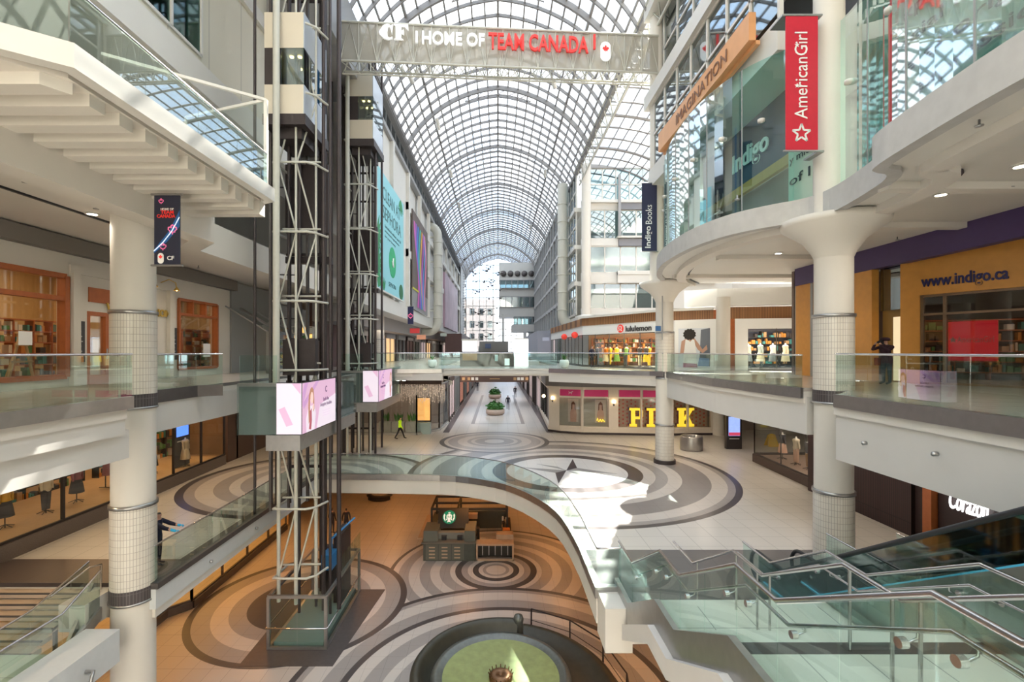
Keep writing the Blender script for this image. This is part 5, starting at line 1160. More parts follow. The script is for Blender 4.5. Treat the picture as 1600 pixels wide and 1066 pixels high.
for (ch, a, b) in (('P', 985, 1006), ('I', 1012, 1026), ('N', 1033, 1053), ('K', 1060, 1086)):
    A, B = on(a, -.3), on(b, -.3); wd = (B-A).length
    blk = {'P': [[(0, 0), (.55, 0), (.55, .13), (.42, .13), (.42, .87), (.55, .87), (.55, 1), (0, 1), (0, .87), (.12, .87), (.12, .13), (0, .13)], [(.42, 1), (.85, 1), (1, .87), (1, .55), (.85, .4), (.42, .4), (.42, .54), (.72, .54), (.74, .6), (.74, .82), (.72, .87), (.42, .87)]],
           'I': [[(0, 0), (1, 0), (1, .13), (.72, .13), (.72, .87), (1, .87), (1, 1), (0, 1), (0, .87), (.28, .87), (.28, .13), (0, .13)]],
           'N': [[(0, 0), (.4, 0), (.4, .13), (.3, .13), (.3, .7), (.7, 0), (.85, 0), (.85, .87), (1, .87), (1, 1), (.6, 1), (.6, .87), (.7, .87), (.7, .35), (.33, 1), (0, 1), (0, .87), (.12, .87), (.12, .13), (0, .13)]],
           'K': [[(0, 0), (.5, 0), (.5, .13), (.4, .13), (.4, .87), (.5, .87), (.5, 1), (0, 1), (0, .87), (.1, .87), (.1, .13), (0, .13)], [(.4, .42), (.62, .87), (.55, .87), (.55, 1), (1, 1), (1, .87), (.9, .87), (.68, .55), (.9, .13), (1, .13), (1, 0), (.6, 0), (.6, .13), (.65, .13), (.5, .42), (.4, .28)]]}[ch]
    m = MB()
    for pl in blk: m.plate(A+Vector((0, 0, 6.2)), (B-A).normalized(), (0, 0, 1), [(x*wd, y*1.55) for x, y in pl], .12)
    m.build('letter', YL, ml)
    m = MB()
    for pl in blk: m.plate(A+Vector((-.12, .1, 6.26)), (B-A).normalized(), (0, 0, 1), [(x*wd, y*1.55) for x, y in pl], .1)
    m.build('letter_shadow', PB, ml)
for (px, py, lab) in ((863, 622, 'beside the corner window'), (958.5, 628, 'between the second and third shop window'), (849, 619, 'on the corridor side of the shop corner')):
    A = on(px, .18) if px > 858 else Vector((4.15, 43.2, 0)); z = zpx(py, A.y)
    l = thing('globe_lamp', 'round glowing globe wall lamp %s' % lab, 'lamp', (A.x, A.y, z)); MB().lathe([(0, -.16), (.11, -.11), (.16, 0), (.11, .11), (0, .16)], (A.x, A.y, z), 14).build('globe', mat('globe_glow', (1, .8, .5), .4, emit=5, ecol=(1, .75, .4)), l); MB().box(A.x-.05, A.x+.05, A.y, A.y+.2, z-.35, z-.12).build('bracket', BK, l)
area(9, 41.5, 9.3, 8, 1, 60, (1, .8, .6)); g = MB().box(5.3, 28, 42.4, 42.6, 5.5, 10.35); struct('wall_back', g, CW)

# floor items level one right
dr = thing('steel_drum_bin', 'low round brushed steel drum bin on the floor behind the rear right column', 'bin', (13.75, 33.9, L1)); MB().lathe([(0, 0), (.74, 0), (.76, .05), (.76, .92), (.72, .98), (.6, .98), (.58, .85), (0, .8)], (13.75, 33.9, L1), 32).build('drum', STEEL, dr)
for k in range(3): MB().box(13.5+k*.2, 13.62+k*.2, 33.8, 33.95, L1+.8, L1+1.05).build('dispenser_cap', GREYF, dr)
kt = thing('directory_totem', 'black freestanding directory totem with a lit blue screen', 'totem', (16.9, 34.2, L1)); MB().box(16.35, 17.45, 34.1, 34.4, L1, L1+2.45).build('body', BK, kt)
MB().box(16.5, 17.3, 34.07, 34.1, L1+.95, L1+2.3).build('picture', mat('totem_blue', (.15, .2, .45), .4, emit=.8, ecol=(.25, .35, .8), var=.5, scale=4), kt); MB().box(16.55, 17.25, 34.07, 34.1, L1+.72, L1+.76).build('caption_line', LWHITE, kt); MB().box(16.5, 17.3, 34.06, 34.07, L1+.97, L1+1.2).build('picture_footer', mat('totem_red', (.5, .05, .1), .4, emit=.5), kt)
wf = thing('wet_floor_sign', 'yellow folding wet floor sign seen through the display glass', 'sign', (20.2, 35.2, L1)); m = MB()
for s_ in (-1, 1): m.add([(19.95, 35.2+s_*.02, L1+.85), (20.45, 35.2+s_*.02, L1+.85), (20.6, 35.2+s_*.28, L1), (19.8, 35.2+s_*.28, L1), (19.95, 35.2+s_*.05, L1+.85), (20.45, 35.2+s_*.05, L1+.85), (20.6, 35.2+s_*.31, L1), (19.8, 35.2+s_*.31, L1)], [(0, 1, 2, 3), (7, 6, 5, 4), (0, 3, 7, 4), (1, 5, 6, 2)])
m.build('panels', mat('safety_yellow', (.85, .55, .02), .5), wf); MB().box(20.1, 20.3, 35.1, 35.3, L1+.83, L1+.9).build('handle', MATS['safety_yellow'], wf)
# clothes window on the right and dark brown front
shopfront(97, [(26, 30.4), (16.3, 30.3), (16.05, 24.2)], L1, 9.7, .5, DSTEEL, G_SHOP, mat('dark_brown_plinth', (.06, .035, .028), .45), 3.2, mull=.05)
g = MB().prism([(16.1, 24.3), (16.35, 30.2), (26, 30.3), (26, 24.3)], 5.5, 5.95); struct('floor', g, mat('window_deck', (.35, .24, .18), .6))
tag(MB().box(15.9, 16.2, 23.95, 24.25, 5.5, 9.7).build('wood_post', REDW), 'reddish wooden post at the near corner of the right clothes window', 'post')
for (x, y, c1, c2, tr, lab) in ((17.25, 28.9, CHAR, PCH, False, 'charcoal top and peach skirt nearest the glass corner'), (17.2, 27.5, CRM, PCH, True, 'cream knit and peach trousers in the middle'), (17.2, 26.4, CHAR, GC[1], True, 'dark top and tan trousers beside the wooden post')):
    mannequin(x, y, 5.95, 'mannequin in %s of the right clothes window' % lab, c1, c2, tr)
BS = bricked('brown_slats', (.045, .018, .02), (.06, .028, .028), (.012, .006, .006), .09, 6, 'YZ', .02, .5)
g = MB().box(15.6, 16.0, 18.0, 24.0, 5.5, 10.3); struct('wall_right', g, BS)
g = MB().box(15.6, 16.0, 8, 16.9, 5.5, 10.3).box(15.75, 16.05, 16.9, 18.0, 5.5, 10.3); struct('wall_right', g, mat('dark_maroon_panel', (.035, .018, .018), .45, var=.4, scale=25))
tag(MB().box(15.4, 15.75, 16.95, 17.3, 5.5, 10.3).build('wood_post', REDW), 'orange-brown wooden post on the dark brown shop front', 'post')
sg = thing('script_sign', 'white neon script shop sign on the dark brown front, half hidden under the balcony edge', 'sign', (15.5, 15.8, 7.3)); text('script', 'Corazon', (15.55, 16.4, 7.12), (0, -1, 0), (0, 0, 1), 1.3, .68, mat('neon_white', (1, 1, 1), .4, emit=1.5), sg, .04, shear=.35)

# ---------------- yoga clothes shop, level two far right
Lp = [(6.3, 56.5), (7.0, 39.5), (11.0, 32.9), (14.1, 31.2)]
SL = bricked('wood_slats', (.40, .20, .085), (.34, .16, .065), (.16, .07, .03), .09, 6, 'XZ', .02, .55)
lu = sroot('wall_right', (10, 34, 11.25))
MB().sweep(Lp, [(0, 13.85), (0, 14.6), (-.3, 14.6), (-.3, 13.85)]).build('white_sign_band', LWHITE, lu)
MB().sweep(Lp, [(.06, 14.6), (.06, 15.2), (-.3, 15.2), (-.3, 14.6)]).build('slatted_band', SL, lu)
MB().sweep(Lp[1:], [(.3, 15.2), (.3, 15.35), (-3, 15.35), (-3, 15.2)]).build('roof_slab', WHITE, lu)
shopfront(98, [(6.3, 56.5), (7.0, 39.5), (11.0, 32.9), (11.9, 32.3)], L2, 13.85, .08, DSTEEL, G_SHOP, DSTEEL, 1.5, mull=.06)
g = MB().box(8, 26, 42, 42.2, 11.25, 14.2); struct('wall_back', g, mat('shop_back', (.42, .24, .12), .7, var=.2))
random.seed(21)
sc_ = [mat('sport_yellow', (.85, .6, .05), .7), mat('sport_green', (.2, .4, .1), .7), CHAR, mat('sport_orange', (.7, .25, .04), .7), CRM, CHAR]
for k in range(11):
    a = .08+k*.075+random.uniform(-.02, .02); x = 8.3+a*5.2; y = 41.3-a*7.3+random.uniform(-.2, .9)
    m_ = mannequin(x, y, L2, 'mannequin in bright sportswear behind the glass of the yoga clothes shop', random.choice(sc_), random.choice(sc_), k % 2 == 0); m_['group'] = 'sportswear mannequins behind the yoga shop glass'
    MB().lathe([(.03, 1.6), (.085, 1.66), (.095, 1.74), (.06, 1.84), (0, 1.86)], (x, y, L2), 10).build('head_form', GC[3], m_)
s = thing('display_shelf', 'long wooden shelving of folded sportswear in the yoga clothes shop', 'shelf', (12, 41.5, L2)); shelves(s, (8.2, 41.4, L2), (1, 0, 0), 6, 5, 6.2, 2.1, [GC[1], GC[4], GC[3], GC[0], GC[5], GC[3], GC[1]], REDW)
area(11, 37.5, 13.8, 5, 6, 230, (1, .68, .35))
sd = (Vector((11.0, 32.9, 0))-Vector((7.0, 39.5, 0))).normalized(); nn = Vector((sd.y, -sd.x, 0))
so = Vector((7.0, 39.5, 0))
def onL(px):
    k = (px-HX)/F; a, b = Lp[1], Lp[2]; 
    for a, b in ((Lp[1], Lp[2]), (Lp[2], Lp[3])):
        t = (k*a[1]-a[0])/((b[0]-a[0])-k*(b[1]-a[1]))
        if -.01 <= t <= 1.01: return Vector((a[0]+(b[0]-a[0])*t, a[1]+(b[1]-a[1])*t, 0))
sg = thing('shop_sign', 'white band shop sign with a red round emblem and dark lowercase letters', 'sign', (10, 34.5, 13.9)); A = onL(978); B = onL(1018.5)
text('letters', 'lululemon', A+nn*.03+Vector((0, 0, 13.95)), sd, (0, 0, 1), (B-A).length, .42, mat('ink_grey', (.05, .045, .045), .5), sg, .03, True)
c = onL(970)+nn*.02+Vector((0, 0, 14.2)); ed = MB().plate(c, sd, (0, 0, 1), circ(.30, 24), .04).build('emblem_disc', LRED, sg)
m = MB(); m.tube([c+nn*.06+sd*a+Vector((0, 0, b)) for a, b in [(-.16, -.17), (-.07, -.1), (-.13, .02), (-.1, .14), (0, .19), (.1, .14), (.13, .02), (.07, -.1), (.16, -.17)]], .03, 6); m.build('emblem_mark', LWHITE, ed)
for (py, lab) in ((41.5, 'nearer the corner'), (46.5, 'farther along the corridor')):
    x = 7.0-.7*(py-39.5)/17; s2 = thing('small_round_sign', 'small red round emblem sign beside the yoga shop, %s' % lab, 'sign', (x-.2, py, 13.9)); 
    m = MB().lathe([(0, 0), (.28, 0), (.28, .08), (0, .08)], (0, 0, 0), 18); m.v = [(x-.3+v[0], py-.4+v[2], 13.9+v[1]) for v in m.v]; m.build('disc', LRED, s2); MB().box(x-.3, x, py-.36, py-.3, 13.88, 13.94).build('bracket', BK, s2)
# poster of the back of a woman
po = sroot('wall_right', (13.3, 31.3, 11.25)); pa = Vector((11.95, 32.25, 0)); pb_ = Vector((14.35, 30.95, 0)); pd = (pb_-pa).normalized(); pn = Vector((pd.y, -pd.x, 0))
MB().prism([(pa.x, pa.y), (pb_.x, pb_.y), (pb_.x, pb_.y+.3), (pa.x, pa.y+.3)], 11.25, 14.6).build('panel', LWHITE, po)
pt = thing('wall_poster', 'large poster of a person from behind in a white tank top', 'poster', (13.1, 31.5, 11.4)); o = pa+pd*.25+pn*.03+Vector((0, 0, 11.42)); wd = 1.95
MB().plate(o, pd, (0, 0, 1), [(0, 0), (wd, 0), (wd, 2.6), (0, 2.6)], .03).build('backing', mat('poster_pale_blue', (.72, .76, .82), .5), pt)
def pl(nm, pts, m_, k): MB().plate(o+pn*(.035+.006*k), pd, (0, 0, 1), pts, .005).build(nm, m_, pt)
pl('street_wall', [(1.3, .1), (wd, .1), (wd, 2.6), (1.4, 2.5)], mat('poster_grey', (.16, .18, .22), .6), 0); pl('car', [(1.2, .1), (1.9, .1), (1.9, .6), (1.3, .65)], mat('poster_blue', (.15, .25, .5), .5), 1)
pl('leggings', [(.3, 0), (1.2, 0), (1.15, .35), (.3, .35)], MAUVE, 1)
pl('arms', [(.1, .9), (.2, 1.75), (.55, 1.95), (1.0, 1.95), (1.25, 1.6), (1.5, 1.2), (1.75, 1.5), (1.8, 1.2), (1.5, .95), (1.2, 1.2), (1.05, 1.5), (.45, 1.5), (.32, .9)], SKIN, 2)
pl('tank_top', [(.3, .3), (1.15, .25), (1.1, 1.2), (1.0, 1.85), (.85, 1.85), (.75, 1.7), (.6, 1.85), (.45, 1.85), (.38, 1.2)], LWHITE, 3)
pl('neck', [(.58, 1.8), (.85, 1.8), (.82, 2.05), (.6, 2.05)], SKIN, 3); pl('hair_bun', [(.7+(.36+.06*(i % 2))*math.cos(i*PI/12), 2.2+(.34+.06*(i % 2))*math.sin(i*PI/12)) for i in range(24)], mat('black_hair', (.02, .017, .015), .7), 4)
# white framed second front
w2 = sroot('wall_right', (17, 30.4, 11.25)); 
MB().prism([(15.05, 30.85), (21, 29.6), (21, 29.9), (15.05, 31.15)], 14.6, 15.35).build('slatted_band', SL, w2)
MB().prism([(15.05, 30.85), (15.3, 30.8), (15.3, 31.1), (15.05, 31.15)], 11.25, 14.6).build('wood_jamb', REDW, w2); MB().prism([(14.1, 31.2), (14.3, 31.0), (14.3, 31.3), (14.1, 31.5)], 11.25, 15.2).build('wood_jamb', REDW, w2)
MB().prism([(15.3, 30.75), (16.05, 30.6), (16.05, 30.9), (15.3, 31.05)], 11.25, 14.6).prism([(16.05, 30.6), (21, 29.55), (21, 29.85), (16.05, 30.9)], 13.95, 14.6).build('white_frame', LWHITE, w2)
MB().prism([(12.5, 32.0), (14.2, 30.9), (21, 29.4), (21, 30), (14.2, 31.6), (12.8, 32.4)], 15.45, 16.55).build('parapet', LWHITE, w2)
shopfront(99, [(16.05, 30.65), (21, 29.6)], L2, 13.95, .15, DSTEEL, G_SHOP, DSTEEL, 1.6, mull=.05)
for k in range(5):
    x = 16.9+k*.75; y = 32.2-.15*k
    m_ = mannequin(x, y, L2+.15, 'mannequin in a pale garment behind the glass of the white framed shop', [CRM, mat('sage_cloth', (.35, .42, .38), .8), GC[0]][k % 3], [mat('dusk_cloth', (.25, .27, .3), .8), CRM][k % 2], False); m_['group'] = 'pale dressed mannequins behind the white framed glass'
s = thing('display_shelf', 'shelving with dim goods behind the white framed glass', 'shelf', (18, 34, L2)); shelves(s, (15.5, 34.5, L2), (1, 0, 0), 5, 5, 6, 2.4, [GC[1], GC[2], GC[3], GC[4]], KD)
g = MB().box(12, 26, 35, 35.2, 11.25, 15.2); struct('wall_back', g, mat('navy_back', (.05, .055, .08), .6)); area(18, 32.5, 15.0, 5, 2, 90, (1, .8, .6))

# ---------------- orange bookshop front on the right
pu = MB().box(15.75, 16.1, 10, 25.3, 15.95, 16.85); struct('trim_28', pu, PURPLE)
OP0 = Vector((15.95, 18.9, 0)); OP1 = Vector((19.6, 11.4, 0)); od = (OP1-OP0).normalized(); on_ = Vector((od.y, -od.x, 0)); OL = (OP1-OP0).length
br = sroot('wall_right', (16, 18, 11.25))
def ob_(m, s0, s1, z0, z1, d0=0, d1=.3): return m.obox(OP0+od*s0-on_*d1+Vector((0, 0, z0)), od*(s1-s0), on_*(d1-d0), (0, 0, z1-z0))
ob_(ob_(MB(), 0, OL, 14.65, 16.3), 0, .62, 11.25, 14.65).build('orange_surround', ORANGE, br)
MB().box(15.8, 16.1, 20.15, 21.3, 11.25, 16).box(15.8, 16.1, 23.8, 25.3, 11.25, 16).box(15.8, 16.1, 21.3, 23.8, 14.2, 16).build('orange_posts', ORANGE, br)
MB().box(15.82, 15.9, 25.2, 25.4, 11.25, 16).box(15.78, 15.85, 23.9, 24.1, 11.25, 16).build('post_trims', GREYF, br)
MB().box(16.3, 16.45, 18.9, 20.2, 11.25, 14.2).build('door_recess', mat('olive_wood', (.28, .17, .05), .5), br)
MB().box(16.2, 16.25, 18.9, 20.2, 14.2, 16.0).build('recess_glass', G_WIN, br)
MB().box(16.25, 16.3, 19.1, 19.6, 11.3, 13.9).build('lit_strip', mat('pale_curtain', (.7, .6, .4), .6, emit=.4, ecol=(1, .8, .5)), br)
MB().box(15.85, 16.0, 21.3, 23.8, 11.25, 14.2).build('dark_door', G_WIN, br)
w = sroot('window_100', tuple(OP0+od*2+Vector((0, 0, 11.25)))); fr = MB()
for s_ in (.62, 1.3, 4.05, 6.6): ob_(fr, s_, s_+.09, 11.25, 14.65, .05, .2)
for z in (11.3, 13.9, 14.6): ob_(fr, .62, OL, z-.04, z+.04, .05, .2)
fr.build('frame', mat('bronze_frame', (.22, .14, .08), .45, .4), w); ob_(MB(), .62, OL, 11.3, 14.6, .1, .115).build('glass', glass('bookshop_glass', (.66, .62, .58), .05, .02, .3), w)
sg = thing('shop_sign', 'dark blue web address letters on the orange wood fascia', 'sign', tuple(OP0+od*1+Vector((0, 0, 14.8))))
def onO(px):
    k = (px-HX)/F; a, b = OP0, OP1; t = (k*a.y-a.x)/((b.x-a.x)-k*(b.y-a.y)); return a+(b-a)*t
A = onO(1440); B = onO(1577); text('letters', 'www.indigo.ca', A+on_*.01+Vector((0, 0, 14.82)), od, (0, 0, 1), (B-A).length, .56, mat('indigo_letters', (.02, .018, .11), .4), sg, .05, True)
bp = thing('hanging_poster', 'red hanging poster with white lettering behind the dark bookshop window', 'poster', tuple(onO(1510)-on_*.6+Vector((0, 0, 11.9)))); A = onO(1473); B = onO(1551)
MB().obox(A-on_*.45+Vector((0, 0, 12.15)), B-A, on_*.03, (0, 0, 1.45)).build('sheet', mat('poster_red', (.62, .015, .03), .5, emit=.35, ecol=(.8, .02, .04)), bp)
text('lettering', 'AmericanGirl', A-on_*.40+(B-A)*.2+Vector((0, 0, 12.82)), od, (0, 0, 1), (B-A).length*.73, .22, LWHITE, bp, .01)
star = [((.13 if i % 2 == 0 else .055)*math.sin(i*PI/5), (.13 if i % 2 == 0 else .055)*math.cos(i*PI/5)) for i in range(10)]
MB().plate(A-on_*.40+(B-A)*.11+Vector((0, 0, 12.92)), od, (0, 0, 1), star, .01).build('star', LWHITE, bp)
g = MB().box(15.9, 28, 25.6, 25.8, 11.25, 16.8).box(25, 25.2, 8, 25.6, 11.25, 16.8); struct('wall_right', g, mat('bookshop_inner', (.16, .12, .10), .7, var=.3, scale=2))
area(20, 18, 16.2, 5, 7, 60, (1, .8, .6)); area(17.8, 25.5, 9.6, 1.5, 5, 70, (1, .85, .7))
s = thing('display_shelf', 'dark wooden book shelving deep behind the orange front', 'shelf', (20, 20, L2)); shelves(s, (18, 22, L2), (1, -.4, 0), 5, 5, 6, 2.3, GC, REDW)
# ---------------- office block facing the camera under the side vault
bw = sroot('wall_back', (15, 57, 15)); BY = 57.0; s_ = BY/F
def bz(py): return EYE-(py-HY)*BY/F
def bX(px): return (px-HX)*BY/F
m = MB(); bxs = bX(888)
for (a, b) in ((492, 482), (443, 426), (384, 373), (327, 313)): m.box(10.0, 26, BY, BY+.5, bz(max(a, b)), bz(min(a, b)))
m.build('spandrel', WHITE, bw)
m = MB().box(14.2, 26, BY-.5, BY+.3, bz(443), bz(424)).box(14.2, 26, BY-.6, BY+.3, bz(430), bz(426.5)).box(10, 26, BY-.5, BY+.3, bz(318), bz(313.5)).box(14.2, 26, BY-.6, BY+.3, bz(373), bz(370)); m.build('white_ledge', WHITE, bw)
MB().box(14.4, 26, BY-.3, BY+.2, bz(385), bz(374)).box(14.4, 26, BY-.3, BY+.2, bz(328), bz(318)).build('grey_band', mat('blue_grey_band', (.24, .24, .26), .6), bw)
m = MB(); top = [(10, 0)]+[(spt(i/10)[0], spt(i/10)[1]-bz(263)) for i in range(11)]+[(19.4, 0)]
m.plate((0, BY+.2, bz(263)), (1, 0, 0), (0, 0, 1), [(10, 0)]+[(spt(i/10)[0], max(.02, spt(i/10)[1]-bz(263))) for i in range(8)], .3); m.build('gable', mat('gable_grey', (.34, .33, .32), .6), bw)
MB().box(19.2, 28, BY, BY+.5, 15, 31).build('gable_side', WHITE, bw)
for n_, (z0, z1, x0, x1, cols, rows) in enumerate(((bz(482), bz(443), 10.9, 26, 8, 1), (bz(426), bz(385), 10.9, 26, 8, 1), (bz(373), bz(328), 10.9, 26, 8, 1), (bz(313), bz(263), 10.9, 19.0, 5, 2))):
    window('w', 110+n_, BY+.15, x0, x1, z0, z1, cols, rows, WHITE, G_WIN if n_ != 1 else glass('milky_glass', (.55, .68, .64), .3, .1, .6), 'x', .14)
MB().box(bX(964), bX(968), BY-.7, BY-.4, bz(371), bz(276)).build('white_mast', GREYF, bw)
g = MB().box(9.6, 28, 63, 63.3, 15, 31); struct('wall_back', g, mat('office_inner', (.34, .32, .28), .7, var=.3, scale=.5))
g = MB()
for z in (20.4, 24.8, 29.3): g.box(9.2, 10.2, 57.4, 66, z, z+.5)
g.box(9.4, 28, 55.5, 66, 15.2, 16.6); struct('ceiling', g, WHITE)
t = thing('column', 'white round column at the corner of the glazed office block above the red emblem sign', 'column', (10.4, 56.2, 15.6)); MB().cyl(10.4, 56.2, 16.6, 34.5, .55, 28).build('shaft', PLAST, t); MB().lathe([(0, 15.5), (.5, 15.55), (1.1, 16.1), (1.3, 16.6), (.55, 16.8)], (10.4, 56.2, 0), 28).build('flared_cap', WHITE, t)
# ducts
for (x, y, r, z0, z1, sx, lab) in ((8.35, 61.5, .66, 15.8, 34.0, 1, 'big vertical cream air duct bending at its foot on the right beside the glazed block'), (-8.9, 70.5, .62, 15.4, 31.0, -1, 'big vertical cream air duct with bent ends on the left wall')):
    t = thing('air_duct', lab, 'duct', (x, y, z0)); RB = 1.4
    p = [(x+sx*3.2, y, z0)]+[(x+sx*(RB-RB*math.sin(a)), y, z0+RB-RB*math.cos(a)) for a in [i*PI/14 for i in range(8)]]
    if sx < 0: p += [(x+sx*(RB-RB*math.cos(a)), y, z1-RB+RB*math.sin(a)) for a in [i*PI/14 for i in range(8)]]+[(x-3, y, z1)]
    else: p += [(x, y, z1)]
    MB().tube(p, r, 20).build('pipe', CREAM, t)
    for k in range(7): MB().lathe([(r, -.06), (r+.07, -.06), (r+.07, .06), (r, .06)], (x, y, z0+2+k*(z1-z0-3.5)/6.5), 20).build('flange', CREAM, t)
    for k in range(4): MB().box(min(x, x+sx*1.5), max(x, x+sx*1.5), y-.06, y+.06, z0+3+k*3.6, z0+3.25+k*3.6).build('wall_bracket', CREAM, t)

# ---------------- roof sign truss
T0 = Vector((-9.3, 28.1, 0)); T1 = Vector((9.9, 29.4, 0)); td = (T1-T0).normalized(); tn = Vector((td.y, -td.x, 0))
ts = thing('sign_truss', 'cream lattice truss spanning the hall high up, carrying the big sign letters', 'truss', (0, 28.8, 29.6))
TZ0, TZ1 = 29.65, 31.95; TL = (T1-T0).length
for (d, z) in ((0, TZ0), (0, TZ1), (-1.1, TZ0), (-1.1, TZ1)):
    MB().tube([T0+tn*d+Vector((0, 0, z)), T1+tn*d+Vector((0, 0, z))], .07, 8).build('chord', CREAM, ts)
m = MB(); n = 18
for i in range(n):
    a = T0+td*(TL*i/n); b = T0+td*(TL*(i+.5)/n); c = T0+td*(TL*(i+1)/n); Z = lambda p, z, d=0: p+tn*d+Vector((0, 0, z))
    for d in (0, -1.1): m.tube([Z(a, TZ0, d), Z(b, TZ1, d), Z(c, TZ0, d)], .035, 6)
    m.tube([Z(a, TZ0), Z(b, TZ0, -1.1), Z(c, TZ0)], .03, 6); m.tube([Z(a, TZ1), Z(b, TZ1, -1.1), Z(c, TZ1)], .03, 6); m.tube([Z(a, TZ0), Z(a, TZ1)], .03, 6)
    m.tube([Z(a, TZ0-.5, -.5), Z(b, TZ0), Z(c, TZ0-.5, -.5)], .025, 6)
m.build('lattice_web', CREAM, ts); MB().tube([T0+Vector((0, .5, TZ0-.5)), T1+Vector((0, .5, TZ0-.5))], .05, 8).build('chord', CREAM, ts)
MB().obox(T0-tn*.06+Vector((0, 0, TZ0+.05)), T1-T0, tn*.02, (0, 0, TZ1-TZ0-.1)).build('mesh_screen', perforated('cream_mesh', (.50, .47, .40), .72), ts)
bs = thing('hall_sign', 'large white and red sign letters on the roof truss ending in a leaf badge', 'sign', (0, 28.3, 30))
def TX(px):      # along the truss under photo column px
    k = (px-HX)/F; return (k*T0.y-T0.x)/(td.x-k*td.y)
LS = mat('sign_letter_white', (.92, .92, .90), .4, emit=.25, ecol=(1, 1, 1)); LR = mat('sign_letter_red', (.80, .035, .03), .4, emit=.12, ecol=(1, .05, .03))
def sgn(body, a, b, ya, yb, m_, bold=True, nm='letters'):
    ym = T0.y+td.y*TX(a); z0 = EYE+(HY-yb)*ym/F; z1 = EYE+(HY-ya)*ym/F
    text(nm, body, T0+td*TX(a)+tn*.12+Vector((0, 0, z0)), td, (0, 0, 1), TX(b)-TX(a), z1-z0, m_, bs, .12, bold)
m = MB()     # CF emblem drawn as heavy serif letters with white fill
def cfp(pts, m_=None): m.plate(T0+td*TX(593)+tn*.1+Vector((0, 0, 30.85)), td, (0, 0, 1), pts, .12)
cfp([(.75, .35), (.82, .95), (.7, .85), (.5, .95), (.25, .85), (.05, .55), (.0, .45), (.05, .3), (.3, .08), (.55, .02), (.8, .12), (.78, .2), (.62, .12), (.5, .2), (.48, .5), (.52, .8), (.62, .82), (.7, .6)])
cfp([(.85, .95), (1.7, .95), (1.72, .62), (1.62, .7), (1.5, .85), (1.3, .85), (1.3, .55), (1.45, .65), (1.45, .35), (1.3, .45), (1.3, .12), (1.42, .05), (.88, .05), (.98, .12), (.98, .85)])
m.build('emblem_letters', LS, bs); sgn('|', 650, 653, 52, 70, LS); sgn('HOME OF', 660, 757, 51.5, 72, LS); sgn('TEAM CANADA', 763, 918, 54, 80, LR); sgn('|', 926, 929, 57, 80, LR)
c = T0+td*TX(945)+tn*.1+Vector((0, 0, 30.75))
def oval(r, h): return [(r*math.cos(a)+0, (h if math.sin(a) > 0 else -h)+r*math.sin(a)) for a in [i*PI/12 for i in range(24)]]
LEAF = [(0, -.5), (.03, -.22), (.3, -.26), (.25, -.14), (.5, .08), (.42, .13), (.46, .3), (.3, .27), (.26, .36), (.1, .2), (.16, .5), (.07, .46), (0, .62), (-.07, .46), (-.16, .5), (-.1, .2), (-.26, .36), (-.3, .27), (-.46, .3), (-.42, .13), (-.5, .08), (-.25, -.14), (-.3, -.26), (-.03, -.22)]
MB().plate(c, td, (0, 0, 1), oval(.31, .28), .08).build('badge', LS, bs); MB().plate(c+tn*.085+Vector((0, 0, .12)), td, (0, 0, 1), [(a*.42, b*.42) for a, b in LEAF], .02).build('maple_leaf', LR, bs)
sl = MB()
for (px, py) in ((627, 105), (640, 118), (650, 108), (668, 100), (864, 125)):
    q = Q(px, py, 34); o = thing('stage_spotlight', 'small white spotlight hung under the vault beyond the sign truss', 'spotlight', tuple(q), 'spotlights hung under the vault')
    MB().tube([q, q+Vector((.2, .3, -.45))], .16, 10).build('housing', WHITE, o); MB().tube([q, q+Vector((0, 0, 1.2))], .03, 6).build('hanger', GREYF, o)
for (y0, sd_) in ((50, -1), (64, -1), (64, 1), (78, -1), (92, 1)):
    x, z = apt(sd_*.62, -.5)
    o = thing('stage_spotlight', 'small white spotlight high on the vault ribs farther up the hall', 'spotlight', (x, y0, z), 'spotlights on the far vault ribs'); MB().tube([(x, y0, z+.4), (x, y0, z-.1)], .04, 6).tube([(x-.1, y0-.2, z-.1), (x+.1, y0+.2, z-.6)], .2, 10).tube([(x-.1, y0+.5, z-.3), (x+.1, y0+.9, z-.8)], .2, 10).build('housing', WHITE, o)

# ---------------- banners
def banner(label, px0, px1, py0, py1, Y, m_, nm='hanging_banner', tilt=0):
    a = Q(px0, py1, Y); b = Q(px1, py1, Y+tilt); t = thing(nm, label, 'banner', tuple(a)); u = (b-a).normalized(); h = (py1-py0)*Y/F
    MB().obox(a, b-a, (0, .03, 0), (0, 0, h)).build('cloth', m_, t)
    MB().tube([a+Vector((-.08, 0, 0)), b+Vector((.08, 0, 0))], .03, 6).tube([a+Vector((-.08, 0, h)), b+Vector((.08, 0, h))], .03, 6).build('pole', STEEL, t)
    return t, a, u, (b-a).length, h
t, a, u, w_, h = banner('tall red banner with white sideways lettering hanging before the right column', 1228, 1278, 24, 236, 14.7, RED)
f_ = Vector((0, -.012, 0))
text('lettering', 'AmericanGirl', a+f_+Vector((w_*.66, 0, h*.235)), (0, 0, 1), (-1, 0, 0), h*.64, w_*.40, LWHITE, t, .012)
star2 = [((.29 if i % 2 == 0 else .12)*math.sin(i*PI/5), (.29 if i % 2 == 0 else .12)*math.cos(i*PI/5)) for i in range(10)]
m = MB()
for i in range(10):
    p, q = star2[i], star2[(i+1) % 10]; m.bar(a+f_+Vector((w_*.48+p[0], 0, h*.13+p[1])), a+f_+Vector((w_*.48+q[0], 0, h*.13+q[1])), .055, .012, (0, 1, 0))
for (zz, xx) in ((.48, .34), (.78, .34)): m.plate(a+f_+Vector((w_*xx, 0, h*zz)), (1, 0, 0), (0, 0, 1), [(p[0]*.28, p[1]*.28) for p in star2], .012)
m.build('star', LWHITE, t)
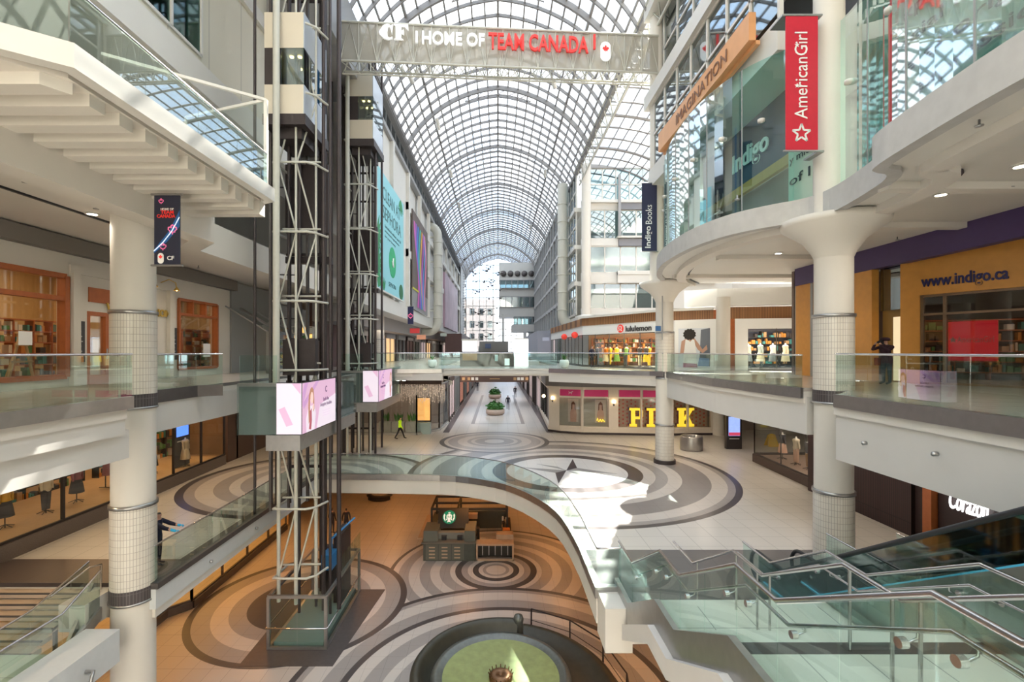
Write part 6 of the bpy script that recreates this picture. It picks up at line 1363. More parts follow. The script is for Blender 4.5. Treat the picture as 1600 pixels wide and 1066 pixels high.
MB().box(a.x-.1, a.x+w_+.15, 14.7, 15.4, a.z+h, a.z+h+.05).box(a.x+w_, a.x+w_+.2, 14.7, 15.4, a.z-.03, a.z+.03).build('bracket', STEEL, t)
t, a, u, w_, h = banner('dark blue banner with white bookshop lettering on the rear right column', 1003, 1026.5, 286, 393, 29.4, NAVY)
text('lettering', 'Indigo', a+f_+Vector((w_*.70, 0, h*.05)), (0, 0, 1), (-1, 0, 0), h*.32, w_*.5, LWHITE, t, .012, True); text('lettering', 'Books', a+f_+Vector((w_*.66, 0, h*.40)), (0, 0, 1), (-1, 0, 0), h*.28, w_*.42, LWHITE, t, .012)
t, a, u, w_, h = banner('dark banner with glowing maple leaf outlines beside the thick left column', 241, 281, 304, 415, 12.6, mat('banner_navy', (.02, .022, .045), .5))
GLW = mat('leaf_outline_pink', (.75, .18, .35), .5, emit=.3); BLS = mat('banner_blue', (.02, .12, .35), .5); 
def leafline(cx, cy, s, w, m_):
    m = MB(); pts = [a+f_+Vector((w_*cx+p*s, 0, h*cy+q*s)) for p, q in LEAF]; n = len(pts)
    for i in range(n): m.bar(pts[i], pts[(i+1) % n], w, .008, (0, 1, 0))
    m.build('leaf_outline', m_, t)
MB().plate(a+f_*.5, (1, 0, 0), (0, 0, 1), [(w_*.0, h*.17), (w_*.0, h*.22), (w_*.62, h*.5), (w_, h*.78), (w_, h*.55), (w_*.5, h*.33)], .006).build('blue_streak', BLS, t)
MB().tube([a+f_*1.5+Vector((w_*x, 0, h*z)) for x, z in ((.0, .2), (.35, .32), (.7, .48), (1, .68))], .012, 6).build('white_streak', mat('streak_white', (.7, .8, .95), .4, emit=.4), t)
leafline(.28, .90, .13, .014, GLW); leafline(.72, .50, .24, .022, GLW); leafline(.35, .26, .18, .016, GLW)
text('lettering', 'HOME OF', a+f_+Vector((w_*.27, 0, h*.775)), (1, 0, 0), (0, 0, 1), w_*.5, .06, LWHITE, t, .01, True); text('lettering_red', 'TEAM', a+f_+Vector((w_*.27, 0, h*.725)), (1, 0, 0), (0, 0, 1), w_*.5, .09, LR, t, .01, True); text('lettering_red', 'CANADA', a+f_+Vector((w_*.12, 0, h*.67)), (1, 0, 0), (0, 0, 1), w_*.72, .09, LR, t, .01, True)
MB().plate(a+f_+Vector((w_*.27, 0, h*.10)), (1, 0, 0), (0, 0, 1), [(p*.2, q*.2) for p, q in oval(.4, .3)], .008).build('badge', LWHITE, t); MB().plate(a+f_*2+Vector((w_*.27, 0, h*.115)), (1, 0, 0), (0, 0, 1), [(p*.1, q*.1) for p, q in LEAF], .008).build('badge_leaf', LR, t)
text('emblem_letters', 'CF', a+f_+Vector((w_*.52, 0, h*.075)), (1, 0, 0), (0, 0, 1), w_*.27, .11, LWHITE, t, .01, True)
t, a, u, w_, h = banner('small dark flag banner above the far left shops beside the turquoise poster', 637, 646, 479, 507, 48, mat('flag_navy', (.02, .02, .08), .6)); leafline(.5, .45, .5, .05, GLW)

# ---------------- orange fascia board
ib = thing('fascia_board', 'long orange board with dark capital letters under the upper right windows', 'sign board', (9.2, 21.8, 23.5))
MB().box(8.95, 9.2, 17.0, 26.6, 23.6, 24.6).build('board', ORANGE_LIP, ib); MB().box(9.2, 9.35, 17.0, 26.6, 23.45, 23.6).build('lower_return', ORANGE_LIP, ib)
text('lettering', 'IMAGINATION', (8.93, 23.9, 23.82), (0, -1, 0), (0, 0, 1), 5.3, .5, mat('bronze_letters', (.22, .10, .05), .5), ib, .02)

# ---------------- curved glass walls of level three
def curtain(n_, path, z0, z1, every, label):
    r = sroot('window_%d' % n_, (path[0][0], path[0][1], z0)); gl = MB(); fr = MB(); L = 0
    for a, b in zip(path[:-1], path[1:]):
        gl.add([(a[0], a[1], z0), (b[0], b[1], z0), (b[0], b[1], z1), (a[0], a[1], z1)], [(0, 1, 2, 3)], True)
    acc = 0
    for a, b in zip(path[:-1], path[1:]):
        acc += math.dist(a, b)
        if acc > every: acc = 0; fr.bar((b[0], b[1], z0), (b[0], b[1], z1), .035)
    gl.build('glass', G_TEAL, r); fr.build('joint', GREYF, r)
    for p in path[3::max(4, int(len(path)/6))]:
        MB().lathe([(0, -.08), (.12, -.05), (.12, .05), (0, .08)], (p[0]-.05, p[1], 20.6), 10).build('glazing_disc', WHITE, r)
    return r
GP = [(x+.42, y) for x, y in R3s]
curtain(120, [p for p in GP if p[1] > 15.9 and p[1] < 29.3], 17.5, 22.75, 1.5, '')
curtain(121, [p for p in GP if p[1] < 15.3], 17.5, 22.75, 1.5, '')
LT3 = mat('ink_letters', (.03, .04, .04), .5); PGP = mat('pale_green_panel2', (.50, .62, .50), .6)
hp = thing('word_panel', 'pale green wall panel of large dark words behind the near curved upper glass', 'panel', (10.2, 9, 17.5)); p0 = Vector((10.55, 13.2, 17.5)); p1 = Vector((9.35, 2, 17.5)); pd = (p1-p0).normalized(); pn = Vector((pd.y, -pd.x, 0))
MB().obox(p0, p1-p0, -pn*.05, (0, 0, 5.2)).build('panel', PGP, hp)
for k, (wd_, w_) in enumerate((('rning original', 5.6), ('guish expression', 6.2), ('expressio imagina', 7.0), ('racial imagina -- ad', 7.6), ('he al original', 5.6), ('il; expression', 5.2), ('or words', 3.2))):
    text('words', wd_, p0+pd*.55+pn*.02+Vector((0, 0, 4.7-k*.68)), pd, (0, 0, 1), w_*.8, .40, LT3, hp, .02)
ip = thing('shop_bulkhead', 'navy bulkhead with pale bookshop name behind the far curved upper glass', 'bulkhead', (11.5, 22, 17.5))
MB().box(11.2, 11.3, 16.6, 26.0, 20.0, 22.7).build('navy_wall', mat('navy_wall', (.05, .06, .13), .5), ip); text('letters', 'Indigo', (11.15, 22.6, 20.6), (0, -1, 0), (0, 0, 1), 3.0, 1.1, LWHITE, ip, .05, True)
MB().box(11.0, 11.2, 16.6, 26.0, 19.6, 20.0).box(11.0, 11.2, 16.6, 17.1, 17.4, 19.6).build('wood_band', ORANGE, ip); MB().box(11.25, 11.35, 17.1, 26, 17.4, 19.6).build('brown_wall', mat('taupe_wall', (.20, .15, .13), .7, var=.3, scale=1), ip)
w2p = thing('word_panel', 'pale green panel of dark words behind the glass beside the red banner', 'panel', (10.5, 16.2, 17.5)); MB().box(10.3, 10.35, 15.3, 16.9, 17.5, 22.7).build('panel', PGP, w2p)
for k, wd_ in enumerate(('to', 'the', 'to', 'me', 'y mid', 'of I')): text('words', wd_, (10.28, 16.8, 21.8-k*.7), (0, -1, 0), (0, 0, 1), 1.1, .32, LT3, w2p, .01)
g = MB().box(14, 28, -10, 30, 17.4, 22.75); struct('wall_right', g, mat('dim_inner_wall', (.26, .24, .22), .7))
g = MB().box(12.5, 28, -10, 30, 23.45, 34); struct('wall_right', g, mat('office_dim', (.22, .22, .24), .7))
g = MB().box(10.35, 12.5, 29.5, 29.8, 17.4, 34); struct('wall_right', g, PLAST)

# ---------------- posters on the left wall
def wallp(y, z, d=0): return Vector((-9.42+d, y, z))
tp = thing('wall_poster', 'huge turquoise cosmetics poster with a green disc and palm leaves high on the left wall', 'poster', (-9.45, 42.4, 17.3))
U = Vector((0, 1, 0)); V = Vector((0, 0, 1)); Y0, Y1, Z0, Z1 = 37.1, 47.5, 17.5, 27.1; TH = Y1-Y0; TV = Z1-Z0
MB().box(-9.45, -9.40, Y0, Y1, Z0, Z1).build('sheet', mat('turquoise_print', (.30, .66, .72), .5, var=.04, scale=.3), tp)
o = Vector((-9.395, Y0, Z0)); INKT = mat('teal_ink', (.03, .14, .15), .5)
text('headline', 'CLEAN AT', o+U*TH*.17+V*TV*.78, U, V, TH*.66, TV*.115, INKT, tp, .01); text('headline', 'SEPHORA', o+U*TH*.17+V*TV*.62, U, V, TH*.70, TV*.115, INKT, tp, .01)
for k, (s1, wd_) in enumerate((('formulated without over 50', .62), ('unwanted ingredients', .55), ('for your beauty', .4))): text('caption', s1, o+U*TH*.24+V*TV*(.555-k*.045), U, V, TH*wd_, TV*.028, INKT, tp, .01)
MB().plate(o+U*TH*.52+V*TV*.30, U, V, circ(1.35, 36), .02).build('green_disc', mat('disc_green', (.02, .42, .17), .5), tp)
m = MB(); c = o+U*TH*.52+V*TV*.30+Vector((.03, 0, 0)); m.tube([c+U*(-.35)+V*(.1), c+U*(-.1)+V*(-.4), c+U*.05+V*(.35), c+U*.3+V*.45, c+U*.1+V*.05, c+U*.35+V*(-.35)], .05, 6); m.build('disc_mark', LWHITE, tp)
m = MB()
def leafcluster(cy, cz, s, a0, a1, n):
    for i in range(n):
        a = a0+(a1-a0)*i/(n-1); d = Vector((0, math.cos(a), math.sin(a))); e = Vector((0, -math.sin(a), math.cos(a)))
        m.plate(o+U*cy+V*cz, d, e, [(0, -.03*s), (.4*s, -.12*s), (s, 0), (.4*s, .12*s), (0, .03*s)], .012+.002*i)
leafcluster(.0, 4.2, 1.7, -1.2, 1.2, 7); leafcluster(.0, 1.9, 1.8, -1.2, 1.1, 7); leafcluster(.4, .1, 1.4, .5, 2.0, 5); leafcluster(TH*.86, TV-.05, 1.5, -2.4, -.8, 6); leafcluster(2.2, 0, 1.1, 1.0, 2.1, 4); m.build('palm_leaves', mat('print_leaf', (.03, .28, .10), .5, var=.4, scale=2), tp)
MB().plate(o+U*TH*.88+V*.7, U, V, [(.9*math.cos(q*PI/8), .75*math.sin(q*PI/8)) for q in range(16)], .02).build('round_leaf', mat('print_leaf_dark', (.02, .15, .05), .5), tp)
text('brand_line', 'SEPHORA', o+U*TH*.38+V*TV*.065, U, V, TH*.28, TV*.04, INKT, tp, .01)
MB().bar(o+Vector((-.02, -.1, -.05)), o+Vector((-.02, TH+.1, -.05)), .12).bar(o+Vector((-.02, -.1, 0)), o+Vector((-.02, -.1, TV)), .08).build('frame', WHITE, tp)
cp = thing('wall_poster', 'tall dark poster with flowing rainbow ribbons of colour farther along the left wall', 'poster', (-9.5, 58, 17)); Y0, Y1, Z0, Z1 = 52.4, 63.6, 19.5, 28.2
MB().box(-9.5, -9.38, Y0, Y1, Z0, Z1).build('sheet', mat('brown_print', (.12, .085, .07), .5), cp); MB().box(-9.5, -9.4, Y0, Y1, 17.2, Z0).build('lower_sheet', mat('grey_print', (.26, .25, .25), .5), cp)
random.seed(2)
for k, col in enumerate(((.65, .12, .45), (.30, .12, .55), (.05, .2, .6), (.05, .45, .35), (.7, .35, .08), (.45, .10, .5), (.12, .3, .65), (.75, .25, .4))):
    pts = []
    for i in range(12):
        q = i/11; pts.append((Y0+2.0+k*.85+math.sin(q*5+k*.6)*1.0+(1-q)*1.5, 17.6+q*9.5))
    m = MB()
    for (a1, b1), (a2, b2) in zip(pts[:-1], pts[1:]): m.add([(-9.36+k*.004, a1-.45, b1), (-9.36+k*.004, a1+.45, b1), (-9.36+k*.004, a2+.45, b2), (-9.36+k*.004, a2-.45, b2)], [(0, 1, 2, 3)])
    m.build('colour_ribbon', mat('ribbon_%s' % 'abcdefgh'[k], col, .5), cp)
MB().box(-9.37, -9.34, Y0, Y0+4, 19.4, 19.6).build('yellow_line', mat('line_yellow', (.7, .65, .05), .5), cp)
pp3 = thing('wall_poster', 'long pinkish mauve backlit panel far along the left wall', 'poster', (-9.6, 95, 17)); MB().box(-10.0, -9.3, 84, 110, 16.8, 26.5).build('panel', mat('mauve_panel', (.45, .30, .36), .5, var=.4, scale=.4), pp3)

# ---------------- upper level shops, far left and right of the gallery
g = MB().box(-13.2, -13, 33.4, 142, 11.25, 15.9); struct('wall_left', g, mat('far_shop_brown', (.10, .05, .045), .5, var=.3))
g = MB().box(-13.0, -11.2, 33.4, 142, 14.6, 15.9); struct('trim_40', g, mat('far_soffit', (.34, .32, .31), .6))
random.seed(9)
for k in range(15):
    y = 42+k*6.3; t = sroot('window_%d' % (130+k), (-12.9, y, 11.25)); MB().box(-13.0, -12.92, y, y+4.6, 11.3, 14.3).build('pane', [G_DEEP, PE2, mat('warm_lit', (.7, .45, .2), .5, emit=.5, ecol=(1, .6, .3)), G_WIN, MATS['far_shop_brown']][k % 5], t)
    MB().box(-12.95, -12.8, y-.1, y+.1, 11.25, 14.6).box(-12.95, -12.8, y+2.2, y+2.4, 11.25, 14.6).box(-12.95, -12.8, y+4.5, y+4.7, 11.25, 14.6).box(-12.95, -12.7, y, y+4.6, 14.0, 14.6).build('frame', [GREYF, BROWN, STEEL][k % 3], t)
    t = sroot('window_%d' % (150+k), (8.4, y, 11.25))
    if y > 57: MB().box(8.3, 8.4, y, y+4.6, 11.3, 14.6).build('pane', [PE2, G_WIN, mat('cool_grey_front', (.36, .38, .44), .5), G_DEEP][k % 4], t); MB().box(8.15, 8.4, y-.1, y+.15, 11.25, 15).box(8.15, 8.4, y+4.5, y+4.75, 11.25, 15).box(8.1, 8.4, y, y+4.6, 14.4, 15).build('frame', GREYF, t)
    else: bpy.data.objects.remove(t)
g = MB().box(8.4, 9.4, 66, 142, 11.25, 15.9).box(8.3, 9.5, 57, 66, 14.9, 15.9); struct('wall_right', g, GRID)
g = MB().box(6.0, 8.4, 72, 140, 11.25, 15.6); struct('wall_right', g, MATS['cool_grey_front']); g = MB().box(-9.3, -6.4, 84, 140, 11.25, 15.6); struct('wall_left', g, MATS['far_shop_brown'])
for k in range(4): area(-11.5, 50+k*22, 14.5, 1.5, 10, 60, (1, .85, .7))
# banner-like small signs over the far shops
for k, (px, py, Y, col) in enumerate(((658, 527, 52, (.55, .25, .15)), (648, 517, 50, (.5, .04, .04)), (693, 523, 75, (.3, .34, .3)), (853, 530, 70, (.4, .42, .5)))):
    q = Q(px, py, Y); t = tag(MB().box(q.x-.5, q.x+.5, q.y, q.y+.08, q.z-.25, q.z+.25).build('blade_sign', mat('blade_%s' % 'abcd'[k], col, .5, emit=.2)), 'small %s projecting shop sign over the far upper gallery' % ('tan', 'red', 'grey green', 'pale grey')[k], 'sign')

# ---------------- on the footbridge
kk = thing('bridge_kiosk', 'dark low retail kiosk standing on the footbridge between two white panels', 'kiosk', (-.9, 39.5, L2)); KDK = mat('kiosk_brown', (.09, .07, .06), .5)
MB().box(-3.1, 1.3, 39, 40.5, L2, L2+1.15).build('counter', KDK, kk); MB().box(-3.1, 1.3, 38.95, 40.6, L2+1.15, L2+1.22).build('counter_top', BK, kk)
MB().box(-2.9, -1.7, 38.96, 39.0, L2+.5, L2+1.05).build('window_box', GC[1], kk); MB().box(-.25, -.0, 38.95, 39.0, L2+.45, L2+.95).box(-.0, .0, 38.95, 39, L2, L2).build('notice', mat('notice_teal', (.5, .7, .7), .5), kk); MB().box(.55, .95, 38.95, 39.0, L2+.1, L2+.65).build('lit_card', mat('notice_pale', (.7, .85, .8), .5, emit=.3), kk)
MB().box(-1.6, 0.9, 41.3, 41.6, L2, L2+2.1).build('back_unit', mat('unit_grey', (.12, .12, .12), .5), kk); MB().box(-1.1, -.6, 41.2, 41.3, L2+1.5, L2+1.9).build('monitor', mat('monitor_blue', (.03, .06, .15), .4), kk)
PWH = mat('white_light_box', (.9, .9, .9), .5, emit=.5, ecol=(1, 1, 1))
t = thing('white_panel', 'tall white upright panel standing at the right end of the footbridge kiosk', 'panel', (1.9, 39.3, L2)); MB().box(1.35, 2.5, 39.2, 39.5, L2, L2+2.25).build('board', PWH, t); MB().box(1.35, 2.5, 39.15, 39.55, L2+2.25, L2+2.32).build('cap', WHITE, t)
t = thing('white_panel', 'white light box raised over the left end of the footbridge kiosk', 'panel', (-2.5, 40.7, L2)); MB().box(-3.05, -1.8, 40.7, 40.9, L2+1.2, L2+2.15).build('board', PWH, t); MB().box(-3.1, -1.75, 40.6, 41.0, L2+2.15, L2+2.3).build('cap', WHITE, t); MB().box(-3.0, -2.95, 40.75, 40.8, L2, L2+1.2).box(-1.9, -1.85, 40.75, 40.8, L2, L2+1.2).build('post', GREYF, t)
for (x, y, lab) in ((-4.9, 35.6, 'left'), (4.9, 35.2, 'right')):
    t = thing('potted_plant', 'white egg-shaped planter with a small green plant at the %s end of the footbridge' % lab, 'planter', (x, y, L2)); MB().lathe([(0, 0), (.2, 0), (.33, .2), (.36, .4), (.30, .62), (.26, .62), (.26, .5), (0, .5)], (x, y, L2), 20).build('pot', LWHITE, t)
    m = MB()
    for j in range(26): a = random.uniform(0, 6.28); h_ = random.uniform(.2, .5); c = Vector((x, y, L2+.55)); d = Vector((math.cos(a), math.sin(a), 0)); m.add([c, c+d*.12+Vector((0, 0, h_*.7)), c+d*.22+Vector((0, 0, h_)), c+Vector((d.y*.06, -d.x*.06, h_*.6))], [(0, 1, 2, 3)])
    m.build('foliage', GREEN, t)

# ---------------- ceiling downlights
def dlight(px, py, z, e, lab, grp):
    q = P(px, py, z); t = thing('ceiling_light', lab, 'light', (q.x, q.y, z-.03), grp)
    MB().lathe([(0, 0), (.13, 0), (.13, .03), (0, .03)], (q.x, q.y, z-.035), 18).build('diffuser', LAMP, t); MB().lathe([(.13, -.01), (.18, -.01), (.18, .03), (.13, .03)], (q.x, q.y, z-.035), 18).build('trim_ring', WHITE, t)
    if e: spot(q.x, q.y, z-.06, e, (1, .88, .72), 150, .12)
for (px, py) in ((1470, 303), (1347, 348), (1283, 347), (1216, 395), (1595, 258), (1155, 404), (1080, 418), (1180, 432), (1582, 374)): dlight(px, py, 16.85, 110, 'round recessed downlight in the pale soffit under the right upper balcony', 'downlights in the right soffit')
for (px, py) in ((144, 333), (345, 404), (402, 424), (262, 372)): dlight(px, py, 16.55, 110, 'round recessed downlight in the pale soffit under the left upper balcony', 'downlights in the left soffit')
for (x, y) in ((-13.5, 17), (-13.5, 23), (-13.5, 28), (-14, 12), (-12.5, 35), (-7, 35.5), (8, 36), (13, 36), (13, 30), (13, 24), (13, 18), (13, 33)):
    q = Vector((x, y, 10.32)); t = thing('ceiling_light', 'small recessed downlight in the soffit over the middle level', 'light', tuple(q), 'downlights over the middle level'); MB().lathe([(0, 0), (.11, 0), (.11, .03), (0, .03)], (x, y, 10.3), 14).build('diffuser', LAMP, t)
    spot(x, y, 10.26, 170, (1, .72, .42) if x < 0 else (1, .84, .66), 155, .12)
# sprinkler heads
for (px, py, z) in ((40, 277, 16.54), (150, 320, 16.54), (285, 350, 16.54), (310, 415, 16.54), (1152, 305, 16.84), (1530, 187, 16.84), (1580, 285, 16.84), (1402, 370, 16.84), (1240, 352, 16.84)):
    q = P(px, py, z); t = MB().lathe([(0, -.14), (.07, -.13), (.07, -.11), (.02, -.1), (.02, 0), (0, 0)], tuple(q), 10).build('sprinkler_head', STEEL); tag(t, 'tiny metal sprinkler head under the pale soffit', 'sprinkler', 'sprinkler heads')

area(11.6, 7, 22.5, 2, 11, 600, (1, .9, .75)); area(12.6, 22, 22.4, 1.6, 9, 140, (1, .9, .75))  # unseen lights added to brighten the panels behind the upper curved glass
# ---------------- PEOPLE
def person(name, label, loc, rot, joints, radii, zones, scale=1.0, extra=None):
    """joints: name -> (x, y, z, parent); figure faces -Y before rotation; one skinned surface coloured by height"""
    bm = bmesh.new(); idx = {}; order = list(joints)
    for k in order: idx[k] = bm.verts.new(joints[k][:3])
    for k in order:
        if joints[k][3]: bm.edges.new((idx[k], idx[joints[k][3]]))
    me = bpy.data.meshes.new('b'); bm.to_mesh(me); bm.free(); ob = bpy.data.objects.new('b', me); C.objects.link(ob)
    ob.modifiers.new('skin', 'SKIN'); sk = me.skin_vertices[0].data
    for i, k in enumerate(order): r = radii[k]; sk[i].radius = r if isinstance(r, tuple) else (r, r); sk[i].use_root = (i == 0)
    sb = ob.modifiers.new('s', 'SUBSURF'); sb.levels = 2; sb.render_levels = 2
    dg = bpy.context.evaluated_depsgraph_get(); m2 = bpy.data.meshes.new_from_object(ob.evaluated_get(dg)); bpy.data.objects.remove(ob)
    m2.name = name; m2.materials.clear(); ms = []
    for z_, mm in zones:
        m2.materials.append(mm)
    for p in m2.polygons:
        c = p.center; p.use_smooth = True; p.material_index = 0
        for i, (fn, mm) in enumerate(zones):
            if fn(c): p.material_index = i; break
    t = thing(name, label, 'person', loc); t.rotation_euler = (0, 0, rot); t.scale = (scale,)*3
    o = bpy.data.objects.new('body', m2); C.objects.link(o); o.parent = t
    return t
def stand(kind='stand'):
    J = {'pelvis': (0, 0, .95, None), 'waist': (0, 0, 1.08, 'pelvis'), 'chest': (0, -.01, 1.30, 'waist'), 'shoulder': (0, 0, 1.43, 'chest'), 'neck': (0, -.01, 1.52, 'shoulder'), 'head': (0, -.03, 1.63, 'neck'), 'crown': (0, -.02, 1.73, 'head')}
    R = {'pelvis': (.15, .11), 'waist': (.14, .10), 'chest': (.17, .12), 'shoulder': (.14, .09), 'neck': .055, 'head': (.075, .09), 'crown': .065}
    st = .28 if kind == 'walk' else .0
    for s, n in ((1, 'l'), (-1, 'r')):
        f = st*s
        J['hip'+n] = (s*.09, 0, .88, 'pelvis'); J['knee'+n] = (s*.10, -f*.55-.02, .50, 'hip'+n); J['ankle'+n] = (s*.10, -f*1.0+(.06 if f < 0 else 0), .09, 'knee'+n); J['toe'+n] = (s*.11, -f-.16, .04, 'ankle'+n)
        R['hip'+n] = .095; R['knee'+n] = .06; R['ankle'+n] = .042; R['toe'+n] = .035
        J['arm'+n] = (s*.19, 0, 1.41, 'shoulder'); J['elbow'+n] = (s*.25, f*.4+.02, 1.14, 'arm'+n); J['hand'+n] = (s*.25, f*.5-.08, .90, 'elbow'+n); J['fist'+n] = (s*.24, f*.5-.1, .82, 'hand'+n)
        R['arm'+n] = .065; R['elbow'+n] = .05; R['hand'+n] = .035; R['fist'+n] = .035
    return J, R
def zn(top, bot, shoe=DARKCLOTH, hair=BLACK, sk=SKIN, handc=None):
    return [(lambda c: c.z > 1.68 or (c.z > 1.58 and c.y > .015 and abs(c.x) < .15), hair), (lambda c: c.z > 1.50 and abs(c.x) < .15, sk), (lambda c: c.z < .88 and abs(c.x) > .20 and c.z > .7, handc or sk), (lambda c: c.z > .93 or (abs(c.x) > .185 and c.z > .7), top), (lambda c: c.z < .08, shoe), (lambda c: True, bot)]
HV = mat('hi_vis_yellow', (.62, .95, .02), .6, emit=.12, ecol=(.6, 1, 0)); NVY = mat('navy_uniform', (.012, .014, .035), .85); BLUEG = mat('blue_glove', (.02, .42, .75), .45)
J, R = stand('walk'); g_ = P(625, 686, L1)
t = person('person', 'guard in a bright yellow jacket and black trousers walking past the cafe', tuple(g_), PI*.5, J, R, zn(HV, DARKCLOTH, hair=mat('dark_hair', (.03, .02, .015), .8)), .98); t.scale = (1.2, 1.15, 1.0)

for (px, py, lab, s) in ((541, 834, 'person in black on the orange-lit lower floor, right of a pair', 1), (519, 834, 'person in black by the lift machinery on the lower floor, left of a pair', -1)):
    J, R = stand(); q = P(px, py, 0); person('person', lab, tuple(q), .3*s+PI, J, R, zn(DARKCLOTH, DARKCLOTH), 1.0)
for (x, y, lab, k) in ((1.2, 57.0, 'nearer person in dark clothes walking down the ground corridor right of the planters', 'walk'), (2.6, 72, 'farther person in dark clothes in the ground corridor by the right wall', 'walk'), (-3.6, 84, 'distant person in dark clothes at the left of the ground corridor', 'stand')):
    J, R = stand(k); person('person', lab, (x, y, L1), PI, J, R, zn(DARKCLOTH, mat('grey_jeans', (.12, .12, .15), .8)), 1.0)
J, R = stand(); person('person', 'person in dark blue standing behind the far balustrade before the yoga shop', (7.2, 36.5, L2), .5, J, R, zn(NVY, DARKCLOTH), .95)
# person with blue gloves behind the left column: leaning, both arms to the rail
J, R = stand()
J['armr'] = (-.2, -.02, 1.42, 'shoulder'); J['elbowr'] = (-.32, -.28, 1.30, 'armr'); J['handr'] = (-.36, -.55, 1.22, 'elbowr'); J['fistr'] = (-.37, -.66, 1.19, 'handr')
J['arml'] = (.2, -.02, 1.42, 'shoulder'); J['elbowl'] = (.30, -.26, 1.24, 'arml'); J['handl'] = (.2, -.50, 1.2, 'elbowl'); J['fistl'] = (.17, -.60, 1.19, 'handl')
gz = zn(NVY, NVY); gz = [gz[0], gz[1], (lambda c: c.y < -.50, BLUEG), (lambda c: c.y < -.44 and c.z > 1, SKIN)]+gz[3:]
px_ = Vector((-11.12, 15.6, L1))
for k_ in ('armr', 'arml', 'elbowr', 'elbowl'): R[k_] = .072
for k_ in ('handr', 'handl', 'fistr', 'fistl'): R[k_] = .045
t = person('person', 'person in dark uniform with blue gloves behind the thick left column', tuple(px_), PI*.5+.25, J, R, gz, 1.0)
m = MB()       # gloved fingers closing on the rail
for (hx, hy, hz) in ((-.37, -.66, 1.19), (.17, -.60, 1.19)):
    for k in range(4): m.tube([(hx-.03+k*.022, hy-.01, hz+.01), (hx-.03+k*.022, hy-.06, hz+.0), (hx-.03+k*.022, hy-.075, hz-.03-.004*k), (hx-.03+k*.022, hy-.045, hz-.055)], [.012, .011, .010, .008], 6)
    m.tube([(hx+.05, hy+.01, hz-.0), (hx+.065, hy-.02, hz-.03), (hx+.04, hy-.05, hz-.05)], [.013, .012, .009], 6)
o = MB(); o.v, o.f, o.m, o.sm = m.v, m.f, m.m, m.sm
ob2 = o.build('fingers', BLUEG); ob2.location = (0, 0, 0); ob2.data.transform(Matrix.Translation(Vector(((min(v[0] for v in m.v)+max(v[0] for v in m.v))/2, (min(v[1] for v in m.v)+max(v[1] for v in m.v))/2, min(v[2] for v in m.v))))); ob2.parent = t
# photographer behind the right balustrade, camera at the eye, turned to the left
J, R = stand()
J['armr'] = (-.2, 0, 1.42, 'shoulder'); J['elbowr'] = (-.30, -.22, 1.30, 'armr'); J['handr'] = (-.13, -.30, 1.52, 'elbowr'); J['fistr'] = (-.09, -.27, 1.58, 'handr')
J['arml'] = (.2, 0, 1.42, 'shoulder'); J['elbowl'] = (.27, -.26, 1.28, 'arml'); J['handl'] = (.10, -.36, 1.50, 'elbowl'); J['fistl'] = (.06, -.34, 1.56, 'handl')
for k in ('chest', 'shoulder', 'neck', 'head', 'crown'): v = J[k]; J[k] = (v[0], v[1]-.05, v[2]-.02, v[3])
PLUM = mat('plum_coat', (.035, .012, .022), .85, var=.3, scale=20)
pz = [(lambda c: c.z > 1.66, PLUM), (lambda c: c.z > 1.52 and c.y > 0 and abs(c.x) < .12, mat('brown_hair', (.12, .05, .03), .8)), (lambda c: c.z > 1.50 and (abs(c.x) < .11 or c.y < -.26), SKIN), (lambda c: c.z > .80, PLUM), (lambda c: True, mat('dark_teal_trousers', (.015, .035, .045), .8))]
t = person('person', 'photographer in a plum cap and coat behind the right balustrade', (14.6, 17.9, L2), -PI*.42, J, R, pz, 1.0); t.scale = (1.12, 1.25, 1.0)
def local(mb, name, m_, par):
    me = bpy.data.meshes.new(name); me.from_pydata(mb.v, [], mb.f); me.materials.append(m_); me.polygons.foreach_set('use_smooth', mb.sm); o = bpy.data.objects.new(name, me); C.objects.link(o); o.parent = par; return o
m = MB().lathe([(0, 1.79), (.08, 1.785), (.13, 1.75), (.14, 1.70), (.11, 1.66), (0, 1.655)], (0, -.07, -.02), 18); local(m, 'cap', PLUM, t)
m = MB().box(-.15, -.10, -.0, .08, .75, 1.0).tube([(-.17, 0, .95), (-.2, .02, 1.43), (-.05, .1, 1.40)], .012, 6)
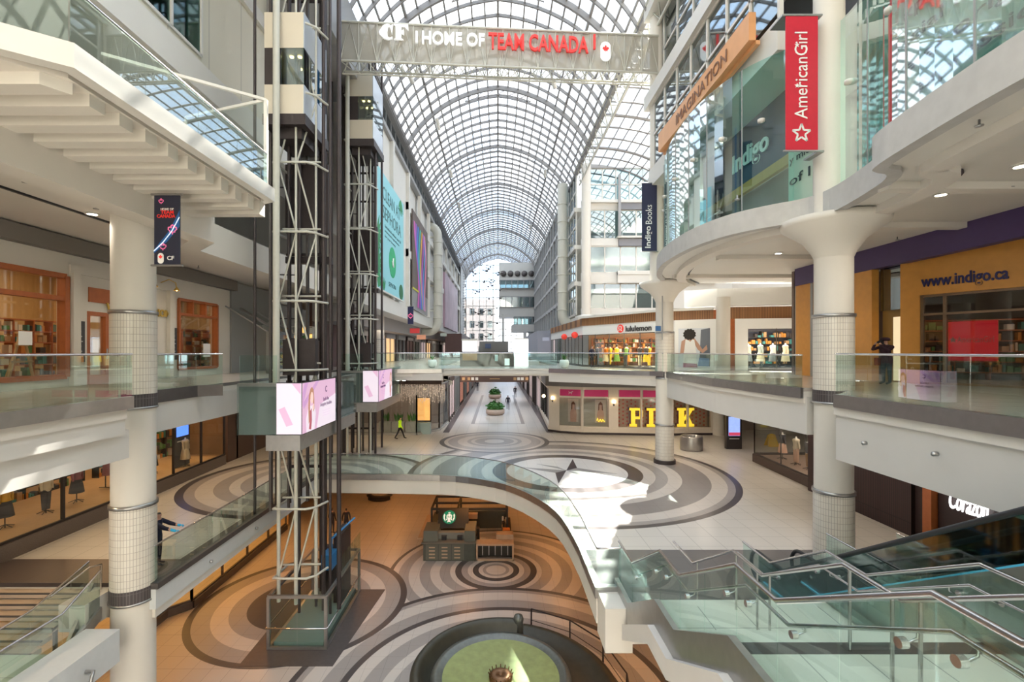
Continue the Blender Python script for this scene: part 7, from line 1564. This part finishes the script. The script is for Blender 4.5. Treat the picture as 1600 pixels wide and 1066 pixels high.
local(MB().box(-.34, -.22, -.10, .14, .72, 1.0), 'shoulder_bag', mat('bag_brown', (.25, .06, .03), .7), t)
cm = thing('camera', 'black camera held at the eye by the photographer behind the right balustrade', 'camera', (14.6, 17.9, L2)); cm.scale = (1.12, 1.25, 1.0); cm.rotation_euler = (0, 0, -PI*.42)
local(MB().box(-.075, .075, -.26, -.20, 1.54, 1.64).box(-.03, .03, -.25, -.2, 1.64, 1.665), 'camera_body', BLACK, cm)
m = MB().lathe([(0, 0), (.035, 0), (.035, .1), (.03, .1), (0, .09)], (0, 0, 0), 14); m.v = [(v[0], -.26-v[2], 1.585+v[1]) for v in m.v]; local(m, 'lens', BLACK, cm)
local(MB().box(.05, .11, -.27, -.23, 1.5, 1.56), 'strap', BLACK, cm)

# ---------------- small fittings
for (px, py, Y, lab) in ((636, 597, 36, 'small white dome camera at the corner of the cafe ceiling'), (1279, 345, 0, '')):
    if not lab: continue
    q = Q(704, 597, 36.2); t = thing('dome_camera', lab, 'camera', tuple(q)); MB().lathe([(0, -.25), (.12, -.2), (.15, -.05), (.1, 0), (.1, .1), (0, .12)], tuple(q), 14).build('dome', WHITE, t); MB().bar(q+Vector((0, 0, .1)), q+Vector((-.8, -.1, .25)), .06).build('arm', WHITE, t)
for (x, y, z, sx) in ((9.42, 12.2, 10.15, -1), (9.40, 10.2, 10.3, -1), (-10.28, 17, 5.0, 1), (-10.28, 20.2, 5.0, 1)):
    m = MB().lathe([(0, 0), (.05, 0), (.05, .1), (0, .12)], (0, 0, 0), 12); m.v = [(x+sx*(v[2]), y+v[0], z+v[1]) for v in m.v]; tag(m.build('side_sprinkler', STEEL), 'small round metal fitting on the pale edge beam', 'sprinkler', 'metal fittings on the edge beams')
t = thing('blue_cctv', 'small blue and white camera box fixed on the rear right column', 'camera', (9.95, 29.3, 13.9)); MB().box(9.7, 10.0, 29.25, 29.4, 13.75, 14.05).build('box', mat('box_blue', (.05, .15, .35), .4), t); MB().tube([(10.1, 29.3, 15.9), (10.1, 29.3, 13.2)], .03, 6).build('conduit', GREYF, t)
